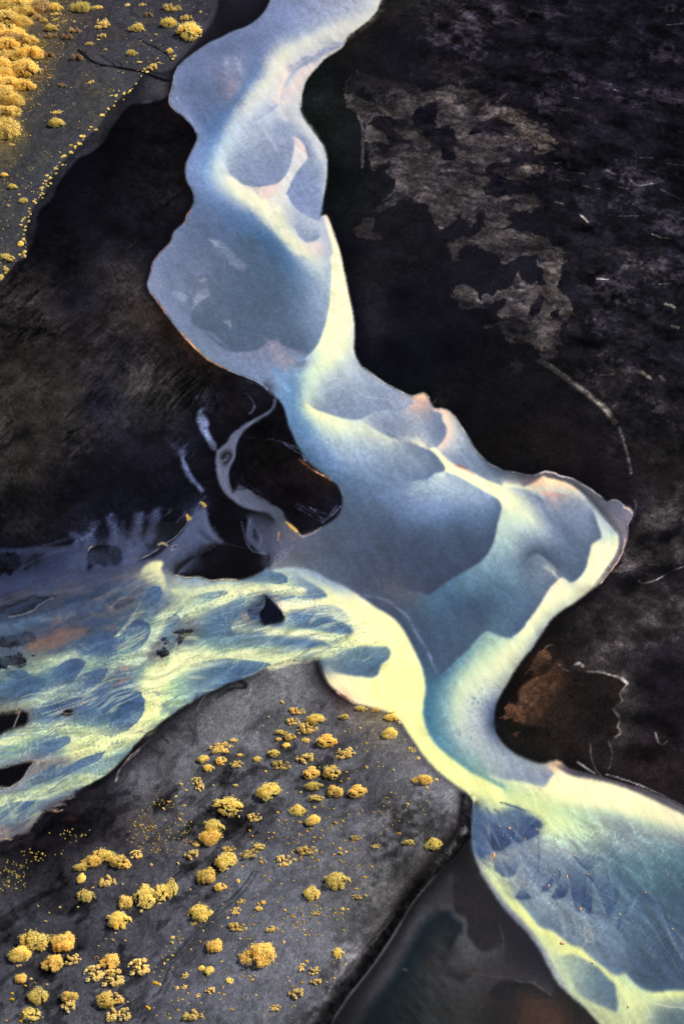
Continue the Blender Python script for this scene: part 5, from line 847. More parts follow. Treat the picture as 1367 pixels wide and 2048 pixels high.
SHRUBS = '''
@ 0 1750 3.9057 1.0
y 675 150 125 100; g 1145 155 180 170 big; y 1255 120 140 140; y 1340 90 120 150; o 985 195 130 115; y 940 335 185 140; y 290 495 240 150 big; o 500 510 215 155 big; y 155 600 190 125; o 425 672 165 130; s 575 655 120 80; o 870 660 150 120; s 735 765 140 140; s 880 800 180 150; s 1090 715 160 145; o 165 800 110 80; y 305 928 175 130; o 550 935 160 85; s 540 1010 110 100; o 850 960 200 125; s 885 1085 110 110; s 975 1085 95 110; y 245 1078 145 110
k 105 920 35 25; k 85 970 60 35; k 205 860 35 25; k 170 1135 42 34; k 1160 1030 52 35; k 1215 840 50 45; s 1250 850 30 35; s 245 805 35 25; b 275 840 40 20; s 370 850 30 22; b 755 640 45 35; t 360 358 45 22; t 388 294 25 18; t 470 245 40 30; t 298 238 35 18; t 612 248 25 20; t 960 70 24 18; b 1065 75 40 22; t 1105 280 35 45; t 828 497 26 15; t 885 505 48 22; t 980 510 32 20; t 905 452 25 22; t 1345 480 50 40; t 1345 520 60 35; t 1285 690 30 35; t 725 95 40 20; t 150 705 70 30; t 1345 625 50 30; k 1310 660 25 20; t 1000 990 25 18; k 50 1135 30 20; t 1250 220 40 25; t 770 550 30 15
@ 350 1500 3.9057 1.0
y 770 22 105 60; s 1015 55 140 90; s 830 105 140 75; s 1310 28 110 60; y 225 65 100 60; y 265 132 90 58; o 355 78 85 60; s 480 102 100 60; y 645 65 70 45; y 510 36 55 25; s 385 12 60 25; o 1060 172 130 100; o 1220 160 145 110; s 170 240 85 65; s 195 285 70 60; y 735 310 205 130 big; y 1085 272 140 65; o 1250 312 150 95; y 1100 372 120 48; y 415 425 250 145 big; s 620 512 105 70; g 945 462 125 90; y 1070 538 130 78; y 310 585 165 120; o 285 670 180 115; s 130 805 115 85; y 405 855 180 140 big; s 420 762 100 40; s 580 800 140 75; y 655 750 90 55; o 245 975 180 130; o 350 1065 95 65; s 850 845 110 95; s 1030 770 150 70; y 1270 1005 200 140 big; y 1070 1108 140 115; b 150 715 80 35; t 1290 800 75 28
k 1250 568 42 30; k 1148 628 30 20; k 1025 632 32 22; k 670 872 42 30; k 675 836 35 22; k 802 486 28 26; k 865 543 22 20; k 975 562 30 28; k 525 908 26 18; k 585 626 24 20; k 882 728 30 20; k 963 655 22 24; k 732 1016 36 20; k 695 980 30 22; k 985 826 26 18; k 915 796 26 22; k 1120 860 28 18; k 1300 866 30 18; k 1145 800 24 16; k 1285 768 32 24; k 1240 815 24 20; k 776 643 22 18; k 763 678 18 15; k 730 692 22 14; k 730 640 20 14; k 805 550 24 18; k 610 668 20 18; k 1340 168 28 16; k 1300 240 24 16; k 1350 222 28 14; k 1310 552 24 24; k 1235 728 26 18; k 930 1018 22 18; k 828 1042 20 16; k 1085 682 34 22; k 1065 610 32 20; t 980 327 50 28; t 1090 448 45 25; t 500 515 25 40; t 495 1015 40 35; t 300 270 28 18; t 45 262 55 25; t 88 310 40 16; t 75 432 50 22; t 40 538 32 25; t 12 360 28 25; k 705 165 28 28; t 875 332 25 14; t 470 272 70 20; t 120 1085 20 20; t 930 850 70 40; k 985 855 22 14; t 1330 790 40 30; k 1320 705 30 20; t 25 880 40 30
@ 350 1750 3.9057 1.0
g 195 275 185 130; o 310 545 150 110; y 205 722 60 40; y 270 740 82 66; o 665 600 270 185 big; s 475 272 80 62; s 515 202 70 42; y 655 258 68 40; o 690 210 45 34; s 490 392 140 68; s 755 417 100 52; s 1100 292 80 34; s 1305 258 42 38; y 1275 600 92 88; s 945 910 120 88; s 1090 745 88 60; s 1100 826 90 50; s 990 710 55 68; s 780 1028 90 52; s 275 892 80 58; s 180 936 45 34; y 425 820 60 54; s 140 1088 160 90; s 85 780 52 42; s 75 872 45 38; s 15 872 40 38; s 150 380 60 24; t 505 495 40 24; t 850 520 36 32
k 860 268 34 32; k 852 336 28 18; k 915 326 46 20; k 838 381 22 18; k 840 440 32 18; k 1003 428 26 24; k 1018 465 20 20; k 902 485 20 14; k 952 506 18 14; k 940 410 24 16; k 595 820 46 20; k 538 788 26 20; k 580 790 28 22; k 445 1048 36 20; k 993 838 34 18; k 385 930 26 18; k 345 918 20 20; k 208 996 24 20; k 25 1056 34 16; k 105 918 20 24; k 62 968 26 22; k 350 972 18 14; k 375 870 16 14; k 122 582 20 18; k 45 525 24 16; k 65 490 20 14; k 500 635 22 18; k 588 495 16 14; k 1110 370 24 18; k 1070 315 18 14; k 1165 318 20 14; k 1210 322 20 12; k 1350 265 20 24; k 655 222 36 22; k 610 385 34 18; k 838 185 28 16; k 800 212 26 14; k 60 790 26 18; k 838 886 16 14; t 220 432 28 20; k 292 366 20 14; k 1240 682 16 14; k 920 620 14 12; k 1000 350 20 14; k 1052 490 14 12; k 958 368 20 16; k 610 320 26 12; t 200 518 36 18; t 360 672 40 22; t 880 795 30 22; t 890 825 26 22; t 635 936 34 20; t 1025 668 34 26; t 410 330 30 26; t 500 50 30 40; t 1240 800 34 22; t 1185 835 30 16; t 110 1000 20 14; k 150 1045 26 16; k 230 818 16 14; k 950 720 14 12
@ 600 1550 3.4175 1.0
o 385 105 132 85; o 840 28 140 68 big; t 925 32 34 30; y 735 457 90 42; g 900 462 118 80; s 380 422 75 34; s 515 482 64 34; s 385 832 72 34; t 450 822 40 28; t 735 195 34 26; t 865 80 26 20; k 587 153 20 12; k 547 250 26 14; k 502 253 20 12; k 675 396 32 18; k 440 698 36 26; k 387 771 34 18; k 677 312 18 14; k 403 616 24 14; k 372 510 20 16; k 270 500 28 22; k 580 370 14 12; k 552 398 16 12; k 628 341 16 12; k 400 263 16 12; k 488 625 28 18; t 95 215 36 20; t 228 228 24 14; t 620 115 20 16; k 430 240 16 12; k 330 25 24 14; k 280 40 20 14; k 330 268 14 12; k 325 914 18 18; t 290 910 34 34; k 45 1268 28 18; t 310 1290 24 40
@ 500 1100 2.2783 1.0
s 215 728 70 26; s 195 775 58 34; y 300 768 95 48; s 265 800 80 45; s 245 826 68 26; y 425 758 50 26; y 505 722 60 24; y 640 762 70 34; y 630 832 80 54; s 570 728 46 18; t 500 808 20 14; y 140 830 55 20; y 130 862 30 16; o 180 850 50 32; y 165 888 40 24; y 255 865 38 24; o 345 865 95 60; s 435 925 90 48; s 735 906 38 26; t 765 946 30 22; t 530 988 30 20; y 845 1045 24 22; k 530 878 18 12; t 145 690 26 26; t 430 825 14 10; t 652 1000 18 18; t 585 985 14 10; t 560 820 12 10; t 605 985 12 10; t 690 968 12 8; t 650 740 40 22; t 680 785 24 24; t 85 760 14 10; t 60 800 12 10
@ 0 1300 2.2783 1.0
s 1005 438 96 56; y 1065 410 38 20; t 1170 375 12 10; t 1285 235 30 22; o 1270 405 28 18; t 385 0 0 0; y 375 985 75 34; o 425 955 90 52; y 480 928 100 56; o 545 955 90 60; o 580 975 40 34; s 622 930 55 44; t 690 976 25 18; y 370 1035 44 44; s 490 1050 74 58; t 825 610 26 12; t 848 637 18 10; t 1015 520 28 16; t 972 613 14 8; t 840 708 28 10; t 820 770 16 12; t 700 690 12 12; t 755 775 12 8; t 710 800 12 10; t 650 730 10 8; t 770 690 30 14; t 800 665 16 10; t 745 720 26 16; t 890 880 50 30; t 1060 660 8 8
@ 0 0 3.0378 1.0
G 100 25 210 80; G 40 100 190 75; G 140 75 120 60; B 250 40 110 80; G 130 140 110 55; G 60 195 170 75; o 190 250 95 60; G 40 270 120 70; G 90 330 150 70; G 190 325 130 80; G 30 400 130 75; G 165 415 150 105; G 40 455 110 60; G 60 500 150 70; G 145 520 110 70; G 30 545 130 55; G 55 610 170 85; G 30 675 160 60; G 40 785 150 125 big; B 230 110 60 40; B 20 15 90 50; B 100 240 100 50; G -30 180 120 80; G -30 500 120 90
y 345 45 88 48; y 500 50 128 52; y 598 45 64 22; y 315 174 84 36; y 270 128 50 22; t 400 127 34 12; t 455 132 34 14; b 455 185 90 34; s 625 150 90 55; y 830 174 98 44; y 1025 146 108 55; y 1150 195 165 104 big; s 1045 45 105 50; s 1130 108 74 38; b 905 90 60 38; s 865 30 48 22; y 805 324 72 30; o 1030 310 44 34; s 925 405 64 42; t 960 354 25 14; t 970 382 34 14; b 410 225 78 40; b 310 220 68 30; s 545 265 58 28; s 620 218 58 28; b 300 335 78 42; b 470 350 88 44; b 295 425 60 24; b 525 458 30 15; b 380 518 50 24; y 350 750 105 55 big; s 345 680 74 20; t 845 375 48 14; s 550 500 54 18; b 240 470 40 28; b 170 605 50 18; s 340 85 70 20; s 335 120 40 14; t 350 155 36 14; t 520 160 14 10; t 920 245 20 12; t 950 210 30 14; t 1220 72 30 18; t 880 420 30 22; t 640 300 40 18; t 140 735 24 12; t 405 560 20 10; t 1070 288 20 10; t 905 300 14 8; t 690 550 20 14; t 680 580 34 12; t 185 820 12 12; t 230 495 24 12; t 75 880 50 20; t 240 635 30 12; s 430 185 40 20; t 300 470 40 14; b 300 455 50 20; t 600 240 36 12; t 780 30 40 30
r 880 440; r 850 465; r 825 500; r 805 525; r 780 545; r 755 560; r 735 575; r 715 595; r 700 612; r 680 640; r 662 660; r 645 680; r 630 700; r 600 690; r 612 700; r 575 780; r 545 790; r 520 815; r 505 845; r 480 870; r 460 880; r 735 600; r 1045 350; r 1055 335; r 895 425; r 760 440; r 720 545; r 560 770; r 485 830; r 440 890
@ 0 250 3.0378 1.0
y 30 304 50 22; y 80 376 64 30; y 145 461 60 32; t 115 422 30 13; y 125 720 44 34; y 45 806 90 50 big; y 40 880 38 24; y 10 922 34 38; t 130 607 34 20; t 365 165 24 14; t 130 187 20 8; t 185 275 14 8; t 75 122 44 18; t 190 350 14 10; t 190 403 16 8; t 160 385 20 10; t 55 490 40 18; t 80 548 12 8; t 45 580 10 8; t 12 688 14 10; t 112 665 10 10; t 178 525 34 16; t 150 795 34 28; y 148 770 32 44; y 145 690 26 46; t 215 452 24 18; t 5 585 16 8
r 555 28; r 500 75; r 480 110; r 465 122; r 450 152; r 440 165; r 405 185; r 395 198; r 375 205; r 372 222; r 370 238; r 350 245; r 345 258; r 330 262; r 325 275; r 320 290; r 300 300; r 295 315; r 290 328; r 275 340; r 270 352; r 262 362; r 265 380; r 255 385; r 258 400; r 250 410; r 245 425; r 270 425; r 210 455; r 225 470; r 180 525; r 172 540; r 150 575; r 170 560; r 145 630; r 150 640; r 148 660; r 155 700; r 158 720; r 155 745; r 150 760; r 158 790; r 140 800; r 120 790; r 50 860; r 30 890; r 15 915; r 8 935; r 300 345; r 285 370; r 310 318; r 335 292; r 385 230; r 425 175; r 160 610; r 135 590; r 190 510; r 240 440; r 165 585; r 155 560
'''
STONES = '''
@ 767 1548 2.2783 0
527 238 9 6; 571 248 14 12; 543 281 5 5; 577 295 8 6; 642 296 7 8; 692 252 8 6; 708 258 7 6; 535 130 12 5; 510 165 12 5; 551 316 4 4; 409 162 5 5; 797 435 10 8; 776 461 8 8; 833 468 10 16; 750 509 12 12; 633 497 14 10; 866 374 12 6; 926 458 18 6; 895 616 14 16; 1072 640 12 8; 1190 541 10 8; 1313 707 10 8; 1290 460 14 5; 812 772 22 14; 500 372 16 24; 948 862 14 6; 1112 1062 8 14; 1265 445 8 5
'''
KCAL = (1.52, 1.52, 1.52)
import bpy, math, random
import numpy as np
random.seed(5)
RNG = np.random.default_rng(11)
scene = bpy.context.scene
COL = scene.collection
R = math.radians

# ---------------------------------------------------------------- camera geometry
TH = R(54.0)            # the drone looks 54 degrees below the horizon
FV = R(32.0)
H = 250.0
TV = math.tan(FV / 2)
def ray(px, py, h=0.0):
    nx = (np.asarray(px, float) - 683.5) / 1024 * TV
    ny = (1024 - np.asarray(py, float)) / 1024 * TV
    dy = math.cos(TH) + ny * math.sin(TH)
    dz = -math.sin(TH) + ny * math.cos(TH)
    t = (h - H) / dz
    return nx * t, dy * t, t
def mpp(py):            # metres per photo pixel across the view
    return float(ray(683.5, py)[2]) * TV / 1024

# ---------------------------------------------------------------- reading the survey
def lines(txt):
    ox = oy = 0.0; s = 1.0; h = 0.0
    for ln in txt.strip().splitlines():
        ln = ln.split('#')[0].strip() if ln.startswith('#') else ln.strip()
        if not ln: continue
        if ln[0] == '@':
            p = [float(v) for v in ln[1:].split()]
            ox, oy, s = p[:3]; h = p[3] if len(p) > 3 else 0.0
            continue
        yield ln, ox, oy, s, h
def hexc(c): return np.array([int(c[i:i+2], 16) / 255 for i in (0, 2, 4)])
def world(x, y, fr):
    ox, oy, s, h = fr
    X, Y, _ = ray(ox + np.asarray(x, float) / s, oy + np.asarray(y, float) / s, h)
    return np.stack([X, Y], -1)
BANDS = []
PATHS = {}; ISLES = []; EDGES = []; SOFT = []; OVER = []
def read(txt):
    for ln, ox, oy, s, h in lines(txt):
        fr = (ox, oy, s, h)
        head, _, body = ln.partition(':')
        k = head.split()[0]
        if k == 'S':
            t = ln[1:].split()
            for i in range(0, len(t), 3):
                SOFT.append((world(float(t[i]), float(t[i+1]), fr), hexc(t[i+2])))
        elif k == 'B':                                # a band of even silt: a line with colours along it
            t = body.split(); p = np.array([(float(t[i]), float(t[i+1])) for i in range(0, len(t), 3)])
            BANDS.append((world(p[:, 0], p[:, 1], fr), np.array([hexc(t[i+2]) for i in range(0, len(t), 3)])))
        elif k == 'E':
            a = head.split(); w = float(a[1])
            pts = []; keys = [(0, hexc(a[2]), hexc(a[3]))]
            t = body.split(); i = 0
            while i < len(t):
                if t[i][0] == '[':
                    l, r = t[i].strip('[]').split(',')
                    j = len(pts) - 1
                    if j == 0: keys = []
                    keys.append((j, hexc(l), hexc(r))); i += 1
                else:
                    pts.append((float(t[i]), float(t[i+1]))); i += 2
            p = np.array(pts); P = world(p[:, 0], p[:, 1], fr)
            ki = [q[0] for q in keys]
            idx = np.arange(len(pts))
            L = np.stack([np.interp(idx, ki, [q[1][c] for q in keys]) for c in range(3)], -1)
            Rr = np.stack([np.interp(idx, ki, [q[2][c] for q in keys]) for c in range(3)], -1)
            EDGES.append((P, L, Rr, w))
            if len(a) > 4: PATHS[a[4]] = P
        elif k in ('PATH', 'ISLE', 'F', 'W', 'G'):
            a = head.split()
            v = np.array([float(q) for q in body.split()]).reshape(-1, 2)
            P = world(v[:, 0], v[:, 1], fr)
            if k == 'PATH': PATHS[a[1]] = P
            elif k == 'ISLE': ISLES.append(P)
            elif k == 'G':
                tl = np.array([float(q) for q in a[5:9]]); Q = world(tl[[0, 2]], tl[[1, 3]], fr)
                OVER.append(('F', a[1:3] + [a[3], a[4], '12'] + [Q if tl.any() else None], P))
            else: OVER.append((k, a[1:], P))
read(RIVER); NRIVER = len(EDGES)
read(DELTA); NDELTA = len(EDGES)
for t in (LAND, POLY, BANDSTXT): read(t)
NLAND = len(OVER); read(LOBES); read(MORE)

# ---------------------------------------------------------------- the ground grid
X0, X1 = -100.0, 100.0
Y0, Y1 = float(ray(683, 2130)[1]), float(ray(683, -110)[1])
DX, DY = 0.165, 0.21
NX, NY = int((X1 - X0) / DX), int((Y1 - Y0) / DY)
gx = X0 + DX * np.arange(NX); gy = Y0 + DY * np.arange(NY)
GX, GY = np.meshgrid(gx.astype(np.float32), gy.astype(np.float32))

def spline(P, attrs, step=0.07):
    """Catmull-Rom through the points, attributes carried linearly"""
    n = len(P)
    Q = np.vstack([2 * P[0] - P[1], P, 2 * P[-1] - P[-2]])
    out = []; oa = [[] for _ in attrs]
    for i in range(n - 1):
        p0, p1, p2, p3 = Q[i], Q[i+1], Q[i+2], Q[i+3]
        d = np.linalg.norm(p2 - p1)
        l0 = max(np.linalg.norm(p1 - p0), 1e-3); l2 = max(np.linalg.norm(p3 - p2), 1e-3)
        m1 = (p2 - p0) / (l0 + d) * d; m2 = (p3 - p1) / (l2 + d) * d
        k = max(2, int(d / step)); t = (np.arange(k) / k)[:, None]
        out.append((2*t**3-3*t**2+1)*p1 + (t**3-2*t**2+t)*m1 + (-2*t**3+3*t**2)*p2 + (t**3-t**2)*m2)
        for j, a in enumerate(attrs): oa[j].append(a[i] * (1 - t) + a[i+1] * t)
    out.append(P[-1:]); 
    for j, a in enumerate(attrs): oa[j].append(a[-1:])
    return np.vstack(out), [np.vstack(a) for a in oa]

def hashgrid(ix, iy, seed):
    h = (ix.astype(np.int64) * 374761393 + iy.astype(np.int64) * 668265263 + seed * 1442695041) & 0xFFFFFFFF
    h = ((h ^ (h >> 13)) * 1274126177) & 0xFFFFFFFF
    return (((h ^ (h >> 16)) & 0xFFFFFF) / float(0xFFFFFF)).astype(np.float32)
def vnoise(x, y, seed):
    ix = np.floor(x); iy = np.floor(y); fx = x - ix; fy = y - iy
    fx = fx*fx*fx*(fx*(fx*6-15)+10); fy = fy*fy*fy*(fy*(fy*6-15)+10)
    ix = ix.astype(np.int32); iy = iy.astype(np.int32)
    a = hashgrid(ix, iy, seed); b = hashgrid(ix+1, iy, seed); c = hashgrid(ix, iy+1, seed); d = hashgrid(ix+1, iy+1, seed)
    return (a*(1-fx)+b*fx)*(1-fy) + (c*(1-fx)+d*fx)*fy
def fbm(x, y, size, octv=4, seed=1, gain=0.5):
    """about -1..1"""
    s = np.zeros_like(x); a = 1.0; tot = 0; f = 1.0 / size
    for o in range(octv):
        c, sn = math.cos(o * 1.3), math.sin(o * 1.3)
        s += a * (vnoise((x*c - y*sn) * f, (x*sn + y*c) * f, seed + o * 17) * 2 - 1)
        tot += a; a *= gain; f *= 2.03
    return s / tot * 1.7
def sstep(a, b, x):
    t = np.clip((x - a) / (b - a), 0, 1); return t*t*(3-2*t)

# ---------------------------------------------------------------- outlines: signed distances
def inside(P):
    """even-odd fill of polygon P on the grid"""
    out = np.zeros((NY, NX), bool)
    x0, y0 = P[:, 0], P[:, 1]; x1, y1 = np.roll(x0, -1), np.roll(y0, -1)
    for j in range(NY):
        y = gy[j]; k = (y0 <= y) != (y1 <= y)
        if not k.any(): continue
        xs = np.sort(x0[k] + (y - y0[k]) / (y1[k] - y0[k]) * (x1[k] - x0[k]))
        n = np.searchsorted(xs, gx); out[j] = (n % 2) == 1
    return out
def segdist(P, reach, closed=True, keep=None):
    D = np.full((NY, NX), reach, np.float32)
    n = len(P) if closed else len(P) - 1
    for i in range(n):
        a, b = P[i], P[(i + 1) % len(P)]
        k = max(1, int(np.linalg.norm(b - a) / 3))
        for q in range(k):
            p0 = a + (b - a) * q / k; p1 = a + (b - a) * (q + 1) / k
            if keep is not None and not keep((p0 + p1) / 2): continue
            i0 = max(0, int((min(p0[0], p1[0]) - reach - X0) / DX)); i1 = min(NX, int((max(p0[0], p1[0]) + reach - X0) / DX) + 2)
            j0 = max(0, int((min(p0[1], p1[1]) - reach - Y0) / DY)); j1 = min(NY, int((max(p0[1], p1[1]) + reach - Y0) / DY) + 2)
            if i1 <= i0 or j1 <= j0: continue
            x = GX[j0:j1, i0:i1]; y = GY[j0:j1, i0:i1]
            d = p1 - p0; L2 = max(float(d @ d), 1e-9)
            t = np.clip(((x - p0[0]) * d[0] + (y - p0[1]) * d[1]) / L2, 0, 1)
            dd = np.sqrt((x - p0[0] - t * d[0])**2 + (y - p0[1] - t * d[1])**2)
            np.minimum(D[j0:j1, i0:i1], dd, out=D[j0:j1, i0:i1])
    return D
def sm(P, step=0.5): return spline(P, [], step)[0]
def px(x, y): return np.array(ray(x, y)[:2])
pp = PATHS
def cat(*a): return np.vstack(a)
right_bank = sm(cat(pp['rb1'], pp['rb2'], pp['rb3'], pp['rb4'], pp['rb5'], pp['rb6']))
left_bank = sm(cat(pp['lb1'], pp['lb2'], pp['lb3']))
head_shore = sm(cat(pp['hs1'], pp['hs2'], pp['hs3']))
west_shore = sm(pp['ws'])
dn = sm(pp['dn'])
river_poly = cat(right_bank, px(1600, 1700)[None], px(1600, 2300)[None], px(1230, 2300)[None], west_shore[::-1], head_shore[::-1],
                 px(-200, 1700)[None], px(-200, 1200)[None], dn, left_bank[::-1], px(560, -160)[None], px(790, -160)[None])
foot = sm(pp['scarpfoot'])
pool_poly = cat(west_shore, px(1230, 2300)[None], px(600, 2300)[None], foot[::-1])
chan = sm(cat(pp['chan'], pp['chan'][:1]))
M_river = inside(river_poly); M_pool = inside(pool_poly); M_chan = inside(chan)
isl = [sm(cat(i, i[:1])) for i in ISLES]
M_isle = np.zeros_like(M_river)
for i in isl: M_isle |= inside(i)
M_river = (M_river | M_chan) & ~M_isle
M_water = M_river | M_pool
def at(mask):
    def f(p):
        i = int(round((p[0] - X0) / DX)); j = int(round((p[1] - Y0) / DY))
        return 0 <= i < NX and 0 <= j < NY and mask[j, i]
    return f
REACH = 3.5
def edgekeep(p):                                   # a segment counts when water lies on one side only
    i = int(round((p[0] - X0) / DX)); j = int(round((p[1] - Y0) / DY))
    if not (3 <= i < NX - 3 and 3 <= j < NY - 3): return True
    w = M_water[j-3:j+4, i-3:i+4]
    return w.any() and not w.all()
D = np.full((NY, NX), REACH, np.float32)
for poly in [river_poly, pool_poly, chan] + isl:
    np.minimum(D, segdist(poly, REACH, True, edgekeep), out=D)
SD = np.where(M_water, -D, D)                      # + on land
head_poly = cat(head_shore, foot, px(380, 2300)[None], px(-250, 2300)[None], px(-250, 1700)[None])
plate = sm(cat(np.array([world(1330, -80, (0, 0, 3.0378, 0))]), world(np.array([1335, 1270, 1160, 1070, 1030, 960, 880, 800, 720, 665]), np.array([50, 200, 310, 420, 480, 520, 590, 620, 700, 785]), (0, 0, 3.0378, 0)),
               world(np.array([640, 560, 480, 400, 340, 320, 240, 220, 185, 165, 90, 20, -120]), np.array([90, 160, 200, 290, 380, 440, 520, 620, 760, 815, 900, 975, 1100]), (0, 250, 3.0378, 0))))
plate_poly = cat(plate, px(-250, 620)[None], px(-250, -160)[None])
RB = 4.5
def sdf(poly, reach):
    d = segdist(poly, reach); return np.where(inside(poly), d, -d)
SH = sdf(head_poly, RB); SP = sdf(plate_poly, RB)

# ---------------------------------------------------------------- colour field: colours diffuse between the surveyed edges
def cells(P):
    return np.round((P[:, 0] - X0) / DX).astype(int), np.round((P[:, 1] - Y0) / DY).astype(int)
cs = np.zeros((NY, NX, 3), np.float32); cw = np.zeros((NY, NX), np.float32)
for ei, (P, L, Rr, w) in enumerate(EDGES):
    if NRIVER <= ei < NDELTA and w == 2 and Rr.mean() > .25:      # tongues of silt melt away at their upstream ends
        q = np.linspace(0, 1, len(P)); f = (sstep(.15, 0, q) + sstep(.88, 1, q))[:, None]
        break_ = None; mid = (L + Rr) / 2; L = L + (mid - L) * f; Rr = Rr + (mid - Rr) * f
    S, (l, r) = spline(P, [L, Rr])
    T = np.gradient(S, axis=0); T /= np.maximum(np.linalg.norm(T, axis=1, keepdims=True), 1e-6)
    N = np.stack([-T[:, 1], T[:, 0]], -1)          # left of travel
    g = w * 0.05
    side = np.ones(len(S), bool)
    if w > 0 and ei < NRIVER:                                       # inner edges stay on their own side of the shoreline
        ix, iy = cells(S); ix = np.clip(ix, 0, NX - 1); iy = np.clip(iy, 0, NY - 1)
        home = M_water[iy, ix].mean() > 0.5
    else: home = None
    for off in (0.11, 0.27):
        for sgn, c in ((1, l), (-1, r)):
            ix, iy = cells(S + N * sgn * (g + off))
            ok = (ix >= 0) & (ix < NX) & (iy >= 0) & (iy < NY)
            if home is not None and off > 0:
                ok[ok] = (M_water[iy[ok], ix[ok]] == home) & (np.abs(SD[iy[ok], ix[ok]]) > (0.25 if home else 0.0))
            lin = iy[ok] * NX + ix[ok]
            for ch in range(3):
                cs[..., ch].reshape(-1)[:] += np.bincount(lin, c[ok, ch], NX * NY).astype(np.float32)
            cw.reshape(-1)[:] += np.bincount(lin, minlength=NX * NY).astype(np.float32)
em = cw > 0
cs[em] /= cw[em][:, None]; cw[em] = 1
ss = np.zeros_like(cs); sw = np.zeros_like(cw)
bs = np.zeros_like(cs); bw = np.zeros_like(cw)
for P, c in BANDS:
    S, (l,) = spline(P, [c])
    T = np.gradient(S, axis=0); T /= np.maximum(np.linalg.norm(T, axis=1, keepdims=True), 1e-6); N = np.stack([-T[:, 1], T[:, 0]], -1)
    for off in (-.3, -.1, .1, .3):
        ix, iy = cells(S + N * off); ok = (ix >= 0) & (ix < NX) & (iy >= 0) & (iy < NY)
        ok[ok] = ~em[iy[ok], ix[ok]]
        q = iy[ok] * NX + ix[ok]
        for ch in range(3): bs[..., ch].reshape(-1)[:] += np.bincount(q, l[ok, ch], NX * NY).astype(np.float32)
        bw.reshape(-1)[:] += np.bincount(q, minlength=NX * NY).astype(np.float32)
near = bw > 0
for q in range(8):                                 # spots too close to a band give way to it
    n2_ = near.copy(); n2_[1:] |= near[:-1]; n2_[:-1] |= near[1:]; n2_[:, 1:] |= near[:, :-1]; n2_[:, :-1] |= near[:, 1:]; near = n2_
for p, c in SOFT:                                  # a blob of silt colour that never crosses a surveyed edge
    ix, iy = cells(p[None]); ix = int(ix[0]); iy = int(iy[0])
    if not (8 <= ix < NX - 8 and 8 <= iy < NY - 8): 
        ix = min(max(ix, 8), NX - 9); iy = min(max(iy, 8), NY - 9)
    blk = em[iy-6:iy+7, ix-7:ix+8]
    g = np.zeros(blk.shape, bool); g[6, 7] = not blk[6, 7]
    for q in range(6):
        d = g.copy(); d[1:] |= g[:-1]; d[:-1] |= g[1:]; d[:, 1:] |= g[:, :-1]; d[:, :-1] |= g[:, 1:]
        if q % 2:
            d[1:, 1:] |= g[:-1, :-1]; d[:-1, :-1] |= g[1:, 1:]; d[1:, :-1] |= g[:-1, 1:]; d[:-1, 1:] |= g[1:, :-1]
        g = d & ~blk
    ss[iy-6:iy+7, ix-7:ix+8][g] += c; sw[iy-6:iy+7, ix-7:ix+8] += g
ss[near] = 0; sw[near] = 0
m = sw > 0; ss[m] /= sw[m][:, None]; sw[m] = 1
k = bw > 0; ss[k] = bs[k] / bw[k][:, None]; sw[k] = 1
def down(c, w):
    ny, nx = w.shape; py, px = ny % 2, nx % 2
    c = np.pad(c * w[..., None], ((0, py), (0, px), (0, 0))); w = np.pad(w, ((0, py), (0, px)))
    C = c[0::2, 0::2] + c[1::2, 0::2] + c[0::2, 1::2] + c[1::2, 1::2]
    W = w[0::2, 0::2] + w[1::2, 0::2] + w[0::2, 1::2] + w[1::2, 1::2]
    k = W > 0; C[k] /= W[k][:, None]
    return C, np.minimum(W, 1)
def jac(u, fix, val, n):
    for _ in range(n):
        p = np.pad(u, ((1, 1), (1, 1), (0, 0)), 'edge')
        u = (p[:-2, 1:-1] + p[2:, 1:-1] + p[1:-1, :-2] + p[1:-1, 2:]) * 0.25
        u[fix] = val[fix]
    return u
pyr = [(cs, cw, ss, sw)]
while min(pyr[-1][1].shape) > 6:
    a, b, c, d = pyr[-1]
    a2, b2 = down(a, b); c2, d2 = down(c, d); pyr.append((a2, b2, c2, d2))
u = None
for lev in range(len(pyr) - 1, -1, -1):
    a, b, c, d = pyr[lev]
    ny, nx = b.shape
    if u is None:
        u = np.ones((ny, nx, 3), np.float32) * 0.3
    else:
        u = np.repeat(np.repeat(u, 2, 0), 2, 1)[:ny, :nx]
    fe = b > 0; fs = (d > 0) & ~fe
    val = np.where(fe[..., None], a, c)
    if lev == 0:
        u[fe] = a[fe]; u = jac(u, fe, a, 12)
    else:
        f = fe | fs; u[f] = val[f]; u = jac(u, f, val, 90 if lev > 2 else 60)
        u = jac(u, fe, a, {1: 16, 2: 4}.get(lev, 1))
COLR = u                                            # sRGB-like survey colours
del pyr

# ---------------------------------------------------------------- overlays (patches and thin lines of sand, silt and gullies)
def region(pts, feather):
    P = np.stack(ray([p[0] for p in pts], [p[1] for p in pts])[:2], -1)
    d = segdist(P, feather); ins = inside(P)
    return sstep(-feather, feather, np.where(ins, d, -d))
def soft3(a):
    p = np.pad(a, ((1, 1), (1, 1)) + ((0, 0),) * (a.ndim - 2), 'edge')
    b = (p[:, :-2] + 2 * p[:, 1:-1] + p[:, 2:]) / 4
    return (b[:-2] + 2 * b[1:-1] + b[2:]) / 4
e3 = em.copy()
for q in range(2):
    n2_ = e3.copy(); n2_[1:] |= e3[:-1]; n2_[:-1] |= e3[1:]; n2_[:, 1:] |= e3[:, :-1]; n2_[:, :-1] |= e3[:, 1:]; e3 = n2_
COLR[e3] = soft3(soft3(COLR))[e3]
rmask = soft3(soft3(M_river.astype(np.float32)))
cmask = rmask * (1 - region([(-60, 1040), (300, 1020), (540, 770), (590, 800), (470, 960), (600, 1060), (600, 1085), (535, 1130), (430, 1150), (300, 1165), (-60, 1200)], 2.5))
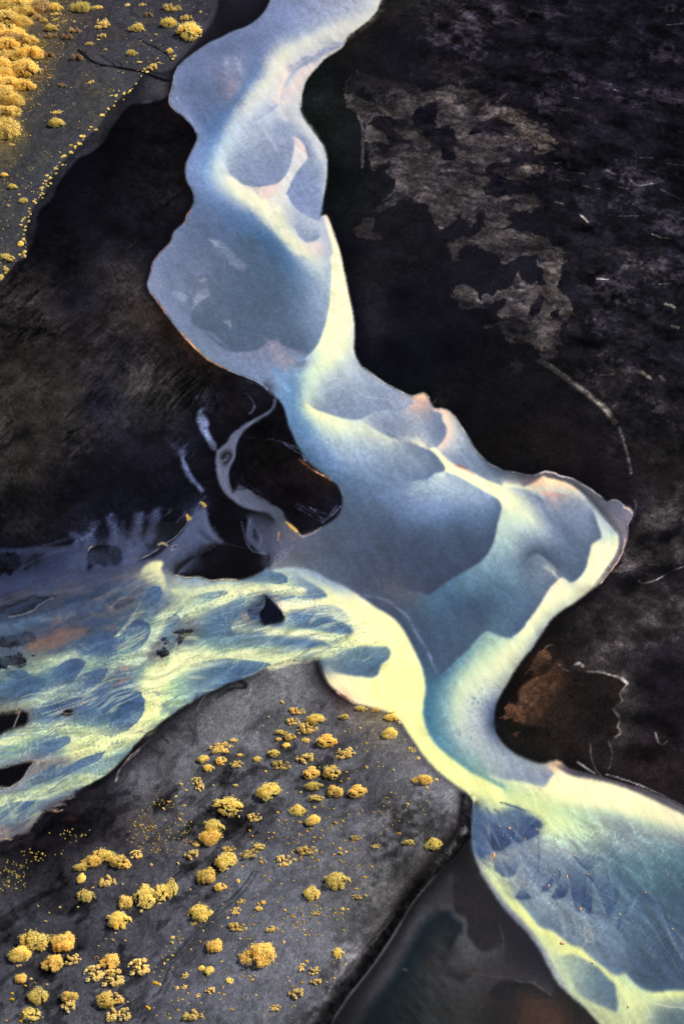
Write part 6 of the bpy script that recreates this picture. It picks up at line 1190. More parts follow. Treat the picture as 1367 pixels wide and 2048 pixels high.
# the silt reads a little deeper in the hollows and paler on the bars than first surveyed
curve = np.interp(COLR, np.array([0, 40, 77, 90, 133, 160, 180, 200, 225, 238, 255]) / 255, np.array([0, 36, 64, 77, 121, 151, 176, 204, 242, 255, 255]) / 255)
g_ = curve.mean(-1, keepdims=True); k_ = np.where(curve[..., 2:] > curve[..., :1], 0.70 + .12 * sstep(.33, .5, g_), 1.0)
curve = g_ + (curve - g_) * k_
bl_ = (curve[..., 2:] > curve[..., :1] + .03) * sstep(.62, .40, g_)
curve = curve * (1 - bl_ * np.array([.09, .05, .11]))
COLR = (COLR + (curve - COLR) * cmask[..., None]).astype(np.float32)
def over(k, a, P):
    global COLR
    c = hexc(a[0] if k == 'F' else a[2])
    if k == 'F':
        alpha, fe, amp, size = [float(v) for v in a[1:5]]
        pad = 2.5 + 0.1 * (fe + amp)
    else:
        w, alpha = float(a[0]), float(a[1]); fe = float(a[3]); pad = 0.1 * (w + fe * 2) + 0.5
        P = sm(P, 0.6)
    i0 = max(0, int((P[:, 0].min() - pad - X0) / DX)); i1 = min(NX, int((P[:, 0].max() + pad - X0) / DX) + 2)
    j0 = max(0, int((P[:, 1].min() - pad - Y0) / DY)); j1 = min(NY, int((P[:, 1].max() + pad - Y0) / DY) + 2)
    if i1 <= i0 or j1 <= j0: return
    x = GX[j0:j1, i0:i1]; y = GY[j0:j1, i0:i1]
    D = np.full(x.shape, 1e3, np.float32); ins = np.zeros(x.shape, bool)
    n = len(P) if k == 'F' else len(P) - 1
    if k == 'F':                                   # ragged outline
        sz = size * 0.1
        wx = fbm(x, y, sz * 1.6, 6, 31, .62) * amp * 0.42; wy = fbm(x, y, sz * 1.6, 6, 57, .62) * amp * 0.42
        x = x + wx; y = y + wy
    else:
        x = x + fbm(x, y, 1.2, 2, 77) * 0.08; y = y + fbm(x, y, 1.2, 2, 78) * 0.08
    for i in range(n):
        p0, p1 = P[i], P[(i + 1) % len(P)]; d = p1 - p0; L2 = max(float(d @ d), 1e-9)
        t = np.clip(((x - p0[0]) * d[0] + (y - p0[1]) * d[1]) / L2, 0, 1)
        D = np.minimum(D, (x - p0[0] - t * d[0])**2 + (y - p0[1] - t * d[1])**2)
        if k == 'F':
            cr = (p0[1] <= y) != (p1[1] <= y)
            ins ^= cr & (x < p0[0] + (y - p0[1]) / (d[1] if abs(d[1]) > 1e-9 else 1e-9) * d[0])
    D = np.sqrt(D)
    if k == 'F':
        s = np.where(ins, D, -D); f = max(fe * 0.1, 0.08)
        m = sstep(-f, f, s) * alpha
        if len(a) > 5 and a[5] is not None:            # fades from the head of the tongue to its tail
            q0, q1 = a[5]; d = q1 - q0
            m = m * sstep(-.15, .95, ((x - q0[0]) * d[0] + (y - q0[1]) * d[1]) / float(d @ d))
        m = m * (np.clip((0.66 if alpha == .95 and fe > 1.9 else .8) + (.62 if alpha == .95 and fe > 1.9 else .42) * fbm(x * .6 + y * .4, y, 1.9, 5, 91, .6), 0.08, 1.2) if len(a) <= 5 else np.clip(.95 + .12 * fbm(x, y, 1.5, 3, 91), 0, 1.05))
    else:
        h = max(w * 0.05, 0.06); f = max(fe * 0.1, 0.16); alpha *= min(1, (w * .05 + .06) / (h + .02))
        m = (1 - sstep(h - f * 0.5, h + f, D)) * alpha
        m = m * np.clip(0.8 + 0.5 * fbm(x, y, 2.2, 3, 19), 0.15, 1)
    m = m[..., None]
    COLR[j0:j1, i0:i1] = COLR[j0:j1, i0:i1] * (1 - m) + c * m
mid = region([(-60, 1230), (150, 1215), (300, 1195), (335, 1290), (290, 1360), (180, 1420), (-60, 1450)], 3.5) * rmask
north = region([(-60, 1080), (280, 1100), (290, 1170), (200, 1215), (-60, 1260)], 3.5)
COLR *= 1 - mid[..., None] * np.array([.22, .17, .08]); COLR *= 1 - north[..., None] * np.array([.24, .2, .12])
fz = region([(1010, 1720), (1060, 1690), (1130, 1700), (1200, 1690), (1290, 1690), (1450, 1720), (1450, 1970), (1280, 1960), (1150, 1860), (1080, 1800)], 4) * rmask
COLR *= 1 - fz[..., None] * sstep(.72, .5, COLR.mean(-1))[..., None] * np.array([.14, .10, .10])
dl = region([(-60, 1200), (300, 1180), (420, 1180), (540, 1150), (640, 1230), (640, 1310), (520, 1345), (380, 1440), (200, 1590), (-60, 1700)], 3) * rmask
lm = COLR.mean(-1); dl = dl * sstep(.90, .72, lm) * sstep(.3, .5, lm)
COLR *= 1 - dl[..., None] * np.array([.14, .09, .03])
for n_, (k, a, P) in enumerate(OVER):
    if k == 'F' and n_ >= NLAND: a = list(a); a[3] = str(float(a[3]) * .38)
    over(k, a, P)

# ---------------------------------------------------------------- texture of silt, sand and mud
def voronoi(x, y, seed):
    ix = np.floor(x).astype(np.int32); iy = np.floor(y).astype(np.int32)
    f1 = np.full(x.shape, 9, np.float32); f2 = f1.copy(); cid = np.zeros(x.shape, np.float32)
    for dj in (-1, 0, 1):
        for di in (-1, 0, 1):
            cx = ix + di; cy = iy + dj
            h1 = hashgrid(cx, cy, seed); h2 = hashgrid(cx, cy, seed + 7)
            d = np.sqrt((cx + 0.15 + 0.7 * h1 - x)**2 + (cy + 0.15 + 0.7 * h2 - y)**2)
            n = d < f1
            f2 = np.where(n, f1, np.minimum(f2, d)); cid = np.where(n, h1, cid); f1 = np.where(n, d, f1)
    return f1, f2, cid
wet = sstep(0.25, -0.25, SD)
lum = COLR.mean(-1)
creamy = sstep(0.62, 0.82, lum)
def scales(mask, ang, sx, sy, net, dim, seed, stk=0.1):
    """sand-dune net under the silty water: light crests, blue hollows"""
    global COLR
    wx = fbm(GX, GY, 5.0, 2, seed + 3) * 0.9; wy = fbm(GX, GY, 5.0, 2, seed + 4) * 0.9
    c, s = math.cos(ang), math.sin(ang)
    x = (GX + wx); y = (GY + wy)
    u = (x * c + y * s) / sx; v = (-x * s + y * c) / sy
    f1, f2, cid = voronoi(u, v, seed)
    e = f2 - f1
    patch = np.clip(0.55 + 0.7 * fbm(GX, GY, 6.0, 3, seed + 9), 0, 1)
    m = mask * wet
    brk = sstep(-0.45, 0.5, fbm(GX, GY, 1.1, 3, seed + 12))
    crest = (1 - sstep(0.0, 0.24, e)) * m * net * (0.25 + 0.75 * patch) * (1 - 0.75 * creamy) * brk
    COLR = COLR * (1 + crest[..., None] * np.array([1.0, 0.95, 0.75]))
    hol = sstep(0.2, 0.75, e) * m * dim * patch * (0.5 + 0.9 * creamy * (cid > 0.3)) * (0.5 + 0.5 * brk)
    COLR = COLR + (COLR * np.array([0.60, 0.72, 0.86]) - COLR) * np.clip(hol * 1.6, 0, 0.95)[..., None]
    flow = fbm((u * sx) * 0.16 + 0.25 * wx, v * sy, 0.9, 4, seed + 15)
    COLR = COLR * (1 + (m * stk * flow)[..., None] * np.array([1.1, 1.0, 0.85]))
delta = region([(-60, 1330), (150, 1290), (300, 1230), (420, 1180), (540, 1150), (620, 1180), (700, 1230), (780, 1290), (770, 1345), (640, 1310), (520, 1345), (380, 1440), (200, 1590), (-60, 1700)], 2.5)
fan = region([(960, 1640), (1080, 1640), (1180, 1625), (1300, 1660), (1450, 1690), (1450, 1960), (1250, 1960), (1120, 1860), (1030, 1790), (960, 1730)], 2.5)
wash = region([(900, 1400), (1000, 1360), (980, 1440), (1010, 1500), (1110, 1560), (1060, 1580), (940, 1510), (885, 1440)], 2.0)
up = region([(480, 860), (620, 890), (800, 930), (880, 960), (860, 990), (760, 980), (640, 960), (540, 900)], 3)
scales(delta, R(19), 0.80, 0.62, 0.26, 0.40, 3, 0.15)
scales(fan, R(-42), 0.85, 0.7, 0.20, 0.36, 23, 0.09)
scales(wash, R(-60), 1.0, 0.8, 0.08, 0.42, 43, 0.04)
scales(up, R(-30), 1.4, 0.8, 0.04, 0.22, 63, 0.04)
def terrace(mask, ang, sx, sy, k, amp, seed, tint=(1.05, 1.0, .9)):
    """overlapping tongues of silt: each fades slowly upstream and ends in a crisp rim"""
    global COLR
    c, s = math.cos(ang), math.sin(ang)
    wx = fbm(GX, GY, 6.0, 2, seed + 1); wy = fbm(GX, GY, 6.0, 2, seed + 2)
    u = (GX + wx) * c + (GY + wy) * s; v = -(GX + wx) * s + (GY + wy) * c
    h = fbm(u / sx, v / sy, 1.0, 4, seed, .45) * k + u / sx * .35
    w = h - np.floor(h)
    saw = (w - 0.5) * (1 - sstep(.93, 1.0, w)) - .5 * sstep(.93, 1.0, w) * (w < 1)
    gate = np.clip(.55 + .8 * fbm(GX, GY, 7, 3, seed + 5), 0, 1)
    COLR = COLR * (1 + (mask * gate * amp * saw)[..., None] * np.array(tint))
riv = M_river.astype(np.float32) * wet
terrace(delta, R(200), 5.0, 1.6, 1.6, 0.14, 301)
terrace(delta, R(194), 2.2, 0.7, 1.3, 0.12, 311)
terrace(fan, R(-50), 6.0, 1.7, 1.3, 0.10, 321)
terrace(riv * (1 - delta) * (1 - fan), R(-65), 14.0, 6.0, 1.5, 0.07, 331)
thr = fbm((GX*math.cos(R(-68))+GY*math.sin(R(-68))) * .12 + fbm(GX, GY, 9, 2, 335) * .5, -GX*math.sin(R(-68))+GY*math.cos(R(-68)), .8, 4, 336, .6)
COLR = COLR * (1 + (riv * (1 - delta) * .035 * thr)[..., None])
# thin braided threads following the current across the delta
def threads(mask, ang, wid, seed, col, amt):
    global COLR
    c, s = math.cos(ang), math.sin(ang)
    wx = fbm(GX, GY, 9, 2, seed + 1) * 1.6; wy = fbm(GX, GY, 9, 2, seed + 2) * 1.6
    u = (GX + wx) * c + (GY + wy) * s; v = -(GX + wx) * s + (GY + wy) * c
    r = 1 - np.abs(fbm(u * .11, v, wid, 3, seed, .55))
    g = sstep(.80, .98, r) * sstep(-.3, .5, fbm(GX, GY, 5, 3, seed + 3)) * mask * wet * amt
    COLR = COLR + (np.array(col) - COLR) * g[..., None]
threads(delta, R(20), 1.7, 401, (.27, .37, .52), .50)
threads(delta, R(15), 1.2, 411, (.36, .47, .60), .42)
threads(delta, R(24), 1.6, 421, (.90, .91, .72), .45)
threads(fan, R(-52), 1.3, 431, (.24, .35, .50), .30)
threads(fan, R(-58), 1.6, 441, (.66, .76, .76), .30)
# brown mud and blue water drawn out in strands across the upper delta
mud = region([(-60, 1180), (140, 1150), (260, 1140), (330, 1170), (300, 1250), (200, 1290), (90, 1320), (-60, 1300)], 3) * wet
c, s = math.cos(R(24)), math.sin(R(24))
strand = fbm((GX*c+GY*s) * 0.2 + 0.6 * fbm(GX, GY, 4, 2, 71), (-GX*s+GY*c), 1.1, 5, 72, .65)
a_ = 0.5 * (mud * sstep(0.0, 0.5, strand))[..., None] * 0.36; b_ = (mud * sstep(0.0, -0.5, strand))[..., None] * 0.5
COLR = COLR + (np.array([0.46, 0.41, 0.40]) - COLR) * a_; COLR = COLR + (np.array([0.24, 0.30, 0.43]) - COLR) * b_
COLR = COLR * (1 - (fan * wet * sstep(.78, .6, COLR.mean(-1)))[..., None] * np.array([-.03, .05, .04]))
# long flow streaks on the fan
c, s = math.cos(R(-58)), math.sin(R(-58))
st = fbm((GX*c+GY*s) * 0.12, (-GX*s+GY*c), 1.2, 3, 88)
COLR = COLR * (1 + (0.07 * st * fan * wet)[..., None])
# fine water speckle and slow mottling
sp = fbm(GX, GY * 1.1, 0.55, 2, 5); sl = fbm(GX, GY, 9.0, 4, 6); md = fbm(GX * 1.3 + GY * 0.5, GY, 2.2, 3, 8)
dull = 1 - creamy
COLR = COLR * (1 + (wet * (0.045 * sp * (0.25 + 0.75 * dull) + 0.03 * sl * dull + 0.025 * md))[..., None])
# dry and wet land
land = 1 - wet
pool = sstep(-1.0, 0.5, sdf(pool_poly, 1.5))
hd = sstep(-0.2, 1.5, SH); pl = sstep(-0.2, 2.0, SP)
flat = land * (1 - hd) * (1 - pl)
left = region([(-80, 560), (200, 250), (330, 180), (390, 270), (380, 400), (300, 560), (380, 690), (560, 790), (690, 1000), (600, 1080), (380, 1020), (100, 1100), (-80, 1100)], 4) * flat
right = region([(700, -100), (1500, -100), (1500, 1640), (1000, 1450), (1250, 1050), (1000, 930), (720, 720), (600, 200)], 2) * flat
n1 = fbm(GX, GY, 14, 4, 101); n2 = fbm(GX + 2*n1, GY, 3.2, 4, 102); n3 = fbm(GX, GY, 0.8, 3, 103)
c, s = math.cos(R(55)), math.sin(R(55))
tuft = fbm((GX*c+GY*s) * 0.30 + 0.7*n2, (-GX*s+GY*c) + 0.9*n1, 0.62, 4, 104, .6)
tpatch = sstep(-0.35, 0.45, fbm(GX, GY, 9, 3, 105)) * sstep(0.07, 0.125, lum) * sstep(0.27, 0.22, lum)
COLR = COLR * (1 + (left * (0.48 * n1 + 0.26 * n2 + 0.16 * n3 + 0.55 * tuft * tpatch))[..., None])
c, s = math.cos(R(-22)), math.sin(R(-22))
swell = fbm((GX*c+GY*s) * 0.45 + n2*0.4, (-GX*s+GY*c), 2.6, 5, 111)
ridge = 1 - np.abs(fbm((GX*c+GY*s) * 0.5, (-GX*s+GY*c) + 0.4*n2, 2.0, 4, 114))
low = region([(1280, 980), (1500, 940), (1500, 1640), (1350, 1600), (1180, 1530), (1240, 1380), (1180, 1310), (1090, 1290), (1200, 1160)], 5) * flat
far = region([(1080, -100), (1500, -100), (1500, 960), (1240, 900), (1120, 700), (1110, 450), (980, 250), (860, 100), (820, -100)], 6) * flat
COLR = COLR * (1 + (right * (0.16 * n1 + 0.16 * n2 + 0.12 * n3) + low * (0.25 + 0.30 * n2 + 0.2 * swell) + far * (0.42 * swell + 0.22 * n2 + 0.12 * n3))[..., None])
COLR = COLR * (1 - left[..., None] * np.array([.06, .02, -.04])) * (1 - far[..., None] * np.array([0, .02, .10]))
COLR = COLR + (far * sstep(0.82, 1.0, ridge) * sstep(0.0, 0.7, n2 + 0.3*n1) * 0.055)[..., None]
# blotches of dry dust on the wet black plain, each with its own ragged outline
bl = sstep(0.22, 0.55, fbm(GX + 1.5*n2, GY + 1.2*n1, 7.0, 5, 121)) * sstep(-0.5, 0.6, n3 + n2)
COLR = COLR + (far * bl)[..., None] * np.array([0.075, 0.068, 0.07])
pn = fbm(GX * 0.9 + GY * 0.8, (GY * 0.9 - GX * 0.8) * 0.25, 0.9, 3, 131)
pgrass = region([(760, 2048), (850, 1900), (905, 1880), (900, 1960), (870, 2100), (760, 2150)], 4)
COLR = COLR * (1 + (pool * (0.28 + 0.08 * n1 + 0.06 * n3) + pool * pgrass * 0.35 * pn)[..., None])
# headland and upper plain: grey sand with darker blown streaks and grit
c, s = math.cos(R(38)), math.sin(R(38))
blow = fbm((GX*c+GY*s) * 0.35 + 0.5*n2, (-GX*s+GY*c), 1.6, 5, 141)
dk = sstep(0.05, 0.75, fbm(GX + n2, GY + n1, 5.5, 5, 142) + 0.25 * blow)
dk2 = sstep(.12, .55, fbm((GX*c+GY*s) * .55 + .9 * n2, (-GX*s+GY*c) + .8 * n1, 2.2, 5, 145, .6))
rough = region([(-80, 1640), (330, 1560), (480, 1480), (640, 1420), (720, 1480), (700, 1640), (560, 1660), (440, 1800), (330, 1960), (250, 2120), (-80, 2120)], 5)
COLR = COLR * (1 + (hd * land * (0.34 + 0.07 * n2 + 0.11 * n3 + 0.08 * blow - dk * (0.14 + 0.28 * rough) - dk2 * (0.12 + 0.36 * rough) + 0.10 * rough * n2))[..., None])
scrub = region([(745, 1610), (850, 1590), (900, 1640), (860, 1690), (780, 1760), (720, 1850), (690, 1960), (640, 2040), (610, 2040), (690, 1880), (740, 1760)], 2.5) * hd
COLR = COLR * (1 + (hd * land)[..., None] * np.array([.13, .11, .06]))
COLR = COLR * (1 + (scrub * (0.25 * n3 + 0.18 * n2 - 0.12))[..., None])
COLR = COLR * (1 + (pl * land * (0.14 + 0.05 * n1 + 0.08 * n2 + 0.12 * n3))[..., None])
dust = sstep(0.25, 0.7, fbm(GX, GY, 2.6, 5, 151)) * pl * land
COLR = COLR + dust[..., None] * np.array([0.035, 0.03, 0.005])
# rust coloured seedling patch on the headland
rust = region([(270, 1640), (330, 1605), (375, 1640), (360, 1690), (320, 1700), (265, 1690)], 3) * sstep(0.1, 0.7, n3 + 0.4*n2)
COLR = COLR + (np.array([0.33, 0.24, 0.13]) - COLR) * (0.5 * rust * hd)[..., None]
# tidemarks: scalloped scarp face
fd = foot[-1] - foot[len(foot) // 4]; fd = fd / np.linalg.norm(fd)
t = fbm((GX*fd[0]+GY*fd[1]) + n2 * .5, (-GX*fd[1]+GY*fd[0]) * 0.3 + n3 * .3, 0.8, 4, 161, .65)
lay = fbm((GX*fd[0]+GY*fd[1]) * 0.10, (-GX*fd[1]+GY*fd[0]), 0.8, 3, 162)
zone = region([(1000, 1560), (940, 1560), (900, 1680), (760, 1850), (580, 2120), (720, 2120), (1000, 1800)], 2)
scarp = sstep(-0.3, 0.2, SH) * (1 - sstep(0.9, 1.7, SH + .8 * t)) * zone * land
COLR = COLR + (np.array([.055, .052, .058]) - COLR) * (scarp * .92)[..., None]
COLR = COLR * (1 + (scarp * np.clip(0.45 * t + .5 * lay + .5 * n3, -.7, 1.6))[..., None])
beach = sstep(1.4, 2.6, SH) * (1 - sstep(3.6, 4.5, SH) * .6) * region([(1000, 1560), (930, 1560), (880, 1680), (740, 1850), (560, 2120), (720, 2120), (1000, 1800)], 2) * land
COLR = COLR * (1 + (beach * (0.42 + 0.34 * lay))[..., None])
terrace(hd * land, R(38), 5.0, 1.8, 1.8, 0.13, 341, (1, 1, 1)); terrace(hd * land * rough, R(25), 2.4, 1.0, 1.6, 0.22, 351, (1, 1, 1))
terrace(left, R(-60), 9.0, 4.0, 1.8, 0.40, 361, (1, 1, 1)); terrace(left * tpatch, R(50), 2.0, 0.8, 1.5, 0.30, 366, (1, 1, 1))
c, s = math.cos(R(-25)), math.sin(R(-25))
rip = fbm((GX*c+GY*s) * .22 + .5*n2, (-GX*s+GY*c), .55, 3, 391, .6); pale = sstep(.15, .22, COLR.mean(-1)) * right
COLR = COLR * (1 + (pale * (.14 * rip + .12 * n2 + .12 * n3))[..., None])
terrace(right, R(-20), 7.0, 3.0, 1.8, 0.22, 371, (1, 1, 1)); terrace(low, R(28), 6.0, 2.2, 1.8, 0.40, 376, (1, 1, 1)); terrace(far, R(-22), 3.2, 1.1, 1.8, 0.35, 381, (1, 1, 1))
grit = RNG.normal(0, 1, (NY, NX)).astype(np.float32)
COLR = COLR * (1 + (grit * (0.022 * riv * (1 - .7 * creamy) + land * (0.085 * hd + 0.11 * pl + 0.11 * flat) + 0.03 * pool))[..., None])
COLR = COLR * (1 + .05 * (riv * sstep(.62, .8, COLR.mean(-1)))[..., None])
COLR = np.clip(COLR, 0.004, 1.0).astype(np.float32)

# ---------------------------------------------------------------- relief
Z = 0.03 + 0.10 * sstep(0, REACH, SD) + 1.0 * sstep(-0.3, 4.2, SH) + 0.9 * sstep(-0.5, 4.5, SP)
Z = Z + sstep(0.2, 2.5, SD) * (hd * (0.16 * fbm(GX, GY, 7, 4, 201) + 0.12 * rough * n2 + 0.05 * n3 + 0.07 * blow) + pl * (0.12 * fbm(GX, GY, 8, 4, 202) + 0.03 * n3)
      + flat * (0.03 * n2 + 0.008 * n3) + far * (0.10 * swell + 0.03 * n3) + left * 0.05 * tuft * tpatch)
Z = np.where(SD < 0, -0.05 - 0.11 * np.abs(SD), np.maximum(Z, 0.02)).astype(np.float32)
def height(x, y):
    i = min(max((x - X0) / DX, 0), NX - 2); j = min(max((y - Y0) / DY, 0), NY - 2)
    a, b = int(i), int(j); fx, fy = i - a, j - b
    return float((Z[b, a]*(1-fx)+Z[b, a+1]*fx)*(1-fy) + (Z[b+1, a]*(1-fx)+Z[b+1, a+1]*fx)*fy)

# ---------------------------------------------------------------- materials
KAL = np.array(KCAL)                                # how bright flat white ground renders in this daylight
def lin(c): return np.where(c <= 0.04045, c / 12.92, ((c + 0.055) / 1.055) ** 2.4)
def nodes(name):
    m = bpy.data.materials.new(name); m.use_nodes = True
    nt = m.node_tree; b = nt.nodes['Principled BSDF']
    return m, nt, b
def surf(name, rough, spec, bump, scale, grain, stretch=(1, 1, 1), detail=3):
    m, nt, b = nodes(name); N = nt.nodes; L = nt.links
    at = N.new('ShaderNodeAttribute'); at.attribute_name = 'Col'
    tc = N.new('ShaderNodeTexCoord'); mp = N.new('ShaderNodeMapping'); mp.inputs['Scale'].default_value = stretch
    L.new(tc.outputs['Object'], mp.inputs['Vector'])
    no = N.new('ShaderNodeTexNoise'); no.inputs['Scale'].default_value = scale; no.inputs['Detail'].default_value = detail
    L.new(mp.outputs['Vector'], no.inputs['Vector'])
    mr = N.new('ShaderNodeMapRange'); mr.inputs['From Min'].default_value = 0.25; mr.inputs['From Max'].default_value = 0.75
    mr.inputs['To Min'].default_value = 1 - grain; mr.inputs['To Max'].default_value = 1 + grain
    L.new(no.outputs['Fac'], mr.inputs['Value'])
    mx = N.new('ShaderNodeMix'); mx.data_type = 'RGBA'; mx.blend_type = 'MULTIPLY'; mx.inputs['Factor'].default_value = 1
    L.new(at.outputs['Color'], mx.inputs['A']); L.new(mr.outputs['Result'], mx.inputs['B'])
    L.new(mx.outputs['Result'], b.inputs['Base Color'])
    b.inputs['Roughness'].default_value = rough; b.inputs['Specular IOR Level'].default_value = spec
    bp = N.new('ShaderNodeBump'); bp.inputs['Strength'].default_value = 1.0; bp.inputs['Distance'].default_value = bump
    L.new(no.outputs['Fac'], bp.inputs['Height']); L.new(bp.outputs['Normal'], b.inputs['Normal'])
    return m
M_ground = surf('volcanic_sand', 0.95, 0.012, 0.10, 3.2, 0.17, detail=5)
M_silt = surf('silty_water', 0.40, 0.12, 0.022, 3.2, 0.055, (1, 1.4, 1), 4)
M_clear = surf('clear_dark_water', 0.35, 0.08, 0.012, 1.6, 0.10)

def sheet(name, mask, zz, mat, label=None):
    """mesh of the grid cells where mask is set (one sheet)"""
    cm = mask[:-1, :-1] | mask[1:, :-1] | mask[:-1, 1:] | mask[1:, 1:]
    used = np.zeros((NY, NX), bool)
    used[:-1, :-1] |= cm; used[1:, :-1] |= cm; used[:-1, 1:] |= cm; used[1:, 1:] |= cm
    idx = np.cumsum(used.ravel()).reshape(NY, NX) - 1
    co = np.stack([GX[used], GY[used], zz[used]], -1).astype(np.float32)
    f = np.stack([idx[:-1, :-1][cm], idx[:-1, 1:][cm], idx[1:, 1:][cm], idx[1:, :-1][cm]], -1).astype(np.int32)
    me = bpy.data.meshes.new(name)
    me.vertices.add(len(co)); me.vertices.foreach_set('co', co.ravel())
    me.loops.add(f.size); me.loops.foreach_set('vertex_index', f.ravel())
    me.polygons.add(len(f)); me.polygons.foreach_set('loop_start', np.arange(0, f.size, 4, dtype=np.int32))
    me.polygons.foreach_set('use_smooth', np.ones(len(f), bool))
    me.update(calc_edges=True)
    a = me.color_attributes.new('Col', 'FLOAT_COLOR', 'POINT')
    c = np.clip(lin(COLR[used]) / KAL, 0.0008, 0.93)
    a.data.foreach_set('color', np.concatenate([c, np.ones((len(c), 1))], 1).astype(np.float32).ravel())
    me.materials.append(mat)
    o = bpy.data.objects.new(name, me); COL.objects.link(o); o['kind'] = 'structure'
    return o
allm = np.ones((NY, NX), bool)
sheet('ground', allm, Z, M_ground)
dr = np.minimum(segdist(river_poly, 1.0), segdist(chan, 1.0))
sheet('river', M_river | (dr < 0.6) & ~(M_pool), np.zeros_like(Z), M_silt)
sheet('stream', M_pool | (segdist(pool_poly, 1.0) < 0.6), np.zeros_like(Z) - 0.012, M_clear)
# black sand running on past the survey
me = bpy.data.meshes.new('terrain')
me.from_pydata([(-4000, -4000, -1.2), (4000, -4000, -1.2), (4000, 4000, -1.2), (-4000, 4000, -1.2)], [], [(0, 1, 2, 3)])
m_t, nt, b = nodes('black_plain'); b.inputs['Base Color'].default_value = (0.012, 0.011, 0.013, 1); b.inputs['Roughness'].default_value = 1; b.inputs['Specular IOR Level'].default_value = 0.0
me.materials.append(m_t)
o = bpy.data.objects.new('terrain', me); COL.objects.link(o); o['kind'] = 'structure'

# ---------------------------------------------------------------- plants
def leafmat(name, a, bcol, dark):
    m, nt, b = nodes(name); N = nt.nodes; L = nt.links
    at = N.new('ShaderNodeAttribute'); at.attribute_name = 'Tint'
    oi = N.new('ShaderNodeObjectInfo')
    cr = N.new('ShaderNodeValToRGB'); e = cr.color_ramp.elements
    e[0].position = 0.0; e[0].color = (*dark, 1); e[1].position = 1.0; e[1].color = (*bcol, 1)
    q = cr.color_ramp.elements.new(0.45); q.color = (*a, 1)
    L.new(at.outputs['Fac'], cr.inputs['Fac'])
    mr = N.new('ShaderNodeMapRange'); mr.inputs['To Min'].default_value = 0.98; mr.inputs['To Max'].default_value = 1.25
    L.new(oi.outputs['Random'], mr.inputs['Value'])
    hs = N.new('ShaderNodeHueSaturation'); L.new(cr.outputs['Color'], hs.inputs['Color']); L.new(mr.outputs['Result'], hs.inputs['Value'])
    L.new(hs.outputs['Color'], b.inputs['Base Color'])
    b.inputs['Roughness'].default_value = 0.7; b.inputs['Specular IOR Level'].default_value = 0.15
    tr = N.new('ShaderNodeBsdfTranslucent'); L.new(hs.outputs['Color'], tr.inputs['Color'])
    ms = N.new('ShaderNodeMixShader'); ms.inputs['Fac'].default_value = 0.45
    L.new(b.outputs['BSDF'], ms.inputs[1]); L.new(tr.outputs['BSDF'], ms.inputs[2])
    L.new(ms.outputs['Shader'], N['Material Output'].inputs['Surface'])
    return m
LM = {
 'y': leafmat('golden_leaves', (.97, .81, .23), (.99, .93, .50), (.80, .53, .11)),
 'o': leafmat('amber_leaves', (.97, .75, .20), (.99, .88, .44), (.76, .45, .09)),
 'g': leafmat('olive_leaves', (.93, .77, .22), (.98, .90, .44), (.62, .46, .11)),
 's': leafmat('straw_leaves', (.93, .75, .27), (.98, .89, .50), (.52, .36, .13)),
 'b': leafmat('rust_leaves', (.55, .36, .16), (.78, .56, .26), (.22, .13, .07)),
 'k': leafmat('cushion_leaves', (.98, .70, .03), (.99, .84, .10), (.80, .42, .02)),
 'G': leafmat('thicket_leaves', (.97, .78, .24), (.99, .90, .48), (.78, .52, .13)),
 'B': leafmat('brown_thicket_leaves', (.68, .50, .22), (.86, .66, .32), (.36, .24, .11)),
}
LM['seed'] = leafmat('seedling_leaves', (.52, .40, .10), (.85, .65, .14), (.22, .15, .06)); LM['t'] = LM['s']; LM['r'] = LM['y']
m_twig, nt, b = nodes('willow_twig'); b.inputs['Base Color'].default_value = (.10, .065, .04, 1); b.inputs['Roughness'].default_value = .9
def leafmesh(name, pos, nrm, size, mat, seed, elong=2.3):
    """leaf sprays: one small bent quad each, facing roughly along nrm"""
    rg = np.random.default_rng(seed); n = len(pos)
    nr = nrm + np.array([.25, .1, .35]) + rg.normal(0, .42, (n, 3)); nr /= np.linalg.norm(nr, axis=1, keepdims=True)
    t = nrm * .8 + np.array([0, 0, .25]) + rg.normal(0, .8, (n, 3)); t -= nr * (t * nr).sum(1, keepdims=True) * .6; t /= np.linalg.norm(t, axis=1, keepdims=True)
    bt = np.cross(nr, t); s = size * rg.uniform(.6, 1.35, (n, 1))
    v = np.stack([pos - t*s*elong, pos - bt*s + nr*s*.25, pos + t*s*elong, pos + bt*s + nr*s*.25], 1).reshape(-1, 3)
    me = bpy.data.meshes.new(name)
    me.vertices.add(4*n); me.vertices.foreach_set('co', v.astype(np.float32).ravel())
    me.loops.add(4*n); me.loops.foreach_set('vertex_index', np.arange(4*n, dtype=np.int32))
    me.polygons.add(n); me.polygons.foreach_set('loop_start', np.arange(0, 4*n, 4, dtype=np.int32))
    me.update(calc_edges=True)
    ti = np.clip(rg.normal(.5, .22, n), 0, 1)
    a = me.color_attributes.new('Tint', 'FLOAT_COLOR', 'POINT')
    a.data.foreach_set('color', np.repeat(np.stack([ti, ti, ti, np.ones(n)], 1), 4, 0).astype(np.float32).ravel())
    me.materials.append(mat)
    return me
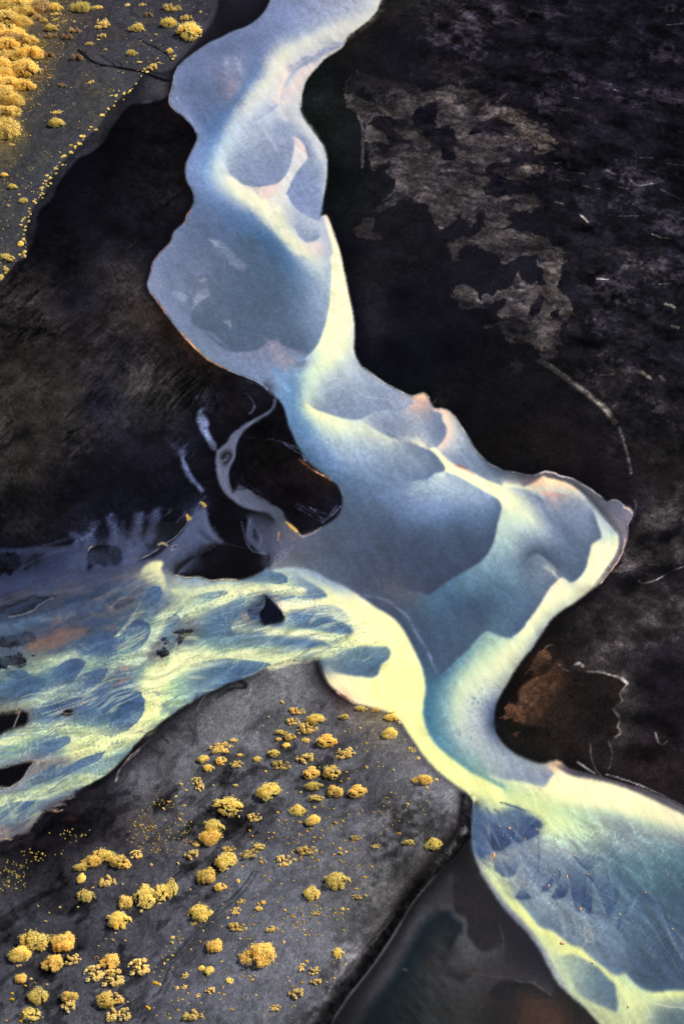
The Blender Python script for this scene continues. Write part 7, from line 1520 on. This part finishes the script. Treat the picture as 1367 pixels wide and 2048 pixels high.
def dome_pts(rg, n, lumps, cx=0, cy=0, r=1.0, hz=1.0):
    d = rg.normal(0, 1, (n, 3)); d[:, 2] = np.abs(d[:, 2]) * 0.9; d /= np.linalg.norm(d, axis=1, keepdims=True)
    bump = np.zeros(n)
    for l in lumps: bump = np.maximum(bump, np.clip(1 - np.linalg.norm(d - l, axis=1) / .62, 0, 1))
    rad = (.72 + .30 * bump**.7) * (1 - .34 * rg.random(n)**2.4) * (1 + .13 * np.abs(rg.normal(0, 1, n)) * (rg.random(n) < .6))
    p = d * rad[:, None]
    p[:, 0] = p[:, 0] * r + cx; p[:, 1] = p[:, 1] * r + cy; p[:, 2] = np.maximum(p[:, 2] * hz, .01)
    return p, d
def foliage(kind, shape, seed):
    rg = np.random.default_rng(seed)
    if shape == 'dome':
        P = []; Dd = []                             # several unequal mounds grown into one another
        parts = [(0, 0, rg.uniform(.78, .9), 1.0, 2100)]
        for q in range(rg.integers(4, 7)):
            a = rg.uniform(0, 6.28); e = rg.uniform(.34, .6); r = rg.uniform(.34, .54)
            parts.append((math.cos(a)*e, math.sin(a)*e, r, rg.uniform(.4, .85), int(1900 * r)))
        for cx, cy, r, hz, n in parts:
            l = rg.normal(0, 1, (8, 3)); l[:, 2] = np.abs(l[:, 2]) * .8; l /= np.linalg.norm(l, axis=1, keepdims=True)
            p_, d_ = dome_pts(rg, n, l, cx, cy, r, hz); P.append(p_); Dd.append(d_)
        p = np.vstack(P); d = np.vstack(Dd); sz = .028
        cut = (fbmpts(p * 1.5, seed) > -.12 - .5 * p[:, 2])
        p, d = p[cut], d[cut]
    elif shape == 'ragged':
        P = []; Dd = []
        for k in range(16):
            a = rg.uniform(0, 6.28); q = .85 * rg.random()**.6
            l = rg.normal(0, 1, (5, 3)); l[:, 2] = np.abs(l[:, 2]); l /= np.linalg.norm(l, axis=1, keepdims=True)
            pp_, dd_ = dome_pts(rg, 150, l, math.cos(a)*q, math.sin(a)*q, rg.uniform(.12, .30), rg.uniform(.35, 1.0))
            P.append(pp_); Dd.append(dd_)
        p = np.vstack(P); d = np.vstack(Dd); sz = .036
        cut = fbmpts(p * 1.6, seed) > -.25
        p, d = p[cut], d[cut]
    else:                                         # small tuft
        P = []; Dd = []
        for k in range(3):
            a = rg.uniform(0, 6.28); q = rg.uniform(.05, .5)
            pp_, dd_ = dome_pts(rg, 60, rg.normal(0, 1, (3, 3)), math.cos(a)*q, math.sin(a)*q, rg.uniform(.4, .6), rg.uniform(.6, 1.0))
            P.append(pp_); Dd.append(dd_)
        p = np.vstack(P); d = np.vstack(Dd); sz = .085
    return leafmesh('foliage', p, d, sz, LM[kind], seed)
def fbmpts(p, seed):
    x = p[:, 0] * 2.2 + seed * 3.1; y = p[:, 1] * 2.2 + p[:, 2] * 1.7
    return fbm(x.astype(np.float32), y.astype(np.float32), 1.0, 3, seed)
def twigs(seed):
    rg = random.Random(seed); vs = []; fs = []
    for k in range(16):
        a = rg.uniform(0, 6.28); rr = rg.uniform(.55, .98); hz = rg.uniform(.25, .8)
        last = None
        for q in range(4):
            t = q / 3; x = math.cos(a) * rr * t; y = math.sin(a) * rr * t; z = hz * math.sin(t * 2.0)
            w = .022 * (1 - .8 * t); b0 = len(vs)
            vs += [(x - w*math.sin(a), y + w*math.cos(a), z), (x + w*math.sin(a), y - w*math.cos(a), z), (x, y, z + 1.7*w)]
            if last is not None:
                for e in range(3): fs.append((last + e, last + (e+1) % 3, b0 + (e+1) % 3, b0 + e))
            last = b0
    me = bpy.data.meshes.new('branches'); me.from_pydata(vs, [], fs); me.update(); me.materials.append(m_twig)
    return me
PROTO = {}
def proto(kind, shape, k):
    key = (kind, shape, k)
    if key not in PROTO: PROTO[key] = foliage(kind, shape, 40 + k * 13 + ord(kind))
    return PROTO[key]
TWIG = [twigs(s) for s in range(3)]

ANCH = [((520, 1902), 'the widest amber shrub'), ((458, 1606), 'the widest upper headland dome'), ((673, 1757), 'the big dome beside tyre loop'),
        ((836, 1549), 'the amber shrub nearest the river'), ((205, 1705), 'the arched golden shrub row'), ((310, 1780), 'the tall double golden dome'),
        ((75, 1876), 'the longest left edge shrub'), ((205, 1945), 'the ragged three lobed shrub'), ((640, 1480), 'the grey spit'),
        ((378, 64), 'the pale dome beside the river'), ((116, 246), 'the lone flat yellow shrub'), ((60, 140), 'the golden left edge thicket'),
        ((15, 515), 'the flat lower plain shrub'), ((165, 58), 'the small dome row'), ((230, 130), 'the black branching gully'), ((425, 1960), 'the small twin shrub'),
        ((862, 1684), 'the olive shrub on the scarp')]
ORD = ['', 'second ', 'third ', 'fourth ', 'fifth ', 'sixth ', 'seventh ', 'eighth ', 'ninth ', 'tenth ', 'eleventh ', 'twelfth ', 'thirteenth ', 'fourteenth ', 'fifteenth ', 'sixteenth ', 'seventeenth ', 'eighteenth ']
CN = {'y': 'golden', 'o': 'amber', 'g': 'olive', 's': 'straw', 'b': 'rusty', 'G': 'bright', 'B': 'dull'}
SN = {'y': 'domed', 'o': 'domed', 'g': 'domed', 's': 'ragged', 'b': 'low', 'G': 'billowing', 'B': 'matted'}
ITEMS = []
def readplants(txt):
    for ln, ox, oy, s, h in ((l, a, b, c, d) for l, a, b, c, d in lines(txt)):
        for it in ln.split(';'):
            t = it.split()
            if len(t) < 3: continue
            k = t[0]; x, y = float(t[1]), float(t[2])
            if len(t) > 4: w, v = float(t[3]) / s, float(t[4]) / s
            else: w, v = (random.uniform(5, 9), random.uniform(4, 6))
            if w <= 0: continue
            if k == 'r':
                q = random.random(); w = 4 + 9 * q * q; v = w * .7; x += random.gauss(0, 2.6) * s; y += random.gauss(0, 2.2) * s
            ITEMS.append([k, ox + x / s, oy + y / s, w, v, h])
readplants(SHRUBS)
# labels: nearest landmark, side of it, and place in that order
lab = {}
buck = {}
for i, (k, x, y, w, v, h) in enumerate(ITEMS):
    if k in 'ktr': continue
    ai = min(range(len(ANCH)), key=lambda a: (ANCH[a][0][0] - x)**2 + (ANCH[a][0][1] - y)**2)
    dx, dy = x - ANCH[ai][0][0], y - ANCH[ai][0][1]; dist = math.hypot(dx, dy)
    if abs(dx) > abs(dy): side = 'right of' if dx > 0 else 'left of'
    else: side = 'below' if dy > 0 else 'above'
    buck.setdefault((ai, side), []).append((dist, i))
for (ai, side), l in buck.items():
    l.sort()
    for r, (dist, i) in enumerate(l):
        k, x, y, w, v, h = ITEMS[i]
        size = 'large' if w > 42 else 'medium' if w > 24 else 'small'
        if dist < 9 and not any(v.startswith('itself') or v.endswith('itself ' + ANCH[ai][1]) for v in lab.values()):
            lab[i] = f'{size} {CN[k]} {SN[k]} shrub, itself {ANCH[ai][1]}'
        else:
            lab[i] = f'{size} {CN[k]} {SN[k]} shrub, {ORD[r]}nearest {side} {ANCH[ai][1]}'
seen = {}
count = {}
for i, (k, x, y, w, v, h) in enumerate(ITEMS):
    mp_ = mpp(y)
    # footprint depth from how tall the clump looks in the photograph
    W = w * mp_ * (1.5 if k in 'GB' else 1.25 if k == 'k' else 1.16 if k in 'yog' and w > 11 else 1.2 if k in 'sb' else 1.08); V = v * mp_ * (1.2 if k in 'GB' else 1.15 if k in 'yogs' else 1.0)
    hz = (.46 if k in 'yogGB' else .40) * W
    el = TH + math.atan((1024 - y) / 1024 * TV) * -1
    sy, cy_ = math.sin(el), math.cos(el)
    a = max((V*V - (hz*cy_)**2) / (2*V), .2*W*sy) if V > 0 else .3*W
    dep = min(2*a/sy, 1.25*W)
    if V < hz * cy_ * 1.1: hz = V / cy_ * .55
    X, Y, _ = ray(x, y + v*.08, h)
    for _ in range(3):
        g = height(float(X), float(Y)); X, Y, _ = ray(x, y + v*.08, g)
    X, Y = float(X), float(Y) - 0.15*hz
    g = height(X, Y)
    if g < 0.0: g = 0.02
    shape = 'dome' if k in 'yogGB' and w > 11 else 'ragged' if (k in 'sb' and w > 11) or (k in 'yog' and w > 11) else 'tuft'
    pk = proto(k if k not in 'tr' else ('s' if k == 't' else 'y'), shape, random.randrange(4 if shape == 'dome' else 3 if shape == 'ragged' else 4))
    rz = random.uniform(-.5, .5) + (math.pi if random.random() < .5 else 0)
    scl = (W/2 * 1.02, dep/2, hz * 1.03)
    big = w > 18 and k not in 'ktr'
    if big:
        t = bpy.data.objects.new('willow_shrub', None); t.empty_display_size = .3
        f = bpy.data.objects.new('foliage', pk); f.parent = t; COL.objects.link(f)
        br = bpy.data.objects.new('branches', random.choice(TWIG)); br.parent = t; br.rotation_euler = (0, 0, 0); COL.objects.link(br)
    else:
        t = bpy.data.objects.new('cushion_plant' if k == 'k' else 'grass_tuft' if k in 'tr' else 'willow_shrub', pk)
    t.location = (X, Y, g - .02); t.rotation_euler = (0, 0, rz if shape != 'dome' and not big else random.choice((0, math.pi)) + random.uniform(-.12, .12)); t.scale = scl
    COL.objects.link(t)
    if k == 'k':
        t['label'] = 'tiny bright yellow cushion plant dotted on the bare grey headland sand'; t['category'] = 'plant'; t['group'] = 'yellow cushion plants on the headland'
    elif k == 'r':
        t['label'] = 'yellow grass tuft in the chain along the black bank of the upper left plain'; t['category'] = 'grass tuft'; t['group'] = 'grass tufts along the upper left bank'
    elif k == 't':
        if y > 1000: t['label'] = 'small straw coloured grass tuft scattered among the headland shrubs'; t['group'] = 'straw tufts on the headland'
        else: t['label'] = 'small straw coloured grass tuft scattered on the upper left plain'; t['group'] = 'straw tufts on the upper left plain'
        t['category'] = 'grass tuft'
    else:
        t['label'] = lab[i]; t['category'] = 'shrub'; t['group'] = 'autumn shrubs on the headland' if y > 1000 else 'autumn shrubs on the upper left plain'
    count[k] = count.get(k, 0) + 1


# seedlings nobody could count
pos = []
def scatter(poly, n):
    P = np.array(poly); k = 0
    while k < n:
        x = random.uniform(P[:, 0].min(), P[:, 0].max()); y = random.uniform(P[:, 1].min(), P[:, 1].max())
        ins = False
        for a, b in zip(P, np.roll(P, -1, 0)):
            if (a[1] <= y) != (b[1] <= y) and x < a[0] + (y - a[1]) / (b[1] - a[1]) * (b[0] - a[0]): ins = not ins
        if ins: pos.append((x, y)); k += 1
scatter([(550, 1630), (640, 1610), (720, 1640), (740, 1680), (690, 1700), (620, 1700), (560, 1680)], 80)
scatter([(560, 1820), (640, 1800), (700, 1830), (690, 1870), (600, 1890), (560, 1850)], 90)
scatter([(430, 1700), (560, 1650), (740, 1640), (720, 1760), (600, 1780), (450, 1780)], 110)
scatter([(350, 1850), (480, 1780), (620, 1900), (600, 2040), (400, 2040)], 90)
scatter([(300, 1900), (360, 1860), (370, 2040), (290, 2040)], 45)
scatter([(270, 1640), (330, 1590), (385, 1640), (375, 1700), (310, 1715), (250, 1690)], 150)
scatter([(40, 1700), (110, 1660), (190, 1655), (130, 1710), (60, 1730)], 60)
scatter([(0, 1720), (70, 1720), (60, 1780), (0, 1790)], 60)
scatter([(540, 1430), (800, 1440), (860, 1540), (700, 1560), (560, 1530)], 60)
scatter([(760, 1560), (900, 1570), (880, 1640), (760, 1660)], 35)
upn = len(pos)
scatter([(20, 0), (420, 0), (400, 90), (300, 150), (150, 280), (60, 420), (0, 540), (0, 300), (70, 180)], 330)
scatter([(60, 0), (150, 0), (140, 60), (110, 150), (80, 200), (55, 280), (0, 300), (0, 270), (40, 240), (75, 150)], 420)
PP = []; NN = []
rg = np.random.default_rng(9)
for i, (x, y) in enumerate(pos):
    X, Y, _ = ray(x, y, .95)
    g = height(float(X), float(Y)); 
    if g < .25: continue
    r = (.05 + .17 * random.random()**2.5) if i < upn else (.05 + .2 * random.random()**2)
    if fbm(np.float32([[X]]), np.float32([[Y]]), 2.2, 3, 7)[0, 0] < -.15: continue
    n = 9
    d = rg.normal(0, 1, (n, 3)); d[:, 2] = np.abs(d[:, 2]) + .2; d /= np.linalg.norm(d, axis=1, keepdims=True)
    PP.append(np.array([float(X), float(Y), g]) + d * np.array([r, r, r*.7])); NN.append(d)
me = leafmesh('seedlings', np.vstack(PP), np.vstack(NN), .05, LM['y'], 77)
me.materials.clear(); me.materials.append(LM['seed'])
o = bpy.data.objects.new('seedlings', me); COL.objects.link(o); o['kind'] = 'stuff'
o['label'] = 'countless tiny yellow seedlings sprinkled over the grey sand'; o['category'] = 'ground cover'

# ---------------------------------------------------------------- stones that part the shallow water
m_st, nt, b = nodes('rusty_stone'); N = nt.nodes
no = N.new('ShaderNodeTexNoise'); no.inputs['Scale'].default_value = 6
cr = N.new('ShaderNodeValToRGB'); cr.color_ramp.elements[0].color = (.10, .05, .03, 1); cr.color_ramp.elements[1].color = (.75, .42, .17, 1)
cr.color_ramp.elements[0].position = .35; cr.color_ramp.elements[1].position = .55
nt.links.new(no.outputs['Fac'], cr.inputs['Fac']); nt.links.new(cr.outputs['Color'], b.inputs['Base Color']); b.inputs['Roughness'].default_value = .8
import bmesh
def stone(seed):
    bm = bmesh.new(); bmesh.ops.create_icosphere(bm, subdivisions=3, radius=1)
    rg = random.Random(seed); ax = [(rg.gauss(0, 1), rg.gauss(0, 1), rg.gauss(0, 1), rg.uniform(.55, .9)) for _ in range(9)]
    for v in bm.verts:
        for a in ax:
            l = math.sqrt(a[0]**2 + a[1]**2 + a[2]**2); dd = (v.co.x*a[0] + v.co.y*a[1] + v.co.z*a[2]) / l
            if dd > a[3]: v.co.x -= a[0]/l*(dd-a[3]); v.co.y -= a[1]/l*(dd-a[3]); v.co.z -= a[2]/l*(dd-a[3])
    me = bpy.data.meshes.new('river_stone'); bm.to_mesh(me); bm.free(); me.materials.append(m_st); return me
ST = [stone(s) for s in range(4)]
first = True
for ln, ox, oy, s, h in lines(STONES):
    for it in ln.split(';'):
        t = [float(q) for q in it.split()]
        x, y = ox + t[0]/s, oy + t[1]/s; mp_ = mpp(y)
        X, Y, _ = ray(x, y)
        o = bpy.data.objects.new('river_stone', random.choice(ST)); COL.objects.link(o)
        o.location = (float(X), float(Y), .03); o.scale = (t[2]/s*mp_*.5, t[3]/s*mp_*.55, .22*t[2]/s*mp_ + .05); o.rotation_euler = (0, 0, random.uniform(-.4, .4))
        o['category'] = 'stone'; o['group'] = 'stones in the blue shallows'
        if t[3] > 20: o['label'] = 'largest rust brown stone, curved, at the cream edge of the shallows'
        elif t[2] == 22: o['label'] = 'pale speckled stone lying on the cream silt bank at lower right'
        else: o['label'] = 'small rusty stone parting the water at the tip of a blue silt fan'

# ---------------------------------------------------------------- camera, daylight
cam = bpy.data.cameras.new('camera'); co = bpy.data.objects.new('camera', cam); COL.objects.link(co)
co.location = (0, 0, H); co.rotation_euler = (math.pi/2 - TH, 0, 0)
cam.sensor_fit = 'VERTICAL'; cam.sensor_height = 24; cam.lens = 12 / TV; cam.clip_start = 1; cam.clip_end = 9000
scene.camera = co
EL, AZ = R(48), R(62)           # the sun stands to the right and a little beyond
w = bpy.data.worlds.new('World'); scene.world = w; w.use_nodes = True
nt = w.node_tree; bg = nt.nodes['Background']; sky = nt.nodes.new('ShaderNodeTexSky'); sky.sky_type = 'NISHITA'
sky.sun_disc = False; sky.sun_elevation = EL; sky.sun_rotation = AZ
nt.links.new(sky.outputs['Color'], bg.inputs['Color']); bg.inputs['Strength'].default_value = 0.08
sun = bpy.data.lights.new('sun', 'SUN'); sun.energy = 4.8; sun.angle = R(.6); sun.color = (1, .95, .88)
so = bpy.data.objects.new('sun', sun); COL.objects.link(so)
so.rotation_euler = (math.pi/2 - EL, 0, math.pi - AZ)
scene.view_settings.view_transform = 'Standard'; scene.view_settings.look = 'None'
scene.view_settings.exposure = 0.25; scene.view_settings.gamma = 1
